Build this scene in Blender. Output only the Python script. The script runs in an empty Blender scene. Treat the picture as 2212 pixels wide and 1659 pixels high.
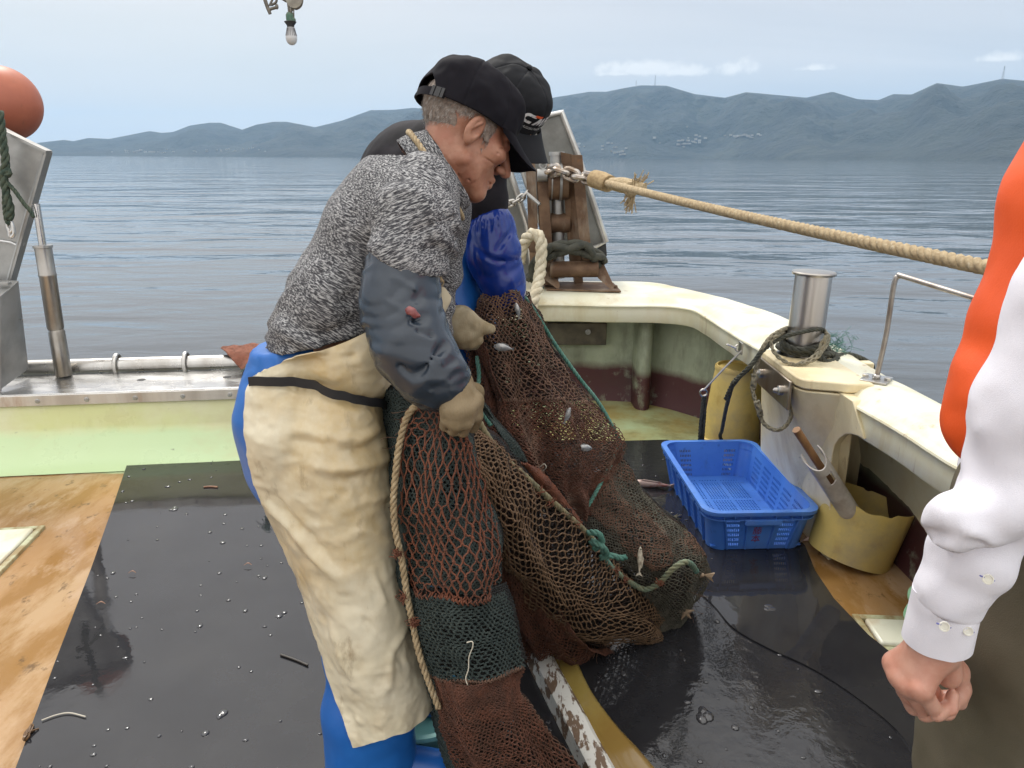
import bpy, math, random
import numpy as np
from mathutils import Vector, Matrix
R = math.radians
rng = np.random.default_rng(7)
random.seed(7)
S = bpy.context.scene
COL = S.collection

# ------------------------------------------------------------ camera
H = 1.4; PIT = R(16.6); ROLL = R(.25); FV = 1641.7
fw = np.array([0, math.cos(PIT), -math.sin(PIT)]); _r = np.array([1., 0, 0]); _u = np.array([0, math.sin(PIT), math.cos(PIT)])
rt = _r*math.cos(ROLL)+_u*math.sin(ROLL); up = -_r*math.sin(ROLL)+_u*math.cos(ROLL)
CAM = np.array([0, 0, H])
cd = bpy.data.cameras.new('camera'); cam = bpy.data.objects.new('camera', cd); COL.objects.link(cam)
cam.matrix_world = Matrix([[rt[0], up[0], -fw[0], 0], [rt[1], up[1], -fw[1], 0], [rt[2], up[2], -fw[2], H], [0, 0, 0, 1]])
cd.sensor_width = 36; cd.lens = 36*FV/2212; cd.clip_start = .05; cd.clip_end = 30000
S.camera = cam

def ray(x, y): return fw+rt*(x-1106)/FV-up*(y-829.5)/FV
def at(x, y, Y):            # point seen at (x, y) of the 2212-wide view, Y metres ahead of the camera
    d = ray(x, y); return CAM+d*Y/d[1]
def atz(x, y, z):           # ... on the horizontal plane z
    d = ray(x, y); return CAM+d*(z-H)/d[2]
def atx(x, y, X):
    d = ray(x, y); return CAM+d*X/d[0]
def px(n, Y): return n/FV*Y  # about n view pixels at distance Y

# ------------------------------------------------------------ world, sun, exposure
SUN_EL, SUN_AZ = 51, -26     # azimuth from straight ahead (+Y), to the left is negative
W = bpy.data.worlds.new('World'); S.world = W; W.use_nodes = True
def world_nodes():
    nt = W.node_tree; N = nt.nodes; L = nt.links; N.clear()
    out = N.new('ShaderNodeOutputWorld'); bg = N.new('ShaderNodeBackground'); L.new(bg.outputs[0], out.inputs[0])
    sky = N.new('ShaderNodeTexSky'); sky.sky_type = 'NISHITA'; sky.sun_disc = False
    sky.sun_elevation = R(SUN_EL); sky.sun_rotation = R(SUN_AZ); sky.dust_density = 2.5
    bg.inputs[1].default_value = .15
    tc = N.new('ShaderNodeTexCoord'); sep = N.new('ShaderNodeSeparateXYZ'); L.new(tc.outputs['Generated'], sep.inputs[0])
    def mth(op, a, b=None, c=None):
        n = N.new('ShaderNodeMath'); n.operation = op
        for i, v in enumerate((a, b, c)):
            if v is None: continue
            if isinstance(v, (int, float)): n.inputs[i].default_value = v
            else: L.new(v, n.inputs[i])
        return n.outputs[0]
    def mix(f, a, b):
        n = N.new('ShaderNodeMix'); n.data_type = 'RGBA'
        for s, v in ((n.inputs[0], f), (n.inputs[6], a), (n.inputs[7], b)):
            if isinstance(v, (int, float)): s.default_value = v
            elif isinstance(v, tuple): s.default_value = v+(1,)
            else: L.new(v, s)
        return n.outputs[2]
    def smooth(v, a, b):
        n = N.new('ShaderNodeMapRange'); n.interpolation_type = 'SMOOTHSTEP'
        if a > b: n.inputs[3].default_value = 1; n.inputs[4].default_value = 0; a, b = b, a
        n.inputs[1].default_value = a; n.inputs[2].default_value = b; L.new(v, n.inputs[0]); return n.outputs[0]
    z = mth('MAXIMUM', sep.outputs[2], 0.)
    # cloud sheet: a gradient of grey-blue stratus with long soft streaks (direction divided by height = a flat layer)
    zz = mth('ADD', z, .16)
    cx = mth('DIVIDE', sep.outputs[0], zz); cy = mth('DIVIDE', sep.outputs[1], zz)
    cb = N.new('ShaderNodeCombineXYZ'); L.new(mth('MULTIPLY', cx, .45), cb.inputs[0]); L.new(cy, cb.inputs[1])
    n1 = N.new('ShaderNodeTexNoise'); n1.inputs['Scale'].default_value = .8; n1.inputs['Detail'].default_value = 5; n1.inputs['Distortion'].default_value = .4
    L.new(cb.outputs[0], n1.inputs['Vector'])
    st = smooth(n1.outputs[0], .36, .66)
    side = smooth(sep.outputs[0], -.40, .30)
    warm = mix(side, (6.6, 6.0, 5.2), (4.4, 4.35, 4.4))
    mid = mix(side, (5.0, 5.05, 4.9), (4.1, 4.25, 4.5))
    top = mix(side, (5.7, 5.4, 5.3), (4.5, 4.5, 4.7))
    base = mix(smooth(z, .02, .10), warm, mid)
    base = mix(smooth(z, .11, .24), base, top)
    base = mix(mth('MULTIPLY', st, .45), base, (5.7, 5.5, 5.4))
    base = mix(smooth(sep.outputs[1], .15, -.45), base, (8.6, 8.3, 7.9))     # unseen sky behind the camera, brightened as added fill light
    # brighter veil round the sun, up and to the left
    sd = (math.sin(R(SUN_AZ))*math.cos(R(SUN_EL)), math.cos(R(SUN_AZ))*math.cos(R(SUN_EL)), math.sin(R(SUN_EL)))
    dp = N.new('ShaderNodeVectorMath'); dp.operation = 'DOT_PRODUCT'; L.new(tc.outputs['Generated'], dp.inputs[0]); dp.inputs[1].default_value = sd
    gl = smooth(dp.outputs['Value'], .82, 1.)
    base = mix(mth('MULTIPLY', gl, .6), base, (11., 10.8, 10.4))
    base = mix(smooth(z, .50, .82), base, (12.0, 11.6, 11.0))       # sky above the frame, raised and whitened as added top light
    c = mix(.05, base, sky.outputs[0])
    # the small cumulus puffs that sit over the far ridge
    n2 = N.new('ShaderNodeTexNoise'); n2.inputs['Scale'].default_value = 34; n2.inputs['Detail'].default_value = 7; n2.inputs['Roughness'].default_value = .58
    L.new(tc.outputs['Generated'], n2.inputs['Vector'])
    tot = None
    for (vx, vy, wx, wy) in ((1395, 152, .078, .014), (1470, 156, .05, .012), (1580, 153, .03, .014), (1757, 148, .026, .007), (2150, 128, .03, .009), (1330, 160, .03, .006)):
        d = ray(vx, vy); d /= np.linalg.norm(d)
        tx = math.atan2(d[0], d[1]); tz = math.asin(d[2])
        azm = mth('ARCTAN2', sep.outputs[0], sep.outputs[1]); ele = mth('ARCSINE', sep.outputs[2])
        qx = mth('DIVIDE', mth('SUBTRACT', azm, tx), wx); qz = mth('DIVIDE', mth('SUBTRACT', ele, tz), wy)
        # flat-bottomed: the lower half falls off faster
        qz = mth('MULTIPLY', qz, mth('ADD', 1., mth('MULTIPLY', mth('LESS_THAN', qz, 0.), .9)))
        rr = mth('SQRT', mth('ADD', mth('MULTIPLY', qx, qx), mth('MULTIPLY', qz, qz)))
        f = mth('SUBTRACT', mth('ADD', 1., mth('MULTIPLY', mth('SUBTRACT', n2.outputs[0], .5), 2.6)), rr)
        tot = f if tot is None else mth('MAXIMUM', tot, f)
    c = mix(mth('MULTIPLY', smooth(tot, .0, .75), .7), c, (7.0, 6.8, 6.5))
    L.new(c, bg.inputs[0])
world_nodes()
sl = bpy.data.lights.new('sun', 'SUN'); sl.energy = 1.9; sl.angle = R(11); sl.color = (1, .96, .9)
so = bpy.data.objects.new('sun', sl); COL.objects.link(so)
_d = Vector((math.sin(R(SUN_AZ))*math.cos(R(SUN_EL)), math.cos(R(SUN_AZ))*math.cos(R(SUN_EL)), math.sin(R(SUN_EL))))
so.rotation_euler = _d.to_track_quat('Z', 'Y').to_euler(); so.location = (-3, 6, 8)
S.view_settings.view_transform = 'Standard'; S.view_settings.look = 'None'; S.view_settings.exposure = .2; S.view_settings.gamma = 1
S.cycles.use_denoising = True
S.cycles.max_bounces = 8; S.cycles.volume_bounces = 1; S.cycles.transparent_max_bounces = 12
S.cycles.caustics_reflective = False; S.cycles.caustics_refractive = False

# ------------------------------------------------------------ geometry helpers (numpy); a geo is (verts, faces)
def J(*gs):
    V = []; Fq = []; o = 0
    for v, f in gs:
        V.append(np.asarray(v, float)); Fq.extend([[int(i)+o for i in q] for q in f] if not isinstance(f, np.ndarray) else (f+o).tolist()); o += len(v)
    return np.concatenate(V), Fq
def rotz(a): c, s = math.cos(a), math.sin(a); return np.array([[c, -s, 0], [s, c, 0], [0, 0, 1]])
def basis(d, hint=(0, 0, 1)):
    d = np.asarray(d, float); d = d/np.linalg.norm(d); h = np.asarray(hint, float)
    if abs(d@h)/np.linalg.norm(h) > .98: h = np.array([0, 1., 0]) if abs(d[1]) < .9 else np.array([1., 0, 0])
    a = np.cross(h, d); a /= np.linalg.norm(a); b = np.cross(d, a); return a, b, d
def box(c, s, M=np.eye(3)):
    s = np.asarray(s)/2
    v = np.array([[x, y, z] for x in (-1, 1) for y in (-1, 1) for z in (-1, 1)])*s
    return v@np.asarray(M).T+np.asarray(c), [[0, 1, 3, 2], [4, 6, 7, 5], [0, 4, 5, 1], [2, 3, 7, 6], [0, 2, 6, 4], [1, 5, 7, 3]]
def beam(a, b, w, h, hint=(0, 0, 1)):   # bar from a to b, w across, h along hint
    a = np.asarray(a, float); b = np.asarray(b, float); A, B, D = basis(b-a, hint)
    return box((a+b)/2, (w, h, np.linalg.norm(b-a)), np.stack([A, B, D], 1))
def prism(poly, vec):        # flat polygon (world points) pushed along vec
    p = np.asarray(poly, float); n = len(p); v = np.concatenate([p, p+np.asarray(vec, float)])
    f = [list(range(n))[::-1], list(range(n, 2*n))]+[[i, (i+1) % n, n+(i+1) % n, n+i] for i in range(n)]
    return v, f
def cat(P, n):               # Catmull-Rom resample of a polyline to n points
    P = np.asarray(P, float); m = len(P)
    if m == 2: t = np.linspace(0, 1, n)[:, None]; return P[0]*(1-t)+P[1]*t
    Q = np.concatenate([[2*P[0]-P[1]], P, [2*P[-1]-P[-2]]])
    t = np.linspace(0, m-1-1e-9, n); i = t.astype(int); u = (t-i)[:, None]
    a, b, c, d = Q[i], Q[i+1], Q[i+2], Q[i+3]
    return .5*((2*b)+(c-a)*u+(2*a-5*b+4*c-d)*u*u+(3*b-a-3*c+d)*u**3)
def frames(P):
    T = np.gradient(P, axis=0); T /= np.linalg.norm(T, axis=1)[:, None]+1e-12
    A = np.zeros_like(P); a, _, _ = basis(T[0])
    for i in range(len(P)):
        a = a-T[i]*(a@T[i]); a /= np.linalg.norm(a)+1e-12; A[i] = a
    return A, np.cross(T, A), T
def tube(P, r, k=10, caps=True, n=None, flat=1.):
    P = np.asarray(P, float)
    if n: 
        r = np.interp(np.linspace(0, 1, n), np.linspace(0, 1, len(P)), np.broadcast_to(r, len(P))) if np.ndim(r) else r
        P = cat(P, n)
    r = np.broadcast_to(r, len(P)).astype(float); A, B, T = frames(P); m = len(P)
    th = np.arange(k)*2*math.pi/k
    V = P[:, None]+r[:, None, None]*(np.cos(th)[None, :, None]*A[:, None]+flat*np.sin(th)[None, :, None]*B[:, None])
    V = V.reshape(-1, 3); i = np.arange(m-1)[:, None]*k; j = np.arange(k)[None]; j2 = (j+1) % k
    F = np.stack([i+j, i+j2, i+k+j2, i+k+j], -1).reshape(-1, 4).tolist()
    if caps: F += [list(range(k))[::-1], list(range((m-1)*k, m*k))]
    return V, F
def lathe(prof, o, ax=(0, 0, 1), k=32, caps=True):   # prof: (radius, height)
    a, b, d = basis(ax, (0, 1, 0)); o = np.asarray(o, float); th = np.arange(k)*2*math.pi/k; m = len(prof)
    V = np.concatenate([o+d*h+r*(np.cos(th)[:, None]*a+np.sin(th)[:, None]*b) for r, h in prof])
    F = [[i*k+j, i*k+(j+1) % k, (i+1)*k+(j+1) % k, (i+1)*k+j] for i in range(m-1) for j in range(k)]
    if caps:
        if prof[0][0] > 1e-6: F.append(list(range(k))[::-1])
        if prof[-1][0] > 1e-6: F.append(list(range((m-1)*k, m*k)))
    return V, F
def ball(c, r, k=24, m=14):
    c = np.asarray(c, float); r = np.broadcast_to(r, 3)
    V, F = lathe([(max(1e-5, math.sin(t)), -math.cos(t)) for t in np.linspace(0, math.pi, m)], (0, 0, 0), k=k, caps=False)
    return V*r+c, F
def rope(P, r, pitch=None, strands=3, k=6, step=None, frac=.56):   # laid rope: strands twisting round the line
    P = np.asarray(P, float); pitch = pitch or r*6
    D = cat(P, 400); L = np.concatenate([[0], np.cumsum(np.linalg.norm(np.diff(D, axis=0), axis=1))])
    n = int(max(8, L[-1]/(step or pitch/9))); s = np.linspace(0, L[-1], n)
    Q = np.stack([np.interp(s, L, D[:, i]) for i in range(3)], 1); A, B, T = frames(Q); g = []
    for q in range(strands):
        ph = s/pitch*2*math.pi+q*2*math.pi/strands
        g.append(tube(Q+r*(1-frac)*1.08*(np.cos(ph)[:, None]*A+np.sin(ph)[:, None]*B), r*frac, k))
    return J(*g)
def braid(P, r):             # plaited rope: strands weaving side to side
    P = np.asarray(P, float); D = cat(P, 400); L = np.concatenate([[0], np.cumsum(np.linalg.norm(np.diff(D, axis=0), axis=1))])
    n = int(max(12, L[-1]/(r*.55))); s = np.linspace(0, L[-1], n)
    Q = np.stack([np.interp(s, L, D[:, i]) for i in range(3)], 1); A, B, T = frames(Q); g = []
    for q in range(4):
        ph = s/(r*7)*2*math.pi*(1 if q < 2 else -1)+(q % 2)*math.pi+(math.pi/2 if q >= 2 else 0)
        g.append(tube(Q+r*.55*(np.cos(ph)[:, None]*A+np.sin(ph)[:, None]*B), r*.5, 6))
    return J(*g)
def chain(P, L, r):          # links of length L along the line
    D = cat(P, 300); l = np.concatenate([[0], np.cumsum(np.linalg.norm(np.diff(D, axis=0), axis=1))]); g = []; i = 0; s = 0.
    while s < l[-1]:
        c = np.array([np.interp(s, l, D[:, k]) for k in range(3)]); e = np.array([np.interp(min(l[-1], s+.01), l, D[:, k]) for k in range(3)])
        if np.linalg.norm(e-c) < 1e-5: break
        a, b, d = basis(e-c); x = (a, b)[i % 2]; w = L*.3
        th = np.linspace(0, 2*math.pi, 15)
        pts = [c+d*(math.cos(t)*w*.9+np.sign(math.cos(t))*(L*.5-w*.9))+x*math.sin(t)*w for t in th]
        g.append(tube(pts, r, 7, False)); s += L-2.2*r; i += 1
    return J(*g)
def grid(V3):                # (n, m, 3) array -> geo
    n, m, _ = V3.shape; i = np.arange(n-1)[:, None]*m; j = np.arange(m-1)[None]
    return V3.reshape(-1, 3), np.stack([i+j, i+j+1, i+m+j+1, i+m+j], -1).reshape(-1, 4)
def shell(V3, t):            # a sheet with thickness t
    n, m, _ = V3.shape
    du = np.gradient(V3, axis=0); dv = np.gradient(V3, axis=1); nn = np.cross(du, dv); nn /= np.linalg.norm(nn, axis=2, keepdims=True)+1e-12
    a, f = grid(V3); b, _ = grid(V3-nn*t); k = n*m; F = f.tolist()+(f[:, ::-1]+k).tolist()
    ring = [j for j in range(m)]+[i*m+m-1 for i in range(1, n)]+[(n-1)*m+j for j in range(m-2, -1, -1)]+[i*m for i in range(n-2, 0, -1)]
    F += [[ring[(q+1) % len(ring)], ring[q], ring[q]+k, ring[(q+1) % len(ring)]+k] for q in range(len(ring))]
    return np.concatenate([a, b]), F
def patch(rows, n, m):       # control rows of world points -> smooth (n, m, 3)
    R1 = np.stack([cat(np.asarray(r, float), m) for r in rows])
    return np.stack([cat(R1[:, j], n) for j in range(m)], 1)
# ---- value noise
_H = rng.random((64, 64, 64)).astype(np.float32)
def vnoise(P, sc, seed=0):
    p = np.asarray(P)*sc+seed*17.3+100.; i = np.floor(p).astype(int); f = p-i; f = f*f*(3-2*f); o = 0
    for a in (0, 1):
        for b in (0, 1):
            for c in (0, 1):
                w = (f[..., 0] if a else 1-f[..., 0])*(f[..., 1] if b else 1-f[..., 1])*(f[..., 2] if c else 1-f[..., 2])
                o = o+w*_H[(i[..., 0]+a) & 63, (i[..., 1]+b) & 63, (i[..., 2]+c) & 63]
    return o-.5
def fbm(P, sc, n=3, seed=0): return sum(vnoise(P, sc*2**k, seed+k)*.55**k for k in range(n))

# ------------------------------------------------------------ objects
def ob(name, geo, mat=None, parent=None, smooth=35, bevel=0, loc=None, uv=None, solid=0, sub=0, kind=None):
    v, f = geo; v = np.asarray(v, float)
    if parent is not None: o0 = np.array(parent.matrix_world.translation) if parent.parent is None else np.array(parent['_w'])
    else: o0 = np.array(loc if loc is not None else (v[:, 0].mean(), v[:, 1].mean(), v[:, 2].min()))
    me = bpy.data.meshes.new(name)
    if isinstance(f, np.ndarray) and f.ndim == 2:
        k = f.shape[1]; me.vertices.add(len(v)); me.vertices.foreach_set('co', (v-o0).astype(np.float32).ravel())
        me.loops.add(f.size); me.loops.foreach_set('vertex_index', f.astype(np.int32).ravel())
        me.polygons.add(len(f)); me.polygons.foreach_set('loop_start', np.arange(0, f.size, k, dtype=np.int32)); me.update(calc_edges=True)
    else: me.from_pydata((v-o0).tolist(), [], [list(q) for q in f]); me.update()
    if smooth:
        me.polygons.foreach_set('use_smooth', np.ones(len(me.polygons), bool))
        if smooth < 180: me.set_sharp_from_angle(angle=R(smooth))
    if uv is not None:
        at_ = me.attributes.new('fab', 'FLOAT_VECTOR', 'POINT'); at_.data.foreach_set('vector', np.asarray(uv, np.float32).ravel())
    o = bpy.data.objects.new(name, me); COL.objects.link(o)
    if mat: me.materials.append(mat)
    if parent is not None: o.parent = parent; o['_w'] = o0.tolist()
    else: o.location = o0
    if solid: md = o.modifiers.new('solid', 'SOLIDIFY'); md.thickness = solid
    if bevel: md = o.modifiers.new('bevel', 'BEVEL'); md.width = bevel; md.segments = 2; md.limit_method = 'ANGLE'; md.angle_limit = R(40)
    if sub: md = o.modifiers.new('sub', 'SUBSURF'); md.levels = md.render_levels = sub
    if kind: o['kind'] = kind
    bpy.context.view_layer.update() if parent is None else None
    return o
def tag(o, label, cat_, group=None):
    o['label'] = label; o['category'] = cat_
    if group: o['group'] = group
    return o
def thing(name, loc, label, cat_, group=None):
    o = bpy.data.objects.new(name, None); COL.objects.link(o); o.location = loc; o.empty_display_size = .1
    bpy.context.view_layer.update(); return tag(o, label, cat_, group)

# ------------------------------------------------------------ materials
def M(name, c, r=.5, m=0., c2=None, ns=6., lo=.4, hi=.6, st=(1, 1, 1), layers=(), bump=0., bs=60., bst=(1, 1, 1), r2=None, coat=0., attr=None, spec=.5, sss=0., dist=.002, vor=0):
    mt = bpy.data.materials.new(name); mt.use_nodes = True; nt = mt.node_tree; N = nt.nodes; L = nt.links
    b = N['Principled BSDF']; b.inputs['Metallic'].default_value = m; b.inputs['Specular IOR Level'].default_value = spec
    if coat: b.inputs['Coat Weight'].default_value = coat; b.inputs['Coat Roughness'].default_value = .06
    if sss: b.inputs['Subsurface Weight'].default_value = sss; b.inputs['Subsurface Radius'].default_value = (.01, .004, .002); b.inputs['Subsurface Scale'].default_value = .4
    if attr: tc = N.new('ShaderNodeAttribute'); tc.attribute_name = attr; src = tc.outputs['Vector']
    else: tc = N.new('ShaderNodeTexCoord'); src = tc.outputs['Object']
    def noise(sc, stv, det=6, seed=0, rough=.6):
        mp = N.new('ShaderNodeMapping'); mp.inputs['Scale'].default_value = stv; mp.inputs['Location'].default_value = (seed*3.7, seed*1.9, seed*5.1); L.new(src, mp.inputs[0])
        n = N.new('ShaderNodeTexNoise'); n.inputs['Scale'].default_value = sc; n.inputs['Detail'].default_value = det; n.inputs['Roughness'].default_value = rough
        L.new(mp.outputs[0], n.inputs['Vector']); return n.outputs[0]
    def rng_(v, a, bb):
        n = N.new('ShaderNodeMapRange'); n.inputs[1].default_value = a; n.inputs[2].default_value = bb; L.new(v, n.inputs[0]); return n.outputs[0]
    def mix(f, a, bb):
        n = N.new('ShaderNodeMix'); n.data_type = 'RGBA'; L.new(f, n.inputs[0])
        for s, v in ((n.inputs[6], a), (n.inputs[7], bb)):
            if isinstance(v, tuple): s.default_value = v+(1,)
            else: L.new(v, s)
        return n.outputs[2]
    colr = c; first = None
    if c2 is not None:
        first = rng_(noise(ns, st), lo, hi); colr = mix(first, c, c2)
    elif layers: first = rng_(noise(ns, st), lo, hi); colr = mix(first, c, tuple(x*.9 for x in c))
    rr = None
    for i, ly in enumerate(layers):  # (colour, scale, lo, hi, stretch[, (axis, from, to)[, amount]])
        f = rng_(noise(ly[1], ly[4], 8, i+1, .65), ly[2], ly[3])
        if len(ly) > 5 and ly[5]:
            sp = N.new('ShaderNodeSeparateXYZ'); L.new(src, sp.inputs[0])
            ax, a, bb = ly[5]
            wob = N.new('ShaderNodeMath'); wob.operation = 'MULTIPLY_ADD'; L.new(noise(ly[1]*.7, (1, 1, 1), 8, i+9), wob.inputs[0]); wob.inputs[1].default_value = abs(bb-a)*1.5; L.new(sp.outputs[ax], wob.inputs[2])
            k = rng_(wob.outputs[0], a+abs(bb-a)*.75, bb+abs(bb-a)*.75)
            mm = N.new('ShaderNodeMath'); mm.operation = 'MULTIPLY'; L.new(f, mm.inputs[0]); L.new(k, mm.inputs[1]); f = mm.outputs[0]
        if len(ly) > 6:
            mm = N.new('ShaderNodeMath'); mm.operation = 'MULTIPLY'; L.new(f, mm.inputs[0]); mm.inputs[1].default_value = ly[6]; f = mm.outputs[0]
        colr = mix(f, colr, ly[0])
    if isinstance(colr, tuple): b.inputs['Base Color'].default_value = colr+(1,)
    else: L.new(colr, b.inputs['Base Color'])
    b.inputs['Roughness'].default_value = r
    if r2 is not None:
        q = rng_(noise(ns*1.7, st, 6, 21), .35, .65); n = N.new('ShaderNodeMapRange'); n.inputs[3].default_value = r; n.inputs[4].default_value = r2; L.new(q, n.inputs[0]); L.new(n.outputs[0], b.inputs['Roughness'])
    if bump:
        bp = N.new('ShaderNodeBump'); bp.inputs['Strength'].default_value = bump; bp.inputs['Distance'].default_value = dist
        L.new(noise(bs, bst, 5, 31), bp.inputs['Height']); L.new(bp.outputs[0], b.inputs['Normal'])
    return mt
# ============================================================ the setting: sea, far shore, haze
def water():
    n = 260
    xs = np.sinh(np.linspace(-6.2, 6.2, n)); xs = xs/xs.max()*14000; ys = np.concatenate([np.linspace(-30, 0, 12)[:-1], np.sinh(np.linspace(0, 6.4, 150))/np.sinh(6.4)*13000])
    X, Y = np.meshgrid(xs, ys); Z = np.full_like(X, -1.15)
    g = grid(np.stack([X, Y, Z], -1)); g = (g[0], g[1])
    mt = M('sea', (.060, .072, .082), .04, spec=.5); nt = mt.node_tree; N = nt.nodes; L = nt.links; b = N['Principled BSDF']; b.inputs['IOR'].default_value = 1.42
    tc = N.new('ShaderNodeTexCoord'); prev = None
    for sc, st, dist, seed, det in ((.10, (.55, 1, 1), .42, 1, 2), (.42, (.45, 1, 1), .13, 2, 3), (1.5, (.5, 1, 1), .026, 3, 3), (6., (.6, 1, 1), .0022, 5, 2)):
        mp = N.new('ShaderNodeMapping'); mp.inputs['Scale'].default_value = st; mp.inputs['Location'].default_value = (seed*7, seed*3, 0); mp.inputs['Rotation'].default_value = (0, 0, R(6-4*seed))
        L.new(tc.outputs['Object'], mp.inputs[0])
        nz = N.new('ShaderNodeTexNoise'); nz.inputs['Scale'].default_value = sc; nz.inputs['Detail'].default_value = det; nz.inputs['Roughness'].default_value = .45; nz.inputs['Distortion'].default_value = .5
        L.new(mp.outputs[0], nz.inputs['Vector'])
        bp = N.new('ShaderNodeBump'); bp.inputs['Strength'].default_value = 1; bp.inputs['Distance'].default_value = dist; L.new(nz.outputs[0], bp.inputs['Height'])
        if prev: L.new(prev, bp.inputs['Normal'])
        prev = bp.outputs[0]
    L.new(prev, b.inputs['Normal'])
    ob('sea', g, mt, kind='structure', smooth=180, loc=(0, 0, -1.15))
water()

RIDGE = [(-1400, 330), (-900, 322), (-500, 318), (-250, 316), (0, 318), (77, 309), (138, 302), (159, 305), (190, 298), (236, 300), (277, 292), (323, 283), (349, 287), (374, 285), (410, 271), (451, 265), (477, 265), (523, 280), (554, 269), (590, 263),
         (620, 263), (680, 275), (740, 260), (800, 238), (850, 237), (890, 233), (960, 236), (1030, 222), (1100, 226), (1198, 210), (1273, 198), (1309, 198), (1349, 190), (1384, 184), (1440, 185), (1500, 203), (1566, 211), (1611, 199), (1677, 205), (1742, 211), (1798, 198),
         (1853, 214), (1898, 216), (1929, 203), (1969, 204), (2024, 179), (2080, 187), (2166, 170), (2212, 174), (2330, 190), (2500, 170), (2800, 200), (3400, 210), (4200, 240)]
def hills():
    az = []; el = []
    for x, y in RIDGE:
        d = ray(x, y); az.append(math.atan2(d[0], d[1])); el.append(d[2]/math.hypot(d[0], d[1]))
    A = np.linspace(az[0], az[-1], 900); E = np.interp(A, az, el); n = 70; T = np.linspace(0, 1.35, n)
    ridge = 6800-1900*np.clip((A+.5)/1.1, 0, 1); shore = ridge-1900+300*np.sin(A*9)+120*np.sin(A*31)
    V3 = np.zeros((len(A), n, 3))
    for j, t in enumerate(T):
        D = shore+(ridge-shore)*t
        base = np.stack([D*np.sin(A), D*np.cos(A), 0*A], -1)
        zr = E*ridge+H+1.15
        prof = t**.85 if t <= 1 else 1-(t-1)*1.6
        ridges = fbm(base/1000., 2.3, 5, 3)      # spurs and gullies running down the slope
        spur = np.sin(A*95+5*fbm(base/1000, 1.1, 3, 8))*.5
        amp = zr*.30*np.sin(min(t, 1)*math.pi)
        z = zr*prof+amp*(1.5*ridges+.28*spur)
        z = np.minimum(z, (E*.985)*D+H+1.15) if t < .97 else z
        base[:, 2] = -1.15+np.maximum(z, -.2+0*z) if j else -2.0
        V3[:, j] = base
    mt = M('forest slope', (.013, .018, .018), .9, c2=(.026, .032, .027), ns=.006, layers=[((.055, .06, .042), .0022, .56, .66, (1, 1, 1), None, .6), ((.24, .22, .18), .0011, .705, .72, (1, 1, 1), None, .8)], bump=1, bs=.02, dist=25)
    g = grid(V3); ob('hills', (g[0], g[1][:, ::-1]), mt, kind='structure', smooth=180, loc=(0, 5000, -1.15))
    # the bare landslip scar, the village and the masts
    def on(x, y, lift=0):
        d = ray(x, y); a = math.atan2(d[0], d[1]); i = int(np.argmin(abs(A-a))); P = V3[i]; e = (P[:, 2]-H)/np.hypot(P[:, 0], P[:, 1]); ee = d[2]/math.hypot(d[0], d[1])
        j = int(np.argmax(e[1:] >= ee))+1 if (e[1:] >= ee).any() else int(np.argmax(e))
        return P[j]+np.array([0, 0, lift])
    hv = []; r2 = np.random.default_rng(3)
    for cx, cy, sx, sy, k in ((1490, 311, 26, 4, 26), (1605, 298, 34, 2, 22), (1345, 334, 16, 2, 8), (1320, 320, 30, 8, 9), (1440, 300, 60, 20, 7), (540, 325, 60, 3, 10), (290, 328, 24, 2, 14), (430, 325, 60, 4, 8), (330, 330, 50, 1, 10), (1250, 318, 14, 8, 6)):
        for _ in range(k):
            p = on(cx+r2.normal()*sx*.6, cy+r2.normal()*sy*.6); s = r2.uniform(4, 9.5)
            hv.append(box(p+np.array([0, -15, s*.2]), (s*1.7, s*1.2, s*1.1), rotz(r2.uniform(-.5, .5))))
    ob('hillside_village', J(*hv), M('far plaster', (.42, .41, .39), .8, c2=(.26, .24, .22), ns=.01), smooth=0, kind='stuff')
    for x, y, h in ((1374, 187, 42), (1413, 184, 66), (2164, 171, 62)):
        p = on(x, y+2); D = np.hypot(p[0], p[1]); g = []
        for sx, sy in ((1, 1), (1, -1), (-1, 1), (-1, -1)): g.append(tube([p+np.array([sx*4, sy*4, -8]), p+np.array([sx*1.2, sy*1.2, h])], .55, 5))
        for q in np.linspace(.1, .95, 6): g.append(box(p+np.array([0, 0, h*q]), (7-5*q, 7-5*q, .7)))
        m_ = ob('radio_mast', J(*g), M('mast steel', (.3, .3, .32), .6), smooth=0)
        tag(m_, {1374: 'shorter of two lattice masts on the highest near ridge', 1413: 'taller of two lattice masts on the ridge beneath the long cloud', 2164: 'lone lattice mast on the far right hilltop'}[x], 'radio mast', 'masts on the far ridge')
hills()
def haze():
    g = box((0, 7500, 399), (30000, 16000, 803.5))
    mt = bpy.data.materials.new('haze'); mt.use_nodes = True; N = mt.node_tree.nodes; N.clear()
    o = N.new('ShaderNodeOutputMaterial'); v = N.new('ShaderNodeVolumePrincipled'); v.inputs['Color'].default_value = (.42, .69, 1., 1); v.inputs['Density'].default_value = HAZE; v.inputs['Anisotropy'].default_value = 0
    mt.node_tree.links.new(v.outputs[0], o.inputs['Volume']); ob('haze', g, mt, smooth=0, kind='stuff')
HAZE = .72e-4
haze()

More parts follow.
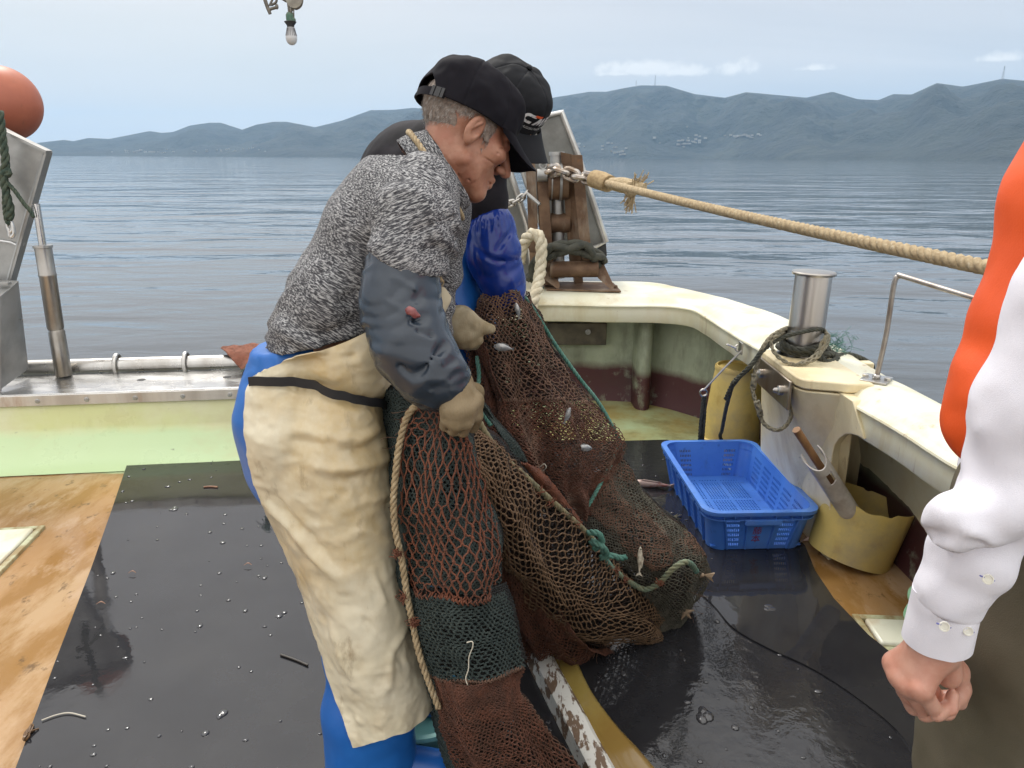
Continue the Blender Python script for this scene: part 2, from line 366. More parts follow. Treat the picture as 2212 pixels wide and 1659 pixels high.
# ============================================================ the boat
RUST = (.16, .065, .025)
gelcoat = M('white gelcoat', (.80, .79, .66), .32, c2=(.72, .69, .50), ns=3.5, lo=.35, hi=.7, layers=[((.60, .46, .22), 1.3, .46, .66, (1, 1, .7), None, .7), ((.50, .36, .14), 5, .52, .74, (1, 1, .25), None, .65), ((.30, .14, .04), 9, .63, .74, (1.6, 1.6, .12), None, .75), ((.3, .28, .2), 60, .68, .74, (1, 1, 1), None, .5)], bump=.15, bs=25)
greenpaint = M('pale green paint', (.60, .63, .31), .42, c2=(.66, .68, .44), ns=3, layers=[((.50, .65, .38), 9, .0, .05, (1, 1, 1), (2, .16, .12), .9), ((.20, .19, .13), 30, .66, .72, (.25, 1, 1), None, .7), ((.50, .45, .24), 2.2, .5, .7, (.6, 1, 1), None, .6), ((.32, .28, .10), 4, .58, .75, (1, 1, .4), None, .5), ((.12, .12, .09), 14, .68, .74, (.5, 1, 1), None, .8), ((.20, .05, .02), 9, .745, .76, (1, 1, 1), None, .9)], bump=.2, bs=30, r2=.25)
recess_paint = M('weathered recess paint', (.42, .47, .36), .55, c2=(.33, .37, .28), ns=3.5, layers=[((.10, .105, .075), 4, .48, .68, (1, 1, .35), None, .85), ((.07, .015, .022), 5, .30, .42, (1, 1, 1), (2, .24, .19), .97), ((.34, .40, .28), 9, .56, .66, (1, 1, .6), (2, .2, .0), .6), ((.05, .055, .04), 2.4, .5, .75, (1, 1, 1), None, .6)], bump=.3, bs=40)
stainless = M('stainless steel', (.56, .55, .53), .22, .95, c2=(.44, .42, .39), ns=8, st=(1, 1, .3), r2=.42, layers=[((.25, .17, .10), 6, .62, .8, (1, 1, .3), None, .5)], bump=.04, bs=120)
dullsteel = M('dull galvanised steel', (.46, .46, .45), .42, .8, c2=(.34, .34, .33), ns=5, layers=[((.22, .13, .07), 7, .63, .78, (1, 1, .4), None, .7)], r2=.6, bump=.1, bs=70)
rusty = M('rusted steel', (.20, .125, .075), .62, .45, c2=(.12, .07, .042), ns=9, layers=[((.34, .29, .23), 6, .55, .72, (1, 1, .4), None, .7), ((.27, .10, .03), 13, .6, .75, (1, 1, 1), None, .7)], bump=.4, bs=90)
BOAT = thing('fishing_boat', (0, 3.2, 0), 'weathered white and pale green fishing boat whose after deck fills the view', 'boat')
INN = [(-.45, 4.06), (-.1, 4.09), (.238, 4.10), (.60, 4.09), (.80, 4.07), (.90, 4.02), (.96, 3.92), (.985, 3.75), (1.02, 3.3), (1.06, 2.9), (1.106, 2.51), (1.156, 1.91), (1.2, 1.2), (1.28, -.2), (1.3, -1.8)]
OUT = [(-.45, 4.66), (-.1, 4.665), (.26, 4.665), (.58, 4.665), (.83, 4.63), (.98, 4.45), (1.10, 4.22), (1.21, 3.96), (1.315, 3.60), (1.33, 3.1), (1.335, 2.6), (1.352, 2.1), (1.38, 1.2), (1.45, -.2), (1.47, -1.8)]
def rail():
    n = 110; I = cat([(x, y, 0) for x, y in INN], n); O = cat([(x, y, 0) for x, y in OUT], n); w = np.linalg.norm(O-I, axis=1)[:, None]; d = (O-I)/w
    prof = [(.10, .56, 1), (.03, .538, 1), (.006, .535, 1), (0, .541, 1), (0, .60, 1), (-.002, .618, 1), (-.013, .628, 1), (-.010, .634, 1), (.004, .637, 1), (.022, .648, 1), (.045, .666, 1), (.07, .676, 1), (.10, .680, 1)]
    rows = [I+d*t+np.array([0, 0, z]) for t, z, _ in prof]
    for t, z in ((-.07, .681), (-.045, .679), (-.02, .670), (-.004, .655), (0, .63), (.03, .5), (.10, .1), (.12, -.4), (.13, -1.6)): rows.append(O+d*t+np.array([0, 0, z]))
    V3 = np.stack(rows, 1)
    V3 = V3+(fbm(V3, 5, 2, 4)*.006)[..., None]
    v, f = grid(V3); m = V3.shape[1]
    f = f.tolist(); f.append(list(range(m-1, -1, -1)))
    rl = ob('bulwark', (v, f), gelcoat, BOAT, smooth=50)
    # the recessed inner wall of the bulwark, with its purple boot-top band worn away
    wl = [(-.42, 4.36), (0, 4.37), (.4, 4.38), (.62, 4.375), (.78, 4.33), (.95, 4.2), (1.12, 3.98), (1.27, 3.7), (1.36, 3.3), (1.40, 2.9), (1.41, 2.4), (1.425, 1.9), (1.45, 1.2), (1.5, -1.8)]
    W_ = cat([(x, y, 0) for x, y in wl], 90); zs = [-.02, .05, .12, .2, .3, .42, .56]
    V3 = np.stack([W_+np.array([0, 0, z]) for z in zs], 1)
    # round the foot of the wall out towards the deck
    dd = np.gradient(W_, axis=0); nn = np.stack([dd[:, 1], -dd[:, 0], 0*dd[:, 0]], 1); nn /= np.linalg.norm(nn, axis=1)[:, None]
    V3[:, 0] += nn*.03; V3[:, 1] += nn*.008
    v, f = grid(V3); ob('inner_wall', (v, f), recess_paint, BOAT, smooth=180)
    th = np.linspace(0, math.pi, 12)
    sec = [(-.045*math.cos(t)*1.0, -.075*math.sin(t)-.10) for t in th]; poly = [(.76+x, 4.345+y) for x, y in [(-.05, .06)]+sec+[(.05, .06)]]
    sta = prism([(x, y, -.01) for x, y in poly], (0, 0, .56)); ob('stanchion', sta, recess_paint, BOAT, smooth=40, bevel=.004)
    plate = box((.37, 4.345, .415), (.36, .04, .13)); bp = ob('backing_plate', plate, M('grimy plate', (.085, .075, .06), .5, .4, c2=(.16, .14, .10), ns=9, bump=.2), BOAT, bevel=.004)
    ob('bolt', lathe([(.016, 0), (.016, .012), (.008, .014), (.008, .03)], (.44, 4.325, .43), (0, -1, 0), 12), dullsteel, bp)
rail()
def pier():
    z0 = -.01
    poly = [(1.40, 2.88), (.985, 2.88), (.972, 2.865), (.968, 2.84), (.972, 2.50), (.982, 2.47), (1.00, 2.455), (1.085, 2.43), (1.115, 2.415), (1.40, 2.39)]
    inner = [(1.15, 2.43), (1.06, 2.485), (1.03, 2.53), (1.025, 2.80), (1.05, 2.835), (1.40, 2.835)]
    outer = [(1.40, 2.88)]+poly[1:-1]+[(1.15, 2.41)]
    g1 = prism([(x, y, z0) for x, y in outer+inner], (0, 0, .655))
    g2 = prism([(x, y, .652) for x, y in poly[1:-1]+[(1.2, 2.41), (1.2, 2.88)]], (0, 0, .034))
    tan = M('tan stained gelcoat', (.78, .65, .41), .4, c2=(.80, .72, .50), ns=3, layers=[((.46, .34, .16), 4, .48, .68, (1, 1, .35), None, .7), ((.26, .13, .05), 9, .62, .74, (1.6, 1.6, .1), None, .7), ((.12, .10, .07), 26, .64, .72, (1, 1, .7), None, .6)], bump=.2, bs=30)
    def lean(g):
        v = np.array(g[0], float); q = np.clip((.655-v[:, 2])/.655, 0, 1)*np.clip((1.40-v[:, 0])/.42, 0, 1); v[:, 0] += .165*q; v[:, 1] += .34*q; return v, g[1]
    g1 = lean(g1)
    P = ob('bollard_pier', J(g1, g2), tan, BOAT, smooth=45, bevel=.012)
    # rounded upper corner of the freeing port just forward of the pier
    pts = [(1736, 835, 1.085), (1775, 828, 1.092), (1800, 838, 1.096), (1842, 866, 1.102), (1866, 950, 1.118), (1855, 943, 1.119), (1838, 938, 1.12), (1826, 938, 1.12), (1812, 947, 1.12), (1802, 962, 1.12), (1797, 985, 1.122), (1795, 1010, 1.126), (1794, 1060, 1.132), (1792, 1130, 1.142), (1788, 1240, 1.16), (1726, 1180, 1.15), (1730, 1000, 1.10)]
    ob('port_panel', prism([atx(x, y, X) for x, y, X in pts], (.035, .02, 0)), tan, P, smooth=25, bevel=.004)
    pl = box((.962, 2.69, .612), (.012, .36, .105)); q = ob('wrap_plate', pl, M('stained stainless', (.42, .38, .33), .3, .9, c2=(.24, .17, .11), ns=9, st=(1, 1, .3), lo=.3, hi=.7), BOAT, bevel=.003)
    for y in (2.80, 2.58): ob('bolt', J(lathe([(.017, 0), (.017, .012), (.010, .016)], (.956, y, .612), (-1, 0, 0), 16), lathe([(.010, .014), (.010, .024), (.004, .030)], (.956, y, .612), (-1, 0, 0), 12)), stainless, q)
pier()
def stern():
    def L_(x): return 3.524+.134*(x+1.295)
    xs = np.linspace(-3.6, -.35, 60); rows = []
    for dy, z in ((-.21, .004), (-.17, .012), (-.12, .035), (-.075, .075), (-.04, .115), (-.012, .14), (-.004, .16), (0, .275), (.02, .3), (.3, .3)): rows.append(np.stack([xs, L_(xs)+dy, 0*xs+z], -1))
    V3 = np.stack(rows, 1); V3[..., 1] += fbm(V3, 4, 2, 2)*.006; v, f = grid(V3); cm = ob('stern_coaming', (v, f[:, ::-1]), greenpaint, BOAT, smooth=50)
    ang = math.atan(.134); Mz = rotz(ang)
    def bl(x, dy, z): return np.array([x-dy*math.sin(ang), L_(x)+dy*math.cos(ang), z])
    st = J(box(bl(-1.95, -.004, .297), (3.2, .016, .052), Mz)); sp = ob('rub_strip', st, M('scuffed white strip', (.60, .58, .54), .32, .55, c2=(.46, .43, .39), ns=7, st=(1, 1, .2), layers=[((.30, .14, .05), 8, .6, .74, (1, 1, .2), None, .7)], r2=.5), BOAT, bevel=.003)
    for x in np.arange(-3.3, -.4, .215):
        b_ = J(lathe([(.0115, 0), (.0115, .002), (.008, .004)], bl(x, -.0115, .296), (math.sin(ang), -1, 0), 14), box(bl(x, -.0158, .296), (.011, .002, .0022), Mz), box(bl(x, -.0158, .296), (.0022, .002, .011), Mz)); ob('screw', b_, dullsteel, sp, smooth=30)
    ob('stern_shelf', J(box(bl(-1.95, .17, .318), (3.2, .36, .014), Mz), box(bl(-1.95, .004, .324), (3.2, .02, .010), Mz)), M('wet stainless shelf', (.58, .58, .57), .16, .9, c2=(.44, .43, .42), ns=5, st=(.4, 1, 1), r2=.38, layers=[((.2, .11, .07), 9, .69, .72, (1, 1, 1), None, .8)], bump=.08, bs=20), BOAT, bevel=.003)
    pipe = tube([bl(x, .40, .352) for x in (-3.6, -2, -.36)], .040, 24); pp = ob('stern_roller', pipe, stainless, BOAT)
    for x in (-2.005, -1.665):
        th = np.linspace(-.5, math.pi+.5, 16); ob('roller_strap', tube([bl(x, .40+.050*math.cos(t), .352+.058*math.sin(t)) for t in th], .011, 8, flat=.7), stainless, pp)
    for x, dy in ((-1.83, .2), (-1.42, .2)): ob('scupper', lathe([(.02, 0), (.02, .0012)], bl(x, dy, .3245), (0, 0, 1), 18), M('drain hole', (.02, .02, .02), .6), BOAT)
    # outside of the stern below the shelf
    ob('transom', J(box(bl(-1.95, .30, -.3), (3.3, .1, 1.22), Mz)), gelcoat, BOAT)
    # upright bracket at the left corner, welded plates
    a0 = bl(-2.46, .05, .32); p0 = [at(-260, 612, 3.53), at(8, 628, 3.50), at(41, 607, 3.62), at(63, 795, 3.70), at(2, 842, 3.47), at(-260, 850, 3.43)]
    br = J(prism([at(2, 640, 3.47), at(40, 607, 3.62), at(62, 797, 3.68), at(3, 840, 3.45)], (-.012, .004, 0)), prism([at(-240, 640, 3.455), at(0, 640, 3.455), at(1, 846, 3.435), at(-240, 860, 3.435)], (0, .01, 0)), prism([at(-240, 622, 3.46), at(0, 640, 3.46), at(40, 606, 3.63), at(-240, 600, 3.65)], (0, 0, -.012)), box(at(10, 612, 3.55), (.05, .03, .012)), tube([at(38, 690, 3.63), at(50, 690, 3.61)], .003, 6))
    ob('corner_bracket', br, dullsteel, BOAT, smooth=25, bevel=.002)
stern()
def deck():
    xs = np.linspace(-3.6, 1.5, 150); ys = np.linspace(-2.2, 4.42, 150); X, Y = np.meshgrid(xs, ys)
    # cut to the boat's outline: pull vertices outside the stern line back to it
    lim = np.where(X < -.3, 3.524+.134*(X+1.295)+.05, 4.42); lim = np.where(X > .7, 4.42-(X-.7)*.0, lim); Y = np.minimum(Y, lim)
    Z = 0*X; V3 = np.stack([X, Y, Z], -1); V3[..., 2] = fbm(V3, 1.5, 2, 6)*.003-.001
    v, f = grid(V3)
    mt = M('deck paint', (.37, .215, .095), .26, c2=(.43, .29, .16), ns=2.4, st=(1.3, .5, 1), layers=[((.26, .13, .03), 4.5, .46, .58, (1.4, .45, 1), None, .8), ((.47, .33, .21), 7, .54, .64, (1.2, .5, 1), None, .7), ((.10, .06, .03), 16, .60, .68, (1, .6, 1), None, .75), ((.05, .035, .02), 40, .66, .72, (1, 1, 1), None, .7), ((.50, .62, .36), 5, .0, .05, (1, 1, 1), (1, .225, .245), .95), ((.40, .30, .09), 2.5, .36, .62, (1, 1, 1), (1, .45, .50), .85), ((.24, .20, .07), 6, .5, .7, (1, 1, 1), (1, .45, .50), .7)], bump=.5, bs=16, r2=.05, dist=.003)
    d_ = ob('deck', (v, f), mt, kind='structure', smooth=180, loc=(0, 3.0, 0))
    for nm, c, sz, yaw, lab in (('hatch_cover', atz(-30, 1190, .012), (.19, .32), .14, 'cream flush hatch cover set in the wet brown deck boards'), ('hatch_cover', atz(1965, 1368, .012)+np.array([.02, 0, 0]), (.26, .13), -.06, 'cream flush hatch cover with brown scuffs beside the yellow tub')):
        Mz = rotz(yaw); t = thing(nm, (c[0], c[1], 0), lab, 'hatch')
        ob('lid', box(c+np.array([0, 0, -.004]), (*sz, .022), Mz), M('cream lid', (.74, .73, .60), .3, c2=(.60, .50, .34), ns=7, lo=.5, hi=.7), t, bevel=.008)
        fr = [box(c+Mz@np.array([sx*(sz[0]/2+.018), 0, -.010]), (.022, sz[1]+.058, .022), Mz) for sx in (-1, 1)]+[box(c+Mz@np.array([0, sy*(sz[1]/2+.018), -.0105]), (sz[0]+.014, .022, .021), Mz) for sy in (-1, 1)]
        ob('frame', J(*fr), M('hatch rim', (.50, .52, .34), .45, c2=(.3, .22, .1), ns=14), t, bevel=.003)
deck()
def mats():
    # the black rubber sheet: its outline is what the photograph shows, wet film on top
    e = [atz(285, 980, 0), atz(400, 973, 0), atz(520, 968, 0), (-.6, 3.62, 0), (0, 3.66, 0), atz(1330, 958, 0), atz(1440, 955, 0), (.99, 3.5, 0), (1.03, 3.1, 0), (1.06, 2.8, 0), atz(1738, 1185, 0), atz(1760, 1240, 0), atz(1800, 1300, 0), atz(1875, 1380, 0), atz(1950, 1440, 0), (1.16, 1.6, 0), (1.2, 1.0, 0), (1.22, .2, 0), (1.2, -1.5, 0), (-.6, -1.5, 0), (-.72, 0, 0), atz(40, 1659, 0), atz(120, 1440, 0), atz(200, 1230, 0), atz(245, 1100, 0)]
    e = np.array([np.asarray(p)[:2] for p in e])
    if sum((e[i-1][0]*e[i][1]-e[i][0]*e[i-1][1]) for i in range(len(e))) < 0: e = e[::-1]
    # fill by a fan of fine grid cells inside the polygon
    n = 190; xs = np.linspace(-2, 1.3, n); ys = np.linspace(-1.5, 3.75, n)
    def inside(px_, py_):
        c = np.zeros(px_.shape, bool); j = len(e)-1
        for i in range(len(e)):
            xi, yi = e[i]; xj, yj = e[j]
            c ^= ((yi > py_) != (yj > py_)) & (px_ < (xj-xi)*(py_-yi)/(yj-yi+1e-12)+xi); j = i
        return c
    import bmesh
    bm = bmesh.new(); vs = [bm.verts.new((x, y, 0)) for x, y in e]; bm.faces.new(vs)
    for k in range(1, 60):
        x = -2+3.3*k/60; bmesh.ops.bisect_plane(bm, geom=bm.verts[:]+bm.edges[:]+bm.faces[:], plane_co=(x, 0, 0), plane_no=(1, 0, 0))
    for k in range(1, 90):
        y = -1.5+5.2*k/90; bmesh.ops.bisect_plane(bm, geom=bm.verts[:]+bm.edges[:]+bm.faces[:], plane_co=(0, y, 0), plane_no=(0, 1, 0))
    bm.verts.index_update(); v = np.array([q.co[:] for q in bm.verts]); f = [[q.index for q in p.verts] for p in bm.faces]; bm.free()
    P = v*np.array([1, 1, 1]); v[:, 2] = .014
    mt = M('wet black rubber', (.018, .018, .021), .05, c2=(.025, .025, .028), ns=3, spec=.55, layers=[((.035, .034, .034), 2.2, .52, .72, (1, 1, 1), None, .6)]); nt = mt.node_tree; N = nt.nodes; L = nt.links; b = N['Principled BSDF']
    tc = N.new('ShaderNodeTexCoord'); prev = None
    def nz(sc, seed, det):
        mp = N.new('ShaderNodeMapping'); mp.inputs['Location'].default_value = (seed, seed*2, seed*.3); L.new(tc.outputs['Object'], mp.inputs[0]); q = N.new('ShaderNodeTexNoise'); q.inputs['Scale'].default_value = sc; q.inputs['Detail'].default_value = det; L.new(mp.outputs[0], q.inputs['Vector']); return q.outputs[0]
    for sc, dist, seed, det in ((2.2, .006, 1, 1), (10, .0006, 4, 3), (70, .00006, 7, 2)):
        bp = N.new('ShaderNodeBump'); bp.inputs['Distance'].default_value = dist; L.new(nz(sc, seed, det), bp.inputs['Height'])
        if prev: L.new(prev, bp.inputs['Normal'])
        prev = bp.outputs[0]
    sx_ = N.new('ShaderNodeSeparateXYZ'); L.new(tc.outputs['Object'], sx_.inputs[0]); mk = N.new('ShaderNodeMapRange'); mk.interpolation_type = 'SMOOTHSTEP'; mk.inputs[1].default_value = .05; mk.inputs[2].default_value = .5; L.new(sx_.outputs[0], mk.inputs[0])
    hm = N.new('ShaderNodeMath'); hm.operation = 'MULTIPLY'; L.new(nz(26, 17, 4), hm.inputs[0]); L.new(mk.outputs[0], hm.inputs[1]); bp = N.new('ShaderNodeBump'); bp.inputs['Distance'].default_value = .0016; L.new(hm.outputs[0], bp.inputs['Height']); L.new(prev, bp.inputs['Normal']); prev = bp.outputs[0]
    L.new(prev, b.inputs['Normal'])
    mr = N.new('ShaderNodeMapRange'); mr.inputs[1].default_value = .42; mr.inputs[2].default_value = .62; mr.inputs[3].default_value = .015; mr.inputs[4].default_value = .09; L.new(nz(3.1, 12, 5), mr.inputs[0]); L.new(mr.outputs[0], b.inputs['Roughness'])
    m_ = ob('rubber_mat', (v, f), mt, smooth=0, solid=0, loc=(0, 2, 0)); md = m_.modifiers.new('solid', 'SOLIDIFY'); md.thickness = .007; md.offset = -1
    tag(m_, 'large sheet of wet black rubber matting spread over the after deck', 'rubber mat')
    # a second sheet laid over its right side
    e2 = [atz(x, y, 0)[:2] for x, y in ((1510, 1290), (1545, 1323), (1584, 1368), (1655, 1410), (1745, 1452), (1832, 1507), (1929, 1584), (1985, 1659))]+[np.array(q) for q in ((1.0, 1.3), (1.06, .6), (1.1, -.5), (1.21, -.5), (1.205, .2), (1.185, 1.0), (1.145, 1.6))]+[atz(x, y, 0)[:2] for x, y in ((1945, 1440), (1870, 1380), (1797, 1302), (1757, 1243), (1733, 1190), (1640, 1230))]
    c2 = cat([(x, y, 0) for x, y in e2[:8]], 40)[:, :2]; poly = [tuple(q) for q in c2]+[tuple(q) for q in e2[8:]]
    m2 = ob('rubber_mat', prism([(x, y, .0142) for x, y in poly], (0, 0, .005)), mt, smooth=0, loc=(.9, 1.8, .0145)); tag(m2, 'second strip of black rubber matting overlapping along the right side by the tub', 'rubber mat')
    # drops and blisters of water lying on it
    g = []; rr = np.random.default_rng(11); k = 0
    while k < 380:
        p = np.array([rr.uniform(-1.9, 1.15), rr.uniform(1.3, 3.45)])
        if not inside(p[0:1], p[1:2])[0]: continue
        s = rr.choice([.003, .005, .008, .013], p=[.38, .38, .20, .04])*rr.uniform(.8, 1.3)
        for q in range(1 if s < .010 else 3):
            o = rr.normal(size=2)*s*.8*(q > 0); g.append(ball((p[0]+o[0], p[1]+o[1], .0148), (s*rr.uniform(.8, 1.5), s*rr.uniform(.8, 1.5), s*.36), 10, 7))
        k += 1
    w = M('water drops', (.05, .05, .055), .03, spec=.7); wo = ob('water_drops', J(*g), w, smooth=180, kind='stuff')
    wo['label'] = 'beads of water and blisters scattered over the black mat'
mats()
# ============================================================ objects on the boat
def text_mesh(s, size, scale=(1, 1)):
    c = bpy.data.curves.new('lettering', 'FONT'); c.body = s; c.size = size; c.align_x = 'CENTER'; c.align_y = 'CENTER'; c.resolution_u = 3
    o = bpy.data.objects.new('lettering', c); COL.objects.link(o); dg = bpy.context.evaluated_depsgraph_get(); dg.update()
    me = bpy.data.meshes.new_from_object(o.evaluated_get(dg)); v = np.array([q.co[:] for q in me.vertices]).reshape(-1, 3); f = [list(p.vertices) for p in me.polygons]
    bpy.data.objects.remove(o); bpy.data.curves.remove(c); bpy.data.meshes.remove(me)
    return v*np.array([scale[0], scale[1], 1]), f
def perforated(fn, us, vs, hole, t):   # sheet through fn(u, v) with the (i, j) cells in hole left open, thickness t
    n, m = len(us), len(vs); P = np.array([[fn(u, v) for v in vs] for u in us]); F = []
    du = np.gradient(P, axis=0); dv = np.gradient(P, axis=1); nn = np.cross(du, dv); nn /= np.linalg.norm(nn, axis=2, keepdims=True)+1e-9
    Q = P-nn*t; V = np.concatenate([P.reshape(-1, 3), Q.reshape(-1, 3)]); k = n*m
    solid = np.ones((n+1, m+1), bool)*False
    for i in range(n-1):
        for j in range(m-1): solid[i+1, j+1] = not hole(i, j)
    I = lambda i, j: i*m+j
    for i in range(n-1):
        for j in range(m-1):
            if not solid[i+1, j+1]: continue
            a, b, c, d = I(i, j), I(i+1, j), I(i+1, j+1), I(i, j+1); F += [[a, b, c, d], [d+k, c+k, b+k, a+k]]
            for (p, q, ok) in ((a, b, solid[i+1, j]), (b, c, solid[i+2, j+1]), (c, d, solid[i+1, j+2]), (d, a, solid[i, j+1])):
                if not ok: F.append([q, p, p+k, q+k])
    return V, F
def crate():
    blue = M('blue crate plastic', (.055, .18, .60), .40, c2=(.075, .225, .66), ns=5, layers=[((.13, .20, .42), 3.5, .52, .70, (1, 1, 1), None, .55), ((.06, .09, .16), 9, .60, .72, (1, 1, .5), None, .5), ((.02, .06, .22), 24, .60, .72, (1, 2.5, .6), None, .6), ((.10, .25, .68), 60, .64, .7, (.3, 1, 1), None, .5)], bump=.08, bs=60)
    o = np.array([.89, 2.84, .016]); Mz = rotz(R(2.6)); w = lambda p: Mz@np.asarray(p, float)+o
    h = .168; t = thing('fish_crate', (o[0], o[1], o[2]), 'blue perforated plastic fish crate standing open and empty on the black mat', 'crate')
    bx, by = .170, .318; tx, ty = .197, .348      # half sizes at base and rim
    def slots(n_panels, per, lo=.1, hi=.9):
        us = [0.]; holes = set(); W_ = (hi-lo)/n_panels
        for p in range(n_panels):
            a = lo+p*W_+W_*.12; b = lo+(p+1)*W_-W_*.12; s = (b-a)/per
            for q in range(per): us += [a+q*s, a+q*s+s*.5]; holes.add(len(us)-2)
        us.append(1.); return us, holes
    vs = [0]; hv = set(); 
    for q in range(6): vs += [.10+q*.125, .10+q*.125+.068]; hv.add(len(vs)-2)
    vs += [.9, 1.]
    def wall(side):
        sx, sy = {'r': (1, 0), 'l': (-1, 0), 'f': (0, -1), 'b': (0, 1)}[side]
        cr = .05
        def fn(u, v):
            hx, hy = bx+(tx-bx)*v, by+(ty-by)*v
            if sx: return w((sx*hx, -sx*(hy-cr)*(1-2*u)*1., v*h))
            return w((sy*(hx-cr)*(1-2*u)*1., sy*hy, v*h))
        if sx: us, hs = slots(5, 7, .04, .96)
        else:
            us, hs = slots(4, 7, .02, .98); n = len(us); hs = {k for k in hs if us[k] < .28 or us[k] > .72}
            if side == 'f': pass
        return perforated(fn, us, vs, lambda i, j: i in hs and j in hv, .0035)
    for sd in 'rlfb': ob('side_wall' if sd in 'rl' else 'end_wall', wall(sd), blue, t, smooth=0)
    corner = []
    for sx in (-1, 1):
        for sy in (-1, 1):
            th = np.linspace(0, math.pi/2, 8); cr = .05; V3 = np.zeros((8, 5, 3))
            for j, v in enumerate(np.linspace(0, 1, 5)):
                hx, hy = bx+(tx-bx)*v-cr, by+(ty-by)*v-cr
                for i, a in enumerate(th): V3[i, j] = w((sx*(hx+cr*math.sin(a)), sy*(hy+cr*math.cos(a)), v*h))
            corner.append(shell(V3 if sx*sy > 0 else V3[::-1], .0035))
    for q in corner: ob('corner', q, blue, t, smooth=50)
    us = [0.]; 
    for q in range(40): us += [.06+q*.022, .06+q*.022+.011]
    us.append(1.); vv = [0.]
    for q in range(24): vv += [.08+q*.035, .08+q*.035+.019]
    vv.append(1.)
    ob('base', perforated(lambda u, v: w(((2*v-1)*(bx-.002), (2*u-1)*(by-.002), .010)), us, vv, lambda i, j: i % 2 == 1 and j % 2 == 1 and (j//2) % 8 != 7 and (i//2) % 13 != 12, .005), blue, t, smooth=0)
    # vertical ribs outside, two rims, end grip
    rb = []
    for q in np.linspace(-.92, .92, 6):
        for sx in (-1, 1):
            y0, y1 = q*(by-.05), q*(ty-.05); rb.append(beam(w((sx*(bx+.004), y0, .004)), w((sx*(tx+.004), y1, h-.03)), .005, .010, Mz@np.array([sx, 0, 0])))
    for q in (-.92, -.36, .36, .92):
        for sy in (-1, 1): rb.append(beam(w((q*(bx-.05), sy*(by+.004), .004)), w((q*(tx-.05), sy*(ty+.004), h-.03)), .005, .010, Mz@np.array([0, sy, 0])))
    for q in rb: ob('rib', q, blue, t, smooth=0)
    def ring(hx, hy, z, dz, out, cr=.055):
        P = []
        for (cx, cy, a0) in ((1, 1, 0), (-1, 1, 90), (-1, -1, 180), (1, -1, 270)):
            for a in np.linspace(a0, a0+90, 8): P.append((cx*(hx-cr)+cr*math.cos(R(a)), cy*(hy-cr)+cr*math.sin(R(a))))
        P = np.array(P); n = len(P); V = []
        for k, (e, zz) in enumerate(((0, z), (out, z), (out, z+dz), (0, z+dz))):
            s = np.array([(hx+e)/hx, (hy+e)/hy]); V += [w((x*s[0], y*s[1], zz)) for x, y in P]
        F = [[k*n+i, k*n+(i+1) % n, ((k+1) % 4)*n+(i+1) % n, ((k+1) % 4)*n+i] for k in range(4) for i in range(n)]
        return np.array(V), [q[::-1] for q in F]
    rimg = J(ring(tx-.004, ty-.004, h-.006, .008, .022), ring(tx+.012, ty+.012, h-.012, .007, .0045), ring(tx-.006, ty-.006, h-.034, .004, .016))
    g = []
    for q in np.linspace(-.85, .85, 9):
        for s in (-1, 1): g.append(box(w((s*(tx+.006), q*(ty-.03), h-.02)), (.016, .003, .026), Mz))
    for q in (-.85, -.62, -.28, .28, .62, .85):
        for s in (-1, 1): g.append(box(w((q*(tx-.03), s*(ty+.006), h-.02)), (.003, .016, .026), Mz))
    ob('rim', J(rimg, *g), blue, t, smooth=45)
    for s in (-1, 1): ob('grip', J(box(w((0, s*(ty+.016), h-.036)), (.135, .010, .016), Mz), box(w((0, s*(ty+.012), h-.046)), (.132, .016, .004), Mz)), blue, t, smooth=0, bevel=.001)
    # red brushed lettering on the near end, top to bottom
    red = M('red brushed ink', (.22, .008, .02), .5)
    bl = []
    for s, zz, sz in (('少', .118, .026), ('藤', .079, .036), ('本', .044, .036)):
        v, f = text_mesh(s, sz)
        if s == '少': v = v*np.array([.8, .8, 1])
        k = (zz+v[:, 1])/h; hy = by+(ty-by)*k
        bl.append((np.array([w((a-.004-.012*(1-zz/.118)*.6, -y-.0008, zz+b)) for a, b, y in zip(v[:, 0], v[:, 1], hy)]), f))
    ob('lettering', J(*bl), red, t, smooth=0)
crate()

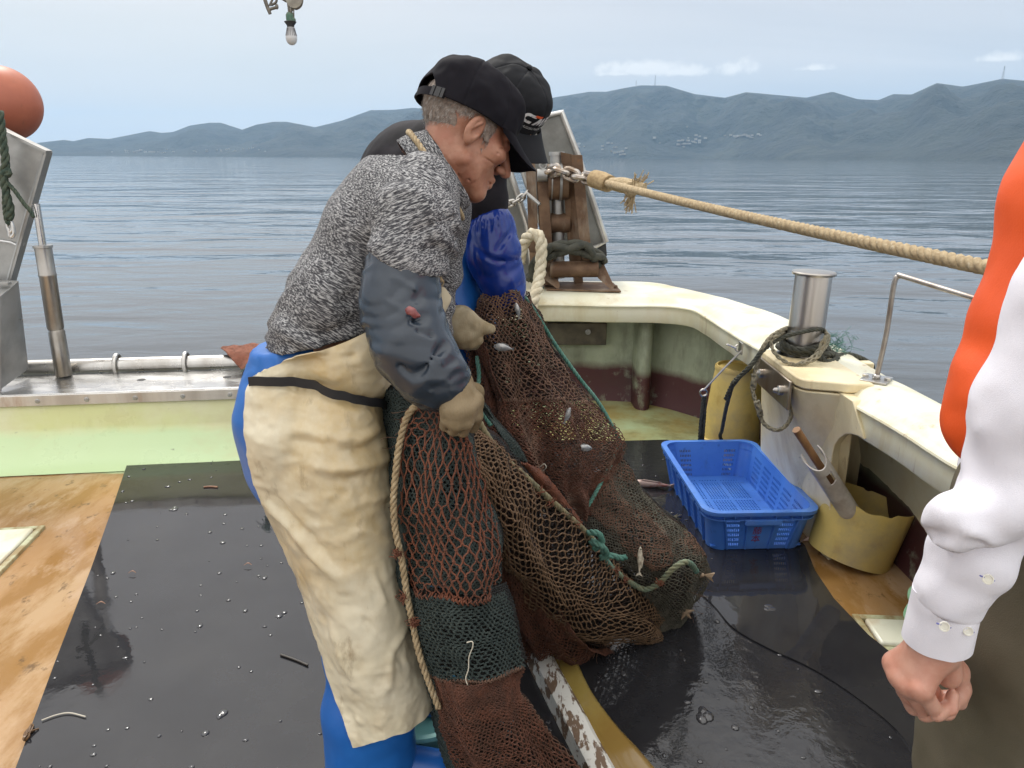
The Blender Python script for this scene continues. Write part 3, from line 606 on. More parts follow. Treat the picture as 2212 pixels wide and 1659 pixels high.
yel = M('yellow plastic', (.64, .48, .15), .5, c2=(.56, .42, .13), ns=5, layers=[((.40, .24, .05), 7, .56, .70, (1, 1, .7), None, .6), ((.45, .17, .03), 8, .68, .72, (.6, .6, 1.8), None, .7), ((.28, .24, .18), 3.0, .50, .70, (1, 1, 1), None, .7)], bump=.12, bs=30)
def tub():
    b0 = np.array([1.238, 2.50, .006]); b1 = at(1879, 1076, 2.52); ax = b1-b0; L = np.linalg.norm(ax); A, B, D = basis(ax, (0, 1, 0))
    t = thing('cut_down_tub', b0, 'yellow plastic tub cut down to a ragged rim in the freeing port', 'tub')
    k = 96; th = np.arange(k+1)*2*math.pi/k
    cut = np.zeros(k+1)
    for i, a in enumerate(th):   # ragged rim: notch towards the camera, slit at the back
        az = math.degrees(a) % 360; d = b0*0+A*math.cos(a)+B*math.sin(a); f = math.degrees(math.atan2(d[0], -d[1]))  # 0 = towards the camera, + = right
        if -62 < f < 12: cut[i] = (.010+.012*math.sin((f+62)/74*math.pi)+.003*math.sin(f*.2))*min(1, (f+62)/10)*min(1, (12-f)/8)
        if 152 < f < 160: cut[i] = .006
        cut[i] += .002*math.sin(az*.05)
    def surf(r0, r1, z0):
        V3 = np.zeros((10, k+1, 3))
        for j, s in enumerate(np.linspace(0, 1, 10)):
            hh = (L-cut)*s+z0*(1-s); rad = r0+(r1-r0)*(hh/L)
            V3[j] = b0+D*hh[:, None]+rad[:, None]*(np.cos(th)[:, None]*A+np.sin(th)[:, None]*B)
        return V3
    V3 = surf(.139, .150, 0); ob('tub_wall', shell(V3[:, ::1], .004), yel, t, smooth=50)
    ob('tub_floor', lathe([(.0001, .004), (.134, .004), (.136, .010), (.0001, .010)], b0, D, 48, False), yel, t, smooth=30)
    # pipe scoop and stick standing in it
    sc = thing('pipe_scoop', b0+D*.02, 'dirty white half pipe scoop with a hand hole leaning in the yellow tub', 'scoop')
    p0 = b0+D*.035+A*0; p0 = at(1880, 1175, 2.49); p1 = at(1757, 985, 2.36); dr = p1-p0; Ls = np.linalg.norm(dr); a, b, d = basis(dr, (-.35, -1, .25))
    rr = .031; ths = np.linspace(R(20), R(245), 24); us = np.linspace(0, 1, 30); us2 = np.linspace(0, 1, 30)
    def fs(u, v):
        tt = R(-25)+R(235)*v; end = 1-.16*math.cos(tt-R(92))*.5
        return p0+dr*(u*end)+rr*(math.cos(tt)*a+math.sin(tt)*b)
    hole = lambda i, j: 24 <= i <= 26 and 11 <= j <= 14
    ob('half_pipe', perforated(fs, list(us), list(np.linspace(0, 1, 24)), hole, .0045), M('grubby white pvc', (.62, .58, .54), .4, c2=(.45, .40, .36), ns=12, layers=[((.30, .22, .15), 9, .55, .7, (1, 1, 1), None, .6)]), sc, smooth=50)
    wd = thing('wooden_stick', b0+D*.05, 'short brown wooden stick tucked behind the white pipe scoop', 'stick')
    q0 = at(1845, 1120, 2.47); q1 = at(1720, 928, 2.38); ob('shaft', tube([q0, (q0+q1)/2, q1], [.013, .0135, .014], 12, n=8), M('weathered wood', (.30, .16, .07), .6, c2=(.20, .10, .04), ns=20, st=(1, 1, .12)), wd, smooth=40)
    dm = thing('yellow_drum', (1.13, 3.56, 0), 'upturned yellow plastic drum standing under the corner of the bulwark', 'drum')
    o = at(1575, 950, 3.52); o[2] = .0; tp = at(1597, 790, 3.52); ax2 = tp-o; hh = np.linalg.norm(ax2); prof = [(.140, 0), (.147, .004), (.147, .02), (.140, .026), (.138, .06), (.143, .066), (.143, .082), (.136, .088), (.118, hh*.78), (.108, hh*.97), (.106, hh), (.100, hh), (.098, hh-.012), (.0001, hh-.014)]
    ob('drum_body', lathe(prof, o, ax2, 48), yel, dm, smooth=40)
    th_ = np.linspace(0, 2*math.pi, 40); ob('hoop', lathe([(.110, hh*.955), (.1125, hh*.955), (.1125, hh*.985), (.110, hh*.985)], o, ax2, 48, False), yel, dm)
    bk = thing('green_bucket', (1.285, 1.95, 0), 'pale green plastic bucket half hidden behind the white shirt cuff', 'bucket')
    c = np.array([1.285, 1.95, .0]); gp = M('green plastic', (.22, .42, .26), .35, c2=(.16, .32, .2), ns=8)
    ob('bucket_body', lathe([(.0001, .004), (.085, .004), (.10, .10), (.108, .15), (.112, .15), (.112, .158), (.104, .158), (.095, .10), (.080, .01), (.0001, .01)], c, (0, 0, 1), 40, False), gp, bk)
    pts = [c+np.array([.112*math.cos(t), .112*math.sin(t)*.9, .15-.06*math.sin((t-1.6)/2.2*math.pi)]) for t in np.linspace(1.6, 3.8, 16)]
    ob('handle', tube(pts, .005, 8), gp, bk)
tub()

ropegrey = M('grey braided rope', (.24, .21, .15), .85, c2=(.15, .14, .10), ns=40)
ropedark = M('dark tarred rope', (.035, .038, .030), .8, c2=(.06, .06, .045), ns=30)
ropegreen = M('green rope', (.05, .16, .125), .8, c2=(.10, .22, .18), ns=30, layers=[((.3, .1, .05), 20, .7, .74, (1, 1, 1), None, .6)])
ropewhite = M('off white rope', (.62, .57, .44), .8, c2=(.48, .42, .30), ns=30, layers=[((.6, .15, .1), 50, .72, .75, (1, 1, 1), None, .6)])
ropetan = M('tan laid rope', (.46, .36, .22), .85, c2=(.32, .24, .14), ns=60, layers=[((.62, .55, .40), 90, .58, .66, (1, 1, 1), None, .6)], bump=.5, bs=300)
def z2(zx, zy): return 1580.0+zx*.215, 576.0+zy*.215     # (for points read off the bollard close-up)
def bollard():
    c = np.array([1.112, 2.82, .676]); t = thing('mooring_bollard', c, 'tall stainless steel mooring bollard with a flat cap on the bulwark', 'bollard')
    ax = np.array([.02, 0, 1]); ss = M('brushed stainless', (.50, .48, .45), .26, .97, c2=(.40, .37, .34), ns=6, st=(1, 1, .12), r2=.4, layers=[((.24, .17, .11), 6, .56, .8, (1, 1, .3), None, .55)])
    ob('post', lathe([(.066, 0), (.066, .312), (.0655, .314)], c, ax, 40), ss, t); ob('cap', lathe([(.0001, .312), (.077, .312), (.079, .316), (.079, .320), (.076, .324), (.0001, .327)], c, ax, 48, False), ss, t)
    ob('flange', lathe([(.10, .0), (.10, .008), (.07, .010)], c, ax, 32), ss, t)
    def b(zx, zy, Y): x, y = z2(zx, zy); return at(x, y, Y)
    d = thing('dark_mooring_rope', c+np.array([0, 0, .02]), 'dark tarred rope wound round the foot of the bollard and hanging to the crate', 'rope')
    turns = []
    for q in np.linspace(0, 2*math.pi*2.6, 60): turns.append(c+np.array([.083*math.cos(q-1.6)*(1+.10*math.sin(q*1.7)), .083*math.sin(q-1.6)*(1+.10*math.sin(q*1.7)), .018+.016*q/(2*math.pi)+.006*math.sin(3*q)]))
    ob('coil', rope(turns, .0135), ropedark, d, smooth=180)
    top = [b(-60, 1330, 2.82), b(30, 1150, 2.76), b(170, 1030, 2.72), b(300, 860, 2.70), b(440, 750, 2.73), b(560, 695, 2.735), b(720, 655, 2.73), b(880, 630, 2.75), b(930, 650, 2.80), b(925, 720, 2.86), b(800, 760, 2.91), b(620, 740, 2.91), b(540, 640, 2.88), b(430, 690, 2.80), b(340, 790, 2.74), b(220, 960, 2.70), b(80, 1110, 2.72), b(0, 1210, 2.78)]
    ob('upper_turn', rope(top, .0085), ropedark, d, smooth=180)
    drop = [b(20, 1160, 2.74), b(-20, 1290, 2.86), b(-60, 1450, 3.02), b(-95, 1640, 3.22), b(-110, 1720, 3.30), (1.05, 3.42, .03), (.95, 3.5, .03)]
    ob('hanging_part', rope(drop, .0085), ropedark, d, smooth=180)
    ob('tail', rope([b(870, 930, 2.74), b(960, 880, 2.74), b(1060, 900, 2.80), b(1180, 890, 2.86), b(1300, 925, 2.90), b(1380, 975, 2.93), b(1410, 1040, 2.96), (1.40, 2.93, .5), (1.46, 2.95, .2)], .0125), ropedark, d, smooth=180)
    ob('bight', rope([b(880, 900, 2.72), b(950, 960, 2.70), b(1040, 945, 2.74), b(1050, 890, 2.78), b(940, 850, 2.78)], .0125), ropedark, d, smooth=180)
    fr = []
    for q in range(70):
        p = b(1050+rng.normal()*60, 800+rng.normal()*40, 2.87+rng.normal()*.01); fr.append(tube([p, p+rng.normal(size=3)*.02, p+rng.normal(size=3)*.03], .0008, 3, n=5))
    for q in range(14):
        p = b(990, 700, 2.84); e = b(1060+rng.normal()*30, 680+rng.normal()*25, 2.85); fr.append(tube([p, (p+e)/2+rng.normal(size=3)*.003, e], .0006, 3, n=5))
    ob('frayed_strands', J(*fr), ropegreen, d, smooth=0)
    g = thing('grey_braided_rope', c+np.array([-.1, -.1, 0]), 'grey braided line looped over the bollard rope with a long bight hanging down', 'rope')
    lp = [b(930, 640, 2.78), b(975, 710, 2.74), b(930, 820, 2.68), b(800, 920, 2.65), b(680, 980, 2.64), b(590, 1060, 2.62), b(555, 1180, 2.60), b(560, 1290, 2.59), b(600, 1420, 2.58), b(590, 1530, 2.57), b(520, 1620, 2.56), b(430, 1640, 2.57), b(330, 1580, 2.60), b(280, 1470, 2.63), b(240, 1350, 2.66), b(210, 1200, 2.69), b(235, 1060, 2.71), b(270, 930, 2.72), b(310, 820, 2.70), b(400, 700, 2.72), b(520, 630, 2.76), b(600, 610, 2.89), b(780, 600, 2.92)]
    ob('bight', braid(lp, .0075), ropegrey, g, smooth=180)
    ob('loop', braid([b(960, 690, 2.74), b(900, 860, 2.66), b(800, 950, 2.64), b(640, 985, 2.635), b(500, 930, 2.66), b(420, 840, 2.69), b(400, 740, 2.715), b(470, 690, 2.73), b(540, 660, 2.90)], .0075), ropegrey, g, smooth=180)
    for q in ([braid([b(x0, y0, Y-.004), b((x0+x1)/2+6, (y0+y1)/2, Y-.008), b(x1, y1, Y-.004)], .011) for x0, y0, x1, y1, Y in ((230, 1080, 215, 1230, 2.69), (255, 1350, 290, 1500, 2.62), (950, 700, 850, 900, 2.68))]): ob('splice', q, ropegrey, g, smooth=180)
    # handrail
    ft = np.array([1.232, 2.47, .682]); hr = thing('handrail', ft, 'thin bent stainless handrail standing on a bolted foot on the bulwark', 'handrail')
    Mz = rotz(.05); pl = ob('foot_plate', box(ft+np.array([0, 0, .004]), (.10, .085, .008), rotz(.9)), stainless, hr, bevel=.002)
    for s in (-1, 1): ob('bolt', lathe([(.011, .008), (.011, .015), (.006, .017)], ft+np.array([s*.026, -s*.024, 0]), (0, 0, 1), 6), stainless, pl, smooth=20)
    top_ = at(1937, 594, 2.45); e1 = at(2100, 643, 2.2)
    ob('rail_bar', tube([ft+np.array([0, 0, .006]), ft*.55+top_*.45+np.array([.004, 0, 0]), top_+np.array([-.004, 0, -.03]), top_+np.array([.006, -.006, -.003]), top_*.88+e1*.12+np.array([0, 0, .0015]), e1, e1+(e1-top_)*2.2, e1+(e1-top_)*6.0], .0082, 12, n=60), M('worn rail steel', (.30, .25, .22), .35, .8, c2=(.50, .47, .44), ns=6, r2=.5), hr)
    ob('weld', ball(ft+np.array([0, 0, .014]), (.014, .014, .010), 14, 8), stainless, hr)
    # hook and rod by the drum
    hk = thing('latch_hook', at(1600, 755, 3.1), 'small steel eye and long hook rod hanging below the bulwark lip', 'hook')
    e = at(1604, 752, 3.20)+np.array([-.02, 0, 0]); ob('pad_eye', J(box(e+np.array([.012, 0, 0]), (.006, .05, .05)), tube([e+np.array([-.0, .0, .0])+.012*np.array([-abs(math.sin(t)), math.cos(t)*.3, math.cos(t)]) for t in np.linspace(0, math.pi, 9)], .004, 8), tube([at(1590, 752, 3.19), at(1572, 744, 3.19), at(1568, 745, 3.19)], .004, 8)), stainless, hk)
    ob('rod', tube([at(1602, 758, 3.18), at(1560, 800, 3.20), at(1520, 843, 3.22)], .0045, 8), stainless, hk)
    rg = at(1520, 848, 3.22); ob('ring', tube([rg+.016*np.array([math.cos(t), 0, math.sin(t)]) for t in np.linspace(0, 2*math.pi, 14)], .0045, 8, False), stainless, hk)
    ob('lanyard', J(rope([at(1519, 856, 3.22), at(1516, 890, 3.23), at(1513, 920, 3.24), at(1511, 952, 3.26)], .0085), rope([at(1523, 856, 3.225), at(1522, 890, 3.235), at(1519, 930, 3.25), at(1517, 954, 3.27)], .0085)), ropedark, hk, smooth=180)
bollard()

def z1(zx, zy): return 1097+zx*.2645, 219.4+zy*.2645
def gallows():
    Y = 4.38
    def b(zx, zy, YY=Y): return at(*z1(zx, zy), YY)
    t = thing('trawl_gallows', (.42, 4.42, .68), 'rust stained steel gallows with two leaning posts bolted to the stern bulwark', 'gallows')
    def Ibeam(p0, p1, w0, w1, dep):   # a flanged post: face plate towards us, web behind it, rear flange
        p0 = np.asarray(p0); p1 = np.asarray(p1); g = []; bk = np.array([0, dep, 0])
        def strip(o, w, th): 
            return prism([p0+o-np.array([w0*w, 0, 0]), p0+o+np.array([w0*w, 0, 0]), p1+o+np.array([w1*w, 0, 0]), p1+o-np.array([w1*w, 0, 0])], (0, th, 0))
        g.append(strip(np.zeros(3), .5, .012)); g.append(strip(np.array([0, .012, 0]), .09, dep-.024)); g.append(strip(np.array([0, dep-.012, 0]), .5, .012)); return J(*g)
    lp = ob('post', Ibeam(b(330, 1370), b(280, 560), .066, .058, .20), rusty, t, smooth=0, bevel=.002)
    ob('post', Ibeam(b(640, 1250, 4.36), b(562, 435, 4.36), .062, .062, .22), rusty, t, smooth=0, bevel=.002)
    # inner side plate of the right post and cap
    ob('side_plate', prism([b(432, 412, 4.40), b(525, 432, 4.362), b(600, 1300, 4.362), b(505, 1310, 4.44)], (.004, .10, 0)), rusty, t, smooth=0)
    ob('side_plate', prism([b(145, 480, 4.5), b(222, 480, 4.46), b(262, 1440, 4.46), b(185, 1450, 4.5)], (0, .012, 0)), rusty, t, smooth=0)
    ob('sheave_tube', tube([b(325, 660, 4.43), b(490, 655, 4.43)], [.098, .098], 28), rusty, t, smooth=40); ob('sheave_ring', J(tube([b(352, 660, 4.43), b(362, 660, 4.43)], .102, 28), tube([b(420, 658, 4.43), b(440, 658, 4.43)], .104, 28)), dullsteel, t, smooth=40)
    ob('spacer', tube([b(350, 992, 4.45), b(505, 992, 4.45)], .056, 22), rusty, t, smooth=40)
    ob('ram', J(tube([b(400, 420, 4.46), b(403, 640, 4.46)], .038, 20), tube([b(404, 640, 4.46), b(410, 1000, 4.46)], .034, 18), tube([b(410, 1040, 4.46), b(414, 1440, 4.46)], .036, 20), tube([b(400, 410, 4.46), b(400, 440, 4.46)], .044, 20)), dullsteel, t, smooth=40)
    ob('lug', tube([b(240, 602, 4.36), b(322, 600, 4.36)], .034, 20), dullsteel, t, smooth=40); ob('ring_bolt', J(tube([b(288, 520, 4.37), b(280, 565, 4.37)], .010, 8), tube([b(288, 524, 4.36)+.018*np.array([math.cos(q), 0, math.sin(q)]) for q in np.linspace(0, 6.28, 12)], .007, 8, False)), dullsteel, t, smooth=40); ob('pin', tube([b(155, 750, 4.40), b(262, 840, 4.34)], .010, 8), dullsteel, t, smooth=40)
    bp = ob('base_plate', J(prism([atz(*z1(275, 1480), .683), atz(*z1(318, 1545), .683), atz(*z1(925, 1560), .683), atz(*z1(860, 1490), .683)], (0, 0, .010))), rusty, t, smooth=0, bevel=.002)
    for q in ((350, 1508), (870, 1535)): ob('bolt', lathe([(.018, .010), (.018, .022), (.010, .026)], atz(*z1(*q), .683), (0, 0, 1), 6), rusty, bp, smooth=20)
    for pl in ([(298, 1320), (345, 1325), (408, 1500), (400, 1528), (296, 1450)], [(728, 1310), (765, 1325), (850, 1510), (845, 1538), (735, 1440)]): ob('cheek_plate', prism([b(x, y, 4.25+.10*(1-(y-1300)/240)) for x, y in pl], (.012, 0, .002)), rusty, t, smooth=0)
    ob('fairlead_roller', tube([b(345, 1372, 4.28), b(735, 1368, 4.28)], .046, 24), rusty, t, smooth=40)
    ob('foot', J(beam(b(340, 1380, 4.4), b(330, 1480, 4.4), .10, .18), beam(b(560, 1250, 4.5), b(575, 1470, 4.5), .05, .1), beam(b(640, 1240, 4.4), b(650, 1330, 4.4), .06, .1)), rusty, t, smooth=0)
    ob('bracket', prism([b(140, 1130, 4.3), b(235, 1130, 4.33), b(250, 1240, 4.33), b(180, 1230, 4.3)], (.02, .1, .01)), rusty, t, smooth=0)
    # the two steel otter boards behind
    bsteel = M('weathered board steel', (.21, .215, .205), .6, .35, c2=(.15, .15, .14), ns=5, layers=[((.16, .10, .06), 7, .63, .78, (1, 1, .4), None, .7), ((.32, .32, .31), 3, .55, .75, (1, 1, 1), None, .5)], bump=.15, bs=60)
    def board(out, Yb, lab, tilt=0.):
        P = [at(x, y, Yb+tilt*(y-430)/200) for x, y in out]; c = np.mean(P, 0)
        o = thing('otter_board', (c[0], c[1], min(p[2] for p in P)), lab, 'otter board', 'trawl doors')
        ob('plate', prism(P, (0, .02, 0)), bsteel, o, smooth=0)
        ob('rim', tube(P+[P[0]], .020, 10), M('bright steel edge', (.60, .60, .58), .4, .8, c2=(.45, .44, .42), ns=9), o)
        return o, P
    board([(1120, 262), (1150, 258), (1213, 243), (1247, 332), (1309, 522), (1277, 537), (1190, 545), (1140, 400), (1119, 335)], 4.72, 'big grey steel otter board standing behind the gallows posts', -.0)
    bo, P = board([(1062, 350), (1093, 345), (1118, 420), (1139, 486), (1147, 560), (1150, 612), (1080, 612), (1060, 450)], 4.70, 'narrow grey otter board behind the elbow of the second fisherman')
    ob('shoe', prism([at(x, y, 4.72) for x, y in ((1277, 539), (1309, 526), (1311, 552), (1302, 566), (1277, 566))], (0, .05, 0)), M('black rubber shoe', (.02, .022, .025), .5), bpy.data.objects['otter_board'])
    # ropes and chain on it
    wl = thing('white_rope_loop', atz(*z1(215, 1600), .69), 'thick white rope standing up in a loop beside the gallows', 'rope')
    ob('strand', rope([b(95, 1330, 4.3), b(105, 1240, 4.27), b(140, 1140, 4.24), b(190, 1085, 4.21), b(240, 1085, 4.19), b(270, 1140, 4.18), b(272, 1250, 4.17), b(265, 1370, 4.16), b(250, 1480, 4.12), b(215, 1600, 4.04), b(190, 1700, 4.02)], .034, pitch=.16), ropewhite, wl, smooth=180)
    dk = thing('black_braided_rope', b(500, 1200, 4.3), 'black plaited rope draped over the gallows foot', 'rope')
    ob('strand', braid([b(190, 1450, 4.36), b(215, 1370, 4.34), b(260, 1310, 4.30), b(320, 1240, 4.25), b(420, 1200, 4.22), b(540, 1190, 4.22), b(640, 1210, 4.24), b(710, 1260, 4.28), b(760, 1310, 4.34)], .044), ropedark, dk, smooth=180)
    ch = thing('hauling_chain', b(380, 560, 4.3), 'short steel chain joining the gallows sheave to the tan warp', 'chain')
    ob('links', chain([b(330, 585, 4.36), b(400, 560, 4.30), b(480, 580, 4.28), b(560, 610, 4.26), b(640, 625, 4.22), b(720, 640, 4.16)], .085, .014), M('chain steel', (.55, .53, .50), .35, .9, c2=(.30, .24, .19), ns=14), ch)
    c2_ = thing('door_chain', b(60, 800, 4.5), 'light chain hooking the narrow otter board to the gallows post', 'chain')
    ob('links', chain([at(1092, 442, 4.5), at(1112, 436, 4.5), at(1130, 424, 4.5), at(1140, 412, 4.5)], .05, .008), stainless, c2_)
    ob('rope_tail', rope([at(1076, 408, 4.55), at(1084, 430, 4.53), at(1090, 445, 4.5), at(1085, 460, 4.52), at(1082, 475, 4.5)], .02), ropegreen, c2_, smooth=180)
    wp = thing('warp_rope', b(760, 650, 4.1), 'thick tan laid warp stretched from the chain towards the orange vest', 'rope')
    p0 = at(1305, 394, 4.10); p1 = at(2118, 557, 1.72); e = p1+(p1-p0)*.55
    line = [p0+(e-p0)*s+np.array([0, 0, -.02*math.sin(s*math.pi)]) for s in np.linspace(0, 1, 12)]
    ob('strand', rope(line, .0185, pitch=.075, k=8, frac=.60), ropetan, wp, smooth=180)
    ob('thimble', J(tube([at(1283, 386, 4.16), at(1300, 391, 4.12), at(1316, 397, 4.08)], [.058, .060, .055], 14, flat=.8)), M('hessian serving', (.42, .31, .17), .9, c2=(.3, .21, .11), ns=50), wp)
    kn = [tube([at(1318, 397, 4.05), at(1345, 400, 4.0), at(1372, 404, 3.94), at(1392, 406, 3.9)], [.030, .040, .034, .022], 12, n=14), rope([at(1330, 392, 4.03), at(1352, 402, 3.95), at(1368, 398, 3.93), at(1376, 410, 3.90), at(1362, 418, 3.92), at(1350, 408, 3.97)], .02)]
    for q in range(60):
        a = at(1368+rng.normal()*5, 408, 3.93); o = at(1357+rng.normal()*9, 450+rng.normal()*9, 3.93) if q < 38 else at(1384+rng.normal()*13, 380+rng.normal()*9, 3.9); kn.append(tube([a, (a+o)/2+rng.normal(size=3)*.008, o], .0028, 4, n=6))
    ob('whipping', J(*kn), ropetan, wp, smooth=60)
    kb = thing('steel_fairlead_block', atz(1010, 640, .683), 'bolted stainless block on the bulwark beside the white plaited rope', 'fairlead')
    q0 = [atz(985, 618, .685), atz(1012, 610, .685), atz(1034, 641, .685), atz(1000, 651, .685)]
    ob('block', prism([atz(978, 601, .74), atz(1008, 594, .74), atz(1034, 630, .74), atz(1000, 640, .74)], (0, 0, -.085)), dullsteel, kb, smooth=0, bevel=.004)
    for x, y in ((1003, 604), (1020, 622)): ob('bolt', lathe([(.02, 0), (.02, .014), (.012, .018)], atz(x, y, .741), (0, 0, 1), 8), rusty, kb, smooth=20)
    pr = thing('white_plaited_rope', atz(990, 640, .7), 'short white plaited rope with frayed end lying by the fairlead block', 'rope')
    fr = [tube([at(1032, 648, 3.85), at(1040+rng.normal()*6, 640+rng.normal()*6, 3.85)], .004, 4) for _ in range(16)]
    ob('plait', J(braid([at(972, 600, 3.95), at(978, 615, 3.9), at(990, 632, 3.86), at(1005, 645, 3.84), at(1022, 655, 3.84), at(1045, 662, 3.85)], .048), *fr), ropewhite, pr, smooth=180)
gallows()

def z0(zx, zy): return zx*.4625, 109.7+zy*.4625
def left_gear():
    Y = 3.75
    t = thing('otter_board', at(30, 600, Y), 'grey steel otter board hanging at the left edge under the orange buoy', 'otter board', 'trawl doors')
    P = [at(x, y, Y) for x, y in ((-330, 120), (0, 272), (106, 328), (68, 462), (28, 606), (-330, 640))]
    ob('plate', prism(P, (0, .02, 0)), dullsteel, t, smooth=0)
    ob('rim', J(beam(P[1]+(P[0]-P[1])*.8+np.array([0, -.02, 0]), P[2]+np.array([.01, -.02, 0]), .05, .012), tube([P[2]+np.array([-.012, -.01, -.015]), P[3]+np.array([-.012, -.01, 0]), P[4]+np.array([-.012, -.01, 0])], .014, 8), beam(P[2]+np.array([.004, -.01, .0]), P[4]+np.array([.004, -.01, 0]), .05, .010, (1, 0, .2))), dullsteel, t, smooth=30)
    ob('weld_seam', tube([at(-200, 490, Y-.01), at(0, 520, Y-.01), at(26, 525, Y-.01), at(46, 533, Y-.01), at(52, 515, Y-.01)], .006, 6, n=20), M('weld', (.6, .6, .6), .4, .8), t)
    b = thing('buoy', at(5, 290, 4.1), 'round orange float resting on top of the left otter board', 'buoy')
    ob('sphere', ball(at(4, 224, 4.05), px(71, 4.05)*1.03, 48, 28), M('orange float', (.47, .145, .08), .5, c2=(.40, .12, .07), ns=5, layers=[((.30, .11, .07), 5, .52, .72, (1, 1, 1), None, .6), ((.16, .09, .06), 14, .64, .72, (1, 1, .4), None, .5)]), b, smooth=180)
    c = thing('hydraulic_ram', at(137, 812, 3.70), 'leaning stainless hydraulic ram with its rod drawn out at the stern', 'hydraulic ram')
    p = lambda x, y: at(x, y, 3.70)
    ob('rod', tube([p(78, 440), p(92, 530)], .017, 18), M('bright rod', (.62, .61, .6), .2, .95, c2=(.5, .48, .46), ns=8), c, smooth=40)
    ob('barrel', tube([p(92, 530), p(93, 535), p(93.2, 536), p(102, 590), p(102.3, 592), p(103, 596), p(103.4, 598), p(120, 708), p(121, 712), p(121.8, 716), p(138, 810)], [.043, .043, .038, .038, .040, .040, .038, .038, .033, .038, .039], 26), M('stained ram', (.40, .38, .35), .3, .92, c2=(.22, .19, .15), ns=7, st=(1, 1, .4), layers=[((.52, .51, .5), 4, .5, .7, (1, 1, .3), None, .7)], r2=.45), c, smooth=40)
    r = thing('green_rope_lashing', at(15, 500, 3.68), 'dark green rope with a steel shackle hanging on the left otter board', 'rope')
    q = lambda x, y: at(x, y, 3.66)
    ob('line', J(rope([q(-2, 240), q(6, 300), q(12, 350), q(8, 380), q(14, 420), q(22, 450), q(20, 475)], .019), rope([q(-20, 372), q(0, 380), q(20, 376), q(14, 368), q(-4, 384), q(-20, 392)], .016), rope([q(12, 400), q(10, 440), q(16, 480), q(24, 478)], .012), rope([q(6, 385), q(30, 410), q(52, 440), q(66, 456), q(72, 470)], .010)), M('weedy rope', (.035, .06, .045), .85, c2=(.08, .10, .07), ns=40), r, smooth=180)
    ob('shackle', J(tube([q(18, 478), q(16, 490), q(22, 502), q(28, 492), q(24, 478)], .008, 8, n=20), tube([q(20, 492), q(22, 512), q(30, 506), q(28, 490)], .009, 8, n=16)), M('shackle steel', (.65, .65, .64), .3, .9), r, smooth=60)
left_gear()

def bulb():
    Y = 4.0; f = 350/2212*.5486; b = lambda zx, zy: at(521.2+zx*f, zy*f, Y)
    t = thing('hanging_bulb', b(1250, 600), 'white bulb in a green socket hanging from a block above the deck', 'light bulb')
    c = b(1262, 1130); s = px(1, Y)*f; up_ = np.array([0, 0, 1.])
    ob('glass', lathe([(.0001, 0), (60*s, 15*s), (105*s, 60*s), (128*s, 130*s), (128*s, 165*s)], c, up_, 32, False), M('opal bulb', (.60, .60, .60), .35), t, smooth=60)
    ob('heat_sink', lathe([(128*s, 165*s), (122*s, 190*s), (105*s, 260*s), (85*s, 330*s), (78*s, 385*s)], c, up_, 32, False), M('bulb body', (.55, .55, .56), .5), t, smooth=60)
    fins = []
    for q in range(18):
        a = q*2*math.pi/18; d = np.array([math.cos(a), math.sin(a), 0]); fins.append(beam(c+up_*195*s+d*121*s, c+up_*370*s+d*80*s, 9*s, 16*s, d))
    ob('fin', J(*fins), M('dark slot', (.12, .12, .13), .6), t, smooth=0)
    ob('skirt', lathe([(78*s, 375*s), (85*s, 420*s), (140*s, 495*s), (120*s, 505*s), (85*s, 510*s)], c, up_, 24), M('dark skirt', (.035, .035, .04), .6), t, smooth=40)
    ob('socket', J(lathe([(88*s, 505*s), (90*s, 640*s), (60*s, 690*s), (.0001, 700*s)], c, up_, 24), ball(b(1290, 500), 62*s, 14, 9)), M('green socket', (.05, .13, .085), .6, c2=(.12, .16, .12), ns=40), t, smooth=40)
    blk = M('sheave block', (.10, .09, .08), .5, .5, c2=(.2, .18, .15), ns=20)
    h = thing('pulley_block', b(1330, 40), 'old steel pulley block at the top edge above the hanging bulb', 'pulley block')
    ob('sheave', lathe([(.0001, -40*s), (175*s, -40*s), (180*s, 40*s), (.0001, 45*s)], b(1325, 0), (0, -1, .08), 32), M('pale sheave', (.34, .32, .26), .6, .2, c2=(.22, .2, .17), ns=20), h, smooth=40)
    ob('frame', J(tube([b(1120, -200), b(1150, 0), b(1190, 330), b(1215, 400)], 22*s, 8, n=12), tube([b(1520, -200), b(1515, 0), b(1480, 140), b(1380, 215), b(1300, 190)], 30*s, 8, n=14), tube([b(1305, 200), b(1310, 440)], 14*s, 8), tube([b(1000, -40), b(1130, 40)], 26*s, 8)), blk, h, smooth=50)
    ob('link', J(chain([b(1240, 170), b(1240, 300), b(1245, 430)], 150*s, 22*s)), blk, h, smooth=60)
    k = thing('hanging_shackle', b(700, 200), 'dark bow shackle hanging at the top edge left of the bulb', 'shackle')
    ob('bow', J(tube([b(560, -120), b(610, 60), b(680, 250), b(720, 350)], [40*s, 42*s, 42*s, 36*s], 10, n=12), tube([b(690, 240), b(780, 210), b(890, 180)], 34*s, 10), ball(b(885, 165), (40*s, 40*s, 60*s), 12, 8), tube([b(700, 150), b(760, 20), b(800, -60)], 26*s, 8), tube([b(740, 130), b(860, 60), b(890, -60)], 28*s, 8, n=10)), blk, k, smooth=60)
bulb()

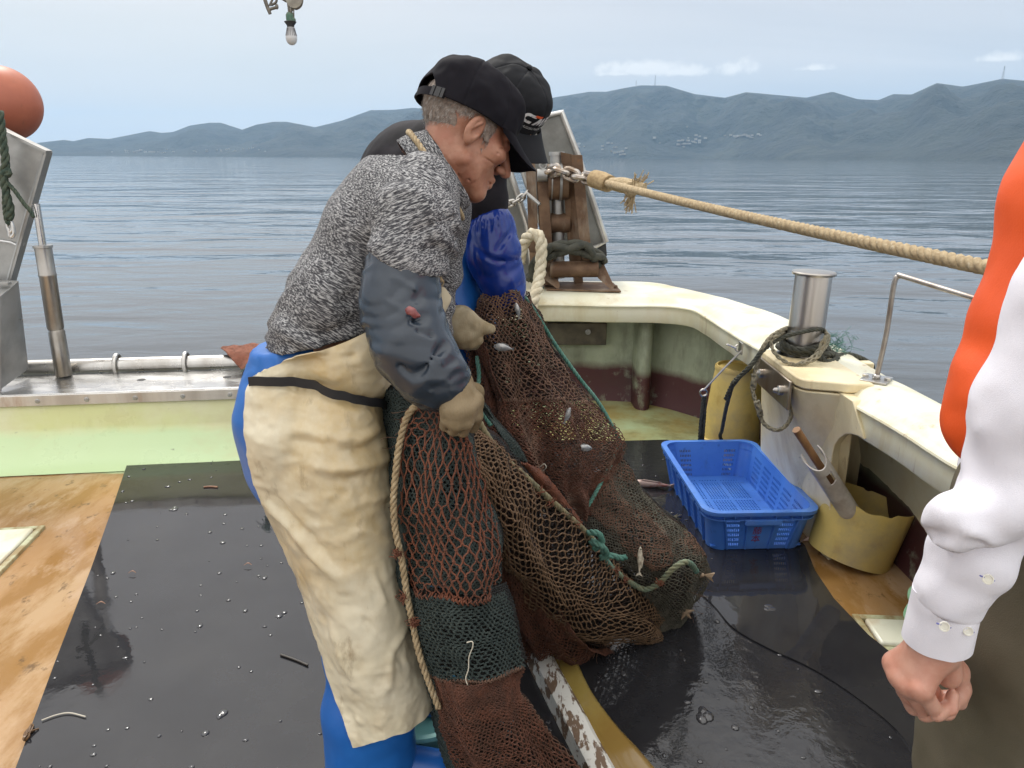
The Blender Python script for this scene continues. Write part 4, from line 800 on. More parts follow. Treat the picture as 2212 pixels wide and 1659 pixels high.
def timber():
    a0, a1 = atz(1128, 1390, 0), atz(1275, 1680, 0); d = (a1-a0)/np.linalg.norm(a1-a0); s = np.array([d[1], -d[0], 0])*-1
    a1 = a1+d*1.3
    wt = thing('timber_batten', (a0+a1)/2*np.array([1, 1, 0]), 'long timber batten with flaking white paint lying on the mat', 'timber')
    flake = M('flaking white paint', (.70, .69, .64), .55, c2=(.17, .11, .07), ns=22, lo=.50, hi=.53, st=(1.6, .55, 1), layers=[((.30, .24, .18), 40, .6, .7, (1, 1, 1), None, .6)], bump=.5, bs=40)
    n = 60; T = np.linspace(0, 1, n); V3 = []
    for (o, z) in ((0, .012), (.002, .055), (.014, .068), (.045, .070), (.060, .060), (.066, .012)):
        V3.append(a0+(a1-a0)*T[:, None]+s*(o-.045)*-1+np.array([0, 0, z]))
    V3 = np.stack(V3, 1); V3[..., 2] += fbm(V3, 9, 2, 1)*.008; g = grid(V3); ob('beam', (g[0], g[1][:, ::-1]), flake, wt, smooth=40)
    b0, b1 = atz(1180, 1400, 0), atz(1420, 1690, 0)
    yp = thing('resin_plank', (b0+b1)/2*np.array([1, 1, 0]), 'wet yellow resin covered plank beside the white batten', 'plank')
    ymat = M('wet yellow resin', (.36, .27, .075), .16, c2=(.27, .17, .045), ns=4, st=(1, .5, 1), layers=[((.14, .08, .03), 12, .62, .72, (1, .5, 1), None, .7), ((.48, .40, .16), 7, .6, .75, (1, 1, 1), None, .5)], bump=.25, bs=18, coat=.4)
    L0 = [(1040, 1360), (1150, 1400), (1190, 1470), (1235, 1560), (1290, 1680), (1400, 1900)]; R0 = [(1180, 1330), (1232, 1405), (1268, 1480), (1312, 1550), (1400, 1650), (1620, 1900)]
    A = cat([atz(x, y, .016) for x, y in L0], 40); B = cat([atz(x, y, .016) for x, y in R0], 40)
    V3 = np.stack([A*(1-t)+B*t+np.array([0, 0, z]) for t, z in ((0, .0), (.0, .012), (.1, .018), (.45, .016), (.5, .012), (.85, .020), (.96, .016), (1, 0))], 1); V3[..., 2] += fbm(V3, 7, 3, 5)*.008
    g = grid(V3); ob('plank', g, ymat, yp, smooth=60)
timber()

def fish_geo(c, d, upv, L, h=.2, w=.1):    # a fish: deep oval body, head, forked tail, fins
    a, b, d = basis(d, upv); c = np.asarray(c, float); side = np.cross(d, b); g = []
    prof = [(0, .02), (.04, .34), (.12, .68), (.25, .95), (.40, 1.), (.58, .82), (.75, .48), (.86, .24), (.90, .20)]
    x = np.linspace(0, .9, 22); hh = np.interp(x, *zip(*prof)); th = np.arange(14)*2*math.pi/14
    V = np.concatenate([c+d*L*(.5-xx)+L*hv*(.5*h*np.cos(th)[:, None]*b+.5*w*np.sin(th)[:, None]*side) for xx, hv in zip(x, hh)])
    F = [[i*14+j, i*14+(j+1) % 14, (i+1)*14+(j+1) % 14, (i+1)*14+j] for i in range(21) for j in range(14)]
    body = (V, F+[list(range(14)), list(range(21*14, 22*14))])
    t0 = c-d*L*.38; tail = prism([t0+b*L*.03, t0-b*L*.03, t0-d*L*.14-b*L*.11, t0-d*L*.09, t0-d*L*.14+b*L*.11], side*L*.008)
    dor = prism([c+d*L*.2+b*L*h*.42, c+d*L*.1+b*L*(h*.5+.05), c-d*L*.2+b*L*(h*.4+.02), c-d*L*.25+b*L*h*.3], side*L*.006)
    pec = prism([c+d*L*.18-b*L*h*.1+side*L*w*.42, c+d*L*.02-b*L*h*.2+side*L*w*.6, c+d*L*.1-b*L*h*.32+side*L*w*.5], side*L*.004)
    eye = J(*[ball(c+d*L*.41+b*L*h*.12+side*s*L*w*.28, L*.022, 10, 7) for s in (-1, 1)])
    return body, J(tail, dor, pec), eye
silver = M('silver fish', (.50, .50, .49), .25, .3, c2=(.26, .28, .3), ns=70); pink = M('pink fish', (.62, .46, .40), .25, .1, c2=(.55, .20, .14), ns=22, lo=.55, hi=.66)
def fish(lab, c, d, upv, L, h, w, m, cat_='fish'):
    bd, fn, ey = fish_geo(c, d, upv, L, h, w); t = thing('fish', (c[0], c[1], c[2]-L*.05), lab, cat_)
    ob('body', bd, m, t, smooth=60); ob('fin', fn, m, t, smooth=20); ob('eye', ey, M('fish eye', (.01, .01, .01), .1), t)
fish('red spotted pale fish lying on the mat beside the blue crate', atz(1405, 1052, .03)+np.array([0, .03, .0]), (-.96, .18, 0), (0, -.6, .8), .235, .20, .12, pink)
fish('small pink fish squeezed between the blue crate and the yellow tub', atz(1755, 1160, .03)+np.array([.01, 0, 0]), (.9, .3, .1), (0, -.6, .8), .13, .3, .24, pink)
# ============================================================ signed distance modelling for bodies and cloth
def field(lo, hi, res):
    lo = np.asarray(lo, float); n = np.ceil((np.asarray(hi)-lo)/res).astype(int)+1
    ax = [lo[i]+res*np.arange(n[i]) for i in range(3)]
    return np.stack(np.meshgrid(*ax, indexing='ij'), -1).astype(np.float32), lo, res
def rc(P, a, b, ra, rb, sy=None):     # tapered capsule
    a = np.asarray(a, np.float32); b = np.asarray(b, np.float32); d = b-a; q = P-a; t = np.clip((q@d)/(d@d+1e-9), 0, 1)
    q = q-t[..., None]*d
    return np.sqrt(np.einsum('...i,...i', q, q))-(ra+(rb-ra)*t)
def ell(P, c, r, Mx=None):
    q = P-np.asarray(c, np.float32)
    if Mx is not None: q = q@np.asarray(Mx, np.float32)
    r = np.asarray(r, np.float32); k0 = np.sqrt(((q/r)**2).sum(-1)); k1 = np.sqrt(((q/r**2)**2).sum(-1))+1e-6
    return k0*(k0-1)/k1
def su(a, b, k): h = np.clip(.5+.5*(b-a)/k, 0, 1); return b+(a-b)*h-k*h*(1-h)
def ss(a, b, k): return -su(-a, b, k)          # a minus b
def si(a, b, k): return -su(-a, -b, k)
def chn(P, pts, rad, k=.02, scale=None):
    Q = P; pts = [np.asarray(p, float) for p in pts]
    if scale is not None: Q = P/np.asarray(scale, np.float32); pts = [p/np.asarray(scale) for p in pts]
    o = None
    for i in range(len(pts)-1):
        d = rc(Q, pts[i], pts[i+1], rad[i], rad[i+1]); o = d if o is None else su(o, d, k)
    return o
def groove(P, a, b, w, depth, mid=None):      # a crease along a-b (curving through mid)
    pts = [a, b] if mid is None else list(cat([a, mid, b], 7)); o = None
    for i in range(len(pts)-1):
        d = rc(P, pts[i], pts[i+1], 0, 0); o = d if o is None else np.minimum(o, d)
    return depth*np.exp(-(o/w)**2)
def nets(D, lo, res):
    s = D < 0; n = np.array(D.shape)-1; acc = np.zeros((*n, 3)); cnt = np.zeros(n)
    def sl(off): return tuple(slice(o, o+k) for o, k in zip(off, n))
    cs = [(i, j, k) for i in (0, 1) for j in (0, 1) for k in (0, 1)]
    for a in cs:
        for ax in range(3):
            if a[ax]: continue
            b = list(a); b[ax] = 1; A, B = D[sl(a)], D[sl(b)]; m = (A < 0) != (B < 0)
            t = np.where(m, A/(A-B+1e-12), 0); 
            for k in range(3): acc[..., k] += m*(a[k]+(t if k == ax else 0))
            cnt += m
    act = cnt > 0; idx = -np.ones(n, int); idx[act] = np.arange(act.sum()); base = np.argwhere(act)
    V = lo+res*(base+acc[act]/cnt[act][:, None]); F = []
    for ax in range(3):
        a1, a2 = (ax+1) % 3, (ax+2) % 3
        A = np.moveaxis(s, ax, 0); m = A[:-1] != A[1:]; pos = np.argwhere(m)
        full = np.zeros((len(pos), 3), int); oth = [i for i in range(3) if i != ax]
        full[:, ax] = pos[:, 0]; full[:, oth[0]] = pos[:, 1]; full[:, oth[1]] = pos[:, 2]
        ok = (full[:, a1] > 0) & (full[:, a2] > 0) & (full[:, a1] < n[a1]) & (full[:, a2] < n[a2]); full = full[ok]
        inside = s[tuple(full.T)]
        q = []
        for d1, d2 in ((1, 1), (0, 1), (0, 0), (1, 0)):
            c = full.copy(); c[:, a1] -= d1; c[:, a2] -= d2; q.append(idx[tuple(c.T)])
        q = np.stack(q, 1); q[~inside] = q[~inside][:, ::-1]; F.append(q)
    F = np.concatenate(F); F = F[(F >= 0).all(1)]
    return V, F
def relax(V, F, n=2, w=.5):
    for _ in range(n):
        s = np.zeros_like(V); c = np.zeros(len(V))
        for i in range(F.shape[1]):
            j = F[:, (i+1) % F.shape[1]]; np.add.at(s, F[:, i], V[j]); np.add.at(c, F[:, i], 1); np.add.at(s, j, V[F[:, i]]); np.add.at(c, j, 1)
        V = V*(1-w)+w*s/np.maximum(c, 1)[:, None]
    return V
def body_mesh(fn, lo, hi, res, rel=1):
    P, lo, res = field(lo, hi, res); V, F = nets(fn(P), lo, res); return relax(V, F, rel), F
def pr_(x, y, Y, r):      # a joint: view pixel + distance, radius in view pixels
    p = at(x, y, Y); return p, r*float((p-CAM)@fw)/FV
def limb(js): a = [pr_(*j) for j in js]; return [p for p, _ in a], [r for _, r in a]
def bb(pts, rad, m=.03):
    p = np.array(pts); r = max(rad)*1.0+m; return p.min(0)-r, p.max(0)+r

# ---- head in its own frame: x forward, y left, z up
def head_sdf(P, old=True):
    d = ell(P, (-.008, 0, .045), (.098, .076, .084)); d = su(d, ell(P, (.034, 0, -.025), (.058, .060, .082)), .03)
    d = su(d, rc(P, (.072, -.012, -.098), (.072, .012, -.098), .020, .020), .022)
    for s in (-1, 1):
        d = su(d, rc(P, (.064, s*.022, -.098), (.0, s*.058, -.058), .017, .016), .028)      # jaw
        d = su(d, ell(P, (.066, s*.045, -.012), (.026, .022, .020)), .02)                    # cheekbone
        d = su(d, rc(P, (.096, s*.012, .036), (.080, s*.046, .034), .010, .009), .016)       # brow
    d = su(d, ell(P, (.078, 0, -.062), (.025, .028, .027)), .016)                            # muzzle
    for s in (-1, 1): d = ss(d, ell(P, (.106, s*.032, .013), (.020, .020, .013)), .012)
    for s in (-1, 1):
        d = su(d, ell(P, (.085, s*.032, .014), (.0145, .016, .0125)), .004)
        d = d+groove(P, (.099, s*.020, .011), (.088, s*.048, .011), .0028, .0035)            # lid slit, squinting
        d = d+groove(P, (.097, s*.018, .003), (.083, s*.048, -.001), .003, .0022, (.092, s*.034, -.003))
    d = su(d, rc(P, (.098, 0, .028), (.125, 0, -.020), .0085, .0115), .012); d = su(d, ell(P, (.126, 0, -.027), (.0145, .0125, .0115)), .006)
    for s in (-1, 1):
        d = su(d, ell(P, (.108, s*.0135, -.030), (.0125, .0085, .009)), .006); d = ss(d, ell(P, (.113, s*.007, -.039), (.006, .004, .0045)), .003)
        d = d+groove(P, (.105, s*.021, -.028), (.090, s*.031, -.066), .0035, .0024, (.099, s*.030, -.044))   # fold from nose to mouth
    d = su(d, rc(P, (.098, -.016, -.059), (.098, .016, -.059), .0058, .0058), .008); d = su(d, rc(P, (.096, -.014, -.073), (.096, .014, -.073), .0055, .0055), .008)
    d = d+groove(P, (.106, 0, -.066), (.084, .030, -.070), .0026, .005)+groove(P, (.106, 0, -.066), (.084, -.030, -.070), .0026, .005)
    if old:
        for s in (-1, 1):
            for k in range(4): d = d+groove(P, (.082, s*.050, .012-.004*k), (.062, s*.066, .024-.013*k), .0020, .0030)           # crow's feet
            for k in range(3): d = d+groove(P, (.093-.006*k, s*.032, -.018-.012*k), (.060-.01*k, s*.060, -.004-.016*k), .0026, .0020, (.080-.006*k, s*.05, -.006-.014*k))
            for k in range(3): d = d+groove(P, (.070-.012*k, s*.047, -.060), (.055-.014*k, s*.052, -.098+.004*k), .004, .0010)
    # ears
    for s in (-1, 1):
        Mx = np.array([[.93, 0, .36], [0, 1, 0], [-.36, 0, .93]]); q = (P-np.array((-.012, s*.078, .002), np.float32))@Mx.astype(np.float32)
        # flare outwards to the back
        q = q-np.stack([0*q[..., 0], s*(-.35)*q[..., 0], 0*q[..., 0]], -1)
        e = ell(q, (0, 0, 0), (.020, .0085, .033)); e = su(e, ell(q, (.006, 0, -.024), (.010, .007, .012)), .008)
        e = ss(e, ell(q, (.003, s*.009, .004), (.0125, .008, .021)), .004)
        t = rc(q, (.002, s*.0045, .020), (-.007, s*.0045, -.006), .0030, .0028); e = su(e, t, .003)
        e = su(e, ell(q, (.015, s*.001, -.006), (.005, .007, .008)), .005)
        d = su(d, e, .005)
    return d
def hframe(f, roll=0.):
    f = np.asarray(f, float); f /= np.linalg.norm(f); u = np.array([0, 0, 1])-f[2]*f; u /= np.linalg.norm(u); l = np.cross(u, f)
    c, s = math.cos(roll), math.sin(roll); return np.stack([f, c*l+s*u, c*u-s*l], 0)      # rows: forward, left, up
skin = M('weathered skin', (.43, .22, .145), .48, c2=(.33, .145, .088), ns=26, layers=[((.42, .16, .11), 9, .5, .66, (1, 1, 1), None, .7), ((.22, .09, .05), 60, .58, .74, (1, 1, 1), None, .5), ((.56, .27, .18), 18, .60, .74, (1, 1, 1), None, .5)], bump=.25, bs=260, sss=.12, dist=.0006)
def skin_light(): return M('fair skin', (.55, .31, .235), .42, c2=(.48, .23, .165), ns=20, layers=[((.60, .36, .27), 45, .55, .72, (1, 1, 1), None, .5)], bump=.3, bs=180, sss=.15, dist=.0006)
def make_head(O, B, neck_to, nr=.058, old=True, res=.0017):    # returns geo in world: head, neck
    sc = np.linalg.norm(B[0]); n1 = (np.asarray(neck_to)-O)@B.T/sc**2
    lo = np.minimum([-.125, -.105, -.135], n1-.07); hi = np.maximum([.145, .105, .14], n1+.07)
    def fn(P):
        d = head_sdf(P, old); nk = rc(P, (-.022, 0, -.035), n1, .056, nr); d = su(d, nk, .024)
        if old:
            for k in range(3): d = d+groove(P, (.03-.018*k, -.05, -.09-.01*k), np.asarray(n1)*.8+np.array([.035-.02*k, -.05, 0]), .0034, .0034)
            d = d+groove(P, (-.04, -.05, -.075), (.01, -.055, -.10), .005, .002)
        return d+fbm(P, 60, 2, 1).astype(np.float32)*.0010
    V, F = body_mesh(fn, lo, hi, res, 1)
    return V@B+O, F
CAPR = np.array([.116, .094, .104]); CAPC = np.array([-.008, 0, .052])
def cap_sdf(P, seed=0):
    q = P-CAPC.astype(np.float32); r = CAPR.astype(np.float32)
    qq = np.abs(q)/r; pw = 2.35; k0 = (qq[..., 0]**pw+qq[..., 1]**pw+qq[..., 2]**pw)**(1/pw); d = (k0-1)*.095
    # front panels stand straighter
    d = d-.010*np.exp(-(((P[..., 0]-.085)/.03)**2+((P[..., 2]-.105)/.035)**2+(P[..., 1]/.05)**2))
    d = d+(fbm(P, 14, 3, seed)*.011).astype(np.float32)
    az = np.arctan2(q[..., 1], q[..., 0]); rad = np.hypot(q[..., 0], q[..., 1])
    for k in range(6): d = d+.0016*np.exp(-(np.abs(np.angle(np.exp(1j*(az-k*math.pi/3))))*rad/.0020)**2)   # panel seams
    sh = np.abs(d+.002)-.002                                              # a thin shell
    cut = (.030+.10*np.clip(-P[..., 0]-.02, 0, .2)*.0)-P[..., 2]
    d2 = si(sh, cut, .003)
    # arch left open over the strap at the back
    arch = ell(P, (-.13, 0, .030), (.06, .046, .048)); return ss(d2, arch, .003)
def make_cap(O, B, root, mat, seed=0, logo=False, res=.002):
    V, F = body_mesh(lambda P: cap_sdf(P, seed), (-.15, -.125, .01), (.145, .125, .18), res, 1)
    crown = ob('crown', (V@B+O, F), mat, root, smooth=180)
    # brim: curved sheet fixed round the front
    n, m = 28, 16; V3 = np.zeros((n, m, 3))
    for i, a in enumerate(np.linspace(-1.18, 1.18, n)):
        e = np.array([CAPC[0]+(CAPR[0]+.001)*np.sign(math.cos(a))*abs(math.cos(a))**.85, (CAPR[1]+.001)*np.sign(math.sin(a))*abs(math.sin(a))**.85, .034])
        ln = .074*max(0, 1-(abs(a)/1.18)**3.0)+.003
        for j, t in enumerate(np.linspace(0, 1, m)):
            y = e[1]*(1-.06*t); V3[i, j] = (e[0]+ln*t, y, e[2]-.022*t*ln/.074-.020*(abs(y)/.09)**2*(ln*t/.074)*2.2-.004+.004*(1-t))
    g = shell(V3, .0035); ob('brim', (np.asarray(g[0])@B+O, g[1]), mat, root, smooth=50)
    bt = ball((CAPC[0]-.002, 0, CAPC[2]+CAPR[2]+.001), (.0085, .0085, .005), 16, 9); ob('button', (bt[0]@B+O, bt[1]), mat, root)
    st = []
    for z in (.036,):
        pts = [(CAPC[0]+CAPR[0]*math.cos(a)*1.005, CAPR[1]*math.sin(a)*1.005, z) for a in np.linspace(math.pi-.75, math.pi+.75, 16)]
        V3 = np.array([[(x, y, zz) for zz in (z-.009, z+.009)] for x, y, z in pts]); g = shell(V3, .002); st.append(g)
    ob('strap', (np.asarray(J(*st)[0])@B+O, J(*st)[1]), mat, root, smooth=50)
    a = math.pi+.60; p = np.array([CAPC[0]+CAPR[0]*math.cos(a)*1.03, CAPR[1]*math.sin(a)*1.03, .036]); tn = np.array([-math.sin(a)*CAPR[0], math.cos(a)*CAPR[1], 0]); tn /= np.linalg.norm(tn); nn = np.cross(tn, (0, 0, 1))
    g = J(*[box(p+tn*o, (.007 if o else .012, .003, .020), np.stack([tn, nn, (0, 0, 1)], 1)) for o in (-.012, 0, .011)]); ob('buckle', (np.asarray(g[0])@B+O, g[1]), M('black buckle', (.02, .02, .022), .35), root, smooth=0)
    return crown
def make_hair(O, B, root, mat, inside, n=11000, seed=1, ln=.011):     # short cropped hair: a thin under-layer and many fine strands
    def fn(P):
        d = head_sdf(P, False)-.0032; reg = ell(P, (-.02, 0, .055), (.125, .10, .10)); nape = rc(P, (-.085, -.04, -.01), (-.085, .04, -.01), .045, .045); sb = rc(P, (.020, -.082, .035), (.026, -.075, -.022), .020, .008); sb2 = rc(P, (.020, .082, .035), (.026, .075, -.022), .020, .008)
        reg = np.minimum(np.minimum(reg+np.clip((P[..., 0]-.02)*2, 0, .04)+np.clip((.030-P[..., 2])*2.2, 0, .08), nape), np.minimum(sb, sb2))
        earclear = np.minimum(ell(P, (-.012, -.085, .002), (.026, .022, .038)), ell(P, (-.012, .085, .002), (.026, .022, .038)))
        d = np.maximum(np.maximum(d, reg+fbm(P, 120, 2, 3).astype(np.float32)*.006), -earclear)
        return np.maximum(d, P[..., 2]-.075)
    V, F = body_mesh(fn, (-.13, -.11, -.07), (.08, .11, .08), .0028, 1)
    un = ob('hair', (V@B+O, F), mat, root, smooth=180)
    r = np.random.default_rng(seed); k = r.integers(0, len(V), n); p = V[k]; c = np.array([-.01, 0, .035]); nrm = p-c; nrm /= np.linalg.norm(nrm, axis=1)[:, None]
    keep = (np.abs(p[:, 1]) > .03) | (p[:, 0] < -.05); p = p[keep]; nrm = nrm[keep]; n = len(p)
    down = np.stack([-.55+.0*p[:, 0], 0*p[:, 0], -1+0*p[:, 0]], 1); down[p[:, 0] > .005] = (.15, 0, -1); t = down-nrm*(down*nrm).sum(1)[:, None]; t /= np.linalg.norm(t, axis=1)[:, None]
    t = t+r.normal(size=(n, 3))*.22+nrm*.28; L = ln*r.uniform(.5, 1.3, n)[:, None]; w = np.cross(t, nrm); w /= np.linalg.norm(w, axis=1)[:, None]+1e-9; w *= .00042
    p = p-nrm*.001; VV = np.stack([p-w, p+w, p+t*L*.6+w*.8, p+t*L*.6-w*.8, p+t*L-nrm*L*.1], 1); q = np.arange(n)[:, None]*5
    F = [[a, a+1, a+2, a+3] for a in q[:, 0]]+[[a+3, a+2, a+4] for a in q[:, 0]]
    ob('strands', (VV.reshape(-1, 3)@B+O, F), inside, un, smooth=0)

# ---- cloths
navy = M('faded navy twill', (.008, .0075, .011), .85, c2=(.012, .011, .015), ns=7, bump=.25, bs=700, dist=.0004, spec=.15)
black_cap = M('black twill', (.005, .0055, .008), .8, c2=(.008, .009, .012), ns=7, bump=.25, bs=700, dist=.0004, spec=.3)
def marl_mat():
    mt = M('marled grey jersey', (.03, .03, .034), .85, attr='fab', spec=.2); nt = mt.node_tree; N = nt.nodes; L = nt.links; b = N['Principled BSDF']; a = [n for n in N if n.type == 'ATTRIBUTE'][0]
    def nz(sc, st, det=3, loc=0):
        mp = N.new('ShaderNodeMapping'); mp.inputs['Scale'].default_value = st; mp.inputs['Location'].default_value = (loc, loc*2, loc); L.new(a.outputs['Vector'], mp.inputs[0]); n = N.new('ShaderNodeTexNoise'); n.inputs['Scale'].default_value = sc; n.inputs['Detail'].default_value = det; n.inputs['Roughness'].default_value = .7; L.new(mp.outputs[0], n.inputs['Vector']); return n.outputs[0]
    f1 = nz(430, (.17, 1, .5), 3); cr = N.new('ShaderNodeValToRGB'); e = cr.color_ramp.elements; e[0].position = .40; e[0].color = (.034, .034, .040, 1); e[1].position = .60; e[1].color = (.42, .42, .42, 1); m = cr.color_ramp.elements.new(.5); m.color = (.10, .10, .108, 1); L.new(f1, cr.inputs[0])
    L.new(cr.outputs[0], b.inputs['Base Color']); bp = N.new('ShaderNodeBump'); bp.inputs['Strength'].default_value = .5; bp.inputs['Distance'].default_value = .0008; L.new(f1, bp.inputs['Height']); L.new(bp.outputs[0], b.inputs['Normal']); return mt
marl = marl_mat()
def fab_coords(V, axis, side=(0, 1, 0)):      # cloth coordinates: z along the limb, x round it
    a, b, d = basis(axis, side); return np.stack([V@a, V@d, V@b], 1)
pvcgrey = M('slate blue pvc', (.022, .032, .046), .24, c2=(.030, .041, .058), ns=6, layers=[((.06, .075, .095), 8, .60, .8, (1, 1, .5), None, .5)], bump=.12, bs=50)
pvcblue = M('royal blue pvc', (.005, .026, .20), .20, c2=(.008, .035, .25), ns=6, bump=.12, bs=50)
wader = M('bright blue pvc', (.012, .115, .42), .42, c2=(.016, .14, .48), ns=5, layers=[((.02, .08, .30), 6, .6, .75, (1, 1, .4), None, .5)], bump=.15, bs=40)
apronm = M('stained cream pvc', (.70, .64, .49), .38, c2=(.63, .56, .40), ns=5, layers=[((.50, .35, .14), 3.2, .48, .66, (1, 1, .8), None, .75), ((.56, .47, .32), 14, .5, .66, (1, 1, 1), None, .6), ((.26, .19, .11), 12, .59, .70, (1.6, 1, .7), None, .6), ((.07, .06, .05), 22, .735, .765, (1, 1, .6), None, .7), ((.24, .11, .04), 16, .75, .77, (1, 1, 1), None, .7)], bump=.1, bs=60)
knit = M('grubby knit cotton', (.42, .36, .25), .9, c2=(.30, .24, .145), ns=14, layers=[((.12, .09, .06), 30, .60, .74, (1, 1, 1), None, .55)], bump=.5, bs=420, bst=(1, 1, .12), spec=.2)
knit2 = M('dirty knit cotton', (.255, .20, .125), .9, c2=(.18, .135, .075), ns=16, layers=[((.08, .06, .035), 26, .58, .74, (1, 1, 1), None, .6)], bump=.5, bs=420, bst=(1, 1, .12), spec=.2)
blackcloth = M('black jersey', (.009, .0085, .011), .85, c2=(.022, .020, .025), ns=10, spec=.25, bump=.2, bs=500)
webbing = M('black webbing', (.012, .012, .014), .55, bump=.2, bs=400)

def hand_sdf(P, js, palm, thumb=None, k=.006):     # js: per finger list of (point, radius)
    d = None
    for a, b, ra, rb in palm:
        q = rc(P, a, b, ra, rb); d = q if d is None else su(d, q, .012)
    for f in js:
        for i in range(len(f)-1): d = su(d, rc(P, f[i][0], f[i+1][0], f[i][1], f[i+1][1]), k if i else .008)
    if thumb:
        for i in range(len(thumb)-1): d = su(d, rc(P, thumb[i][0], thumb[i+1][0], thumb[i][1], thumb[i+1][1]), .008)
    return d

# ============================================================ the older fisherman in front
def fisherman():
    root = thing('person', (-.32, 1.52, 0), 'older fisherman in grey marled shirt, navy cap and long cream apron hauling the net', 'person')
    O = at(1000, 292, 1.60); B = hframe((.79, .42, -.44), -.05)*.925; neck = at(940, 378, 1.57)
    V, F = make_head(O, B, neck)
    # the rest of the body, under the clothes
    sp, sr = limb([(690, 800, 1.53, 84), (748, 640, 1.55, 78), (818, 505, 1.57, 78), (868, 436, 1.57, 55)])
    lg = [limb([(690, 880, 1.48, 60), (742, 1230, 1.46, 46), (800, 1600, 1.43, 44)]), limb([(695, 880, 1.62, 60), (765, 1230, 1.66, 46), (828, 1540, 1.66, 42)])]
    ar = [limb([(905, 425, 1.42, 60), (872, 600, 1.35, 50), (885, 745, 1.30, 46), (985, 860, 1.275, 34)]), limb([(925, 420, 1.74, 55), (925, 600, 1.78, 42), (935, 800, 1.68, 32)])]
    def fn(P):
        d = chn(P, sp, sr, .04, (1, 1.4, 1))
        for p, r in lg+ar: d = su(d, chn(P, p, r, .02), .03)
        return su(d, rc(P, sp[-1], neck, sr[-1]*.7, .052), .03)
    v2, f2 = body_mesh(fn, (-.72, 1.05, -.02), (.12, 2.0, 1.42), .012, 2)
    ft = J((V, F), (v2, f2)); ob('body', ft, skin, root, smooth=180)
    greyhair = M('grey stubble', (.20, .15, .12), .8, c2=(.30, .24, .20), ns=90); strand = M('silver hair', (.46, .42, .38), .6, c2=(.16, .13, .11), ns=120)
    make_hair(O, B, root, greyhair, strand)
    cp = ob('cap', ball(O+B.T@np.array([-.008, 0, .09]), (.05, .05, .03), 12, 8), navy, root); make_cap(O, B, cp, navy, 2)
    # ---- shirt: torso and near sleeve
    tp, tr = limb([(688, 812, 1.53, 112), (700, 722, 1.53, 106), (752, 630, 1.55, 108), (822, 498, 1.57, 110), (866, 424, 1.575, 90), (905, 388, 1.575, 66)])
    near_sh, nsr = limb([(900, 420, 1.49, 86), (903, 440, 1.43, 84)])
    far, fr_ = limb([(930, 400, 1.66, 80), (940, 440, 1.76, 74), (935, 590, 1.79, 58), (930, 760, 1.70, 44)])
    ax = tp[3]-tp[1]; ncen = at(950, 374, 1.58); nax = np.array([.84, .16, .52]); nax /= np.linalg.norm(nax); ne1 = np.array([-.52, 0, .84]); ne1 -= nax*(ne1@nax); ne1 /= np.linalg.norm(ne1); ne2 = np.cross(nax, ne1)
    nring = lambda t, r: np.array([ncen+nax*t+ne1*(r*1.16*math.cos(a))+ne2*(r*math.sin(a)) for a in np.linspace(0, 2*math.pi, 48)])
    def torso(P):
        d = chn(P, tp, tr, .05, (1, 1.38, 1)); d = su(d, rc(P, near_sh[0], near_sh[1], *nsr), .05); d = su(d, chn(P, far, fr_, .03), .05)
        w = fbm(P*np.array([1, .7, 1], np.float32), 7, 3, 5).astype(np.float32); d = d+w*.014
        s = (P@(ax/np.linalg.norm(ax)).astype(np.float32)); d = d+.0035*np.sin(95*s+22*fbm(P, 5, 2, 9)).astype(np.float32)*np.clip((at(700, 620, 1.5)[2]+.10-P[..., 2])/.12, 0, 1)   # bunching at the waist
        for a, b, m_, wd, dp in (((905, 330, 1.42), (800, 560, 1.40), (838, 430, 1.39), .006, .009), ((800, 560, 1.40), (815, 700, 1.40), None, .012, .012), ((760, 470, 1.42), (690, 610, 1.42), (715, 540, 1.40), .012, .006), ((830, 600, 1.40), (640, 680, 1.42), (740, 650, 1.40), .010, .006), ((790, 690, 1.4), (610, 715, 1.45), (700, 715, 1.4), .010, .007)):
            d = d+groove(P, at(*a), at(*b), wd, dp, None if m_ is None else at(*m_))
        hem = (P-at(650, 738, 1.5).astype(np.float32))@np.array([.22, 0, -.97], np.float32); hem = np.where(P[..., 1] > 1.66, np.minimum(hem, (at(930, 760, 1.7)[2]-P[..., 2]).astype(np.float32)), hem)
        d = np.maximum(d, hem)
        d = ss(d, rc(P, ncen+nax*.03, ncen+nax*.2, .066, .10), .006)
        return np.maximum(d, hem)
    v, f = body_mesh(torso, (-.66, 1.28, .9), (.06, 2.0, 1.40), .0058, 1)
    sh = ob('shirt', (v, f), marl, root, smooth=180, uv=fab_coords(v, ax, (0, 1, 0)))
    cl = [O+B.T@np.array([-.030+.066*math.cos(a), .064*math.sin(a), -.092+.018*math.cos(a)-.02*math.cos(a)]) for a in np.linspace(0, 2*math.pi, 30)]
    nd = nax
    col = np.stack([nring(t, r) for t, r in ((-.040, .080), (-.022, .079), (-.004, .0755), (.010, .0715), (.017, .0705), (.0185, .0695))], 1)
    col[..., :] += (fbm(col, 30, 2, 3)*.003)[..., None]
    v, f = shell(col, -.004); ob('collar', (v, f), marl, sh, smooth=180, uv=fab_coords(v, nd))
    sl, sr_ = limb([(908, 418, 1.46, 82), (898, 485, 1.395, 90), (880, 555, 1.365, 80), (868, 615, 1.35, 74)]); axs = sl[3]-sl[0]; axn = (axs/np.linalg.norm(axs)).astype(np.float32)
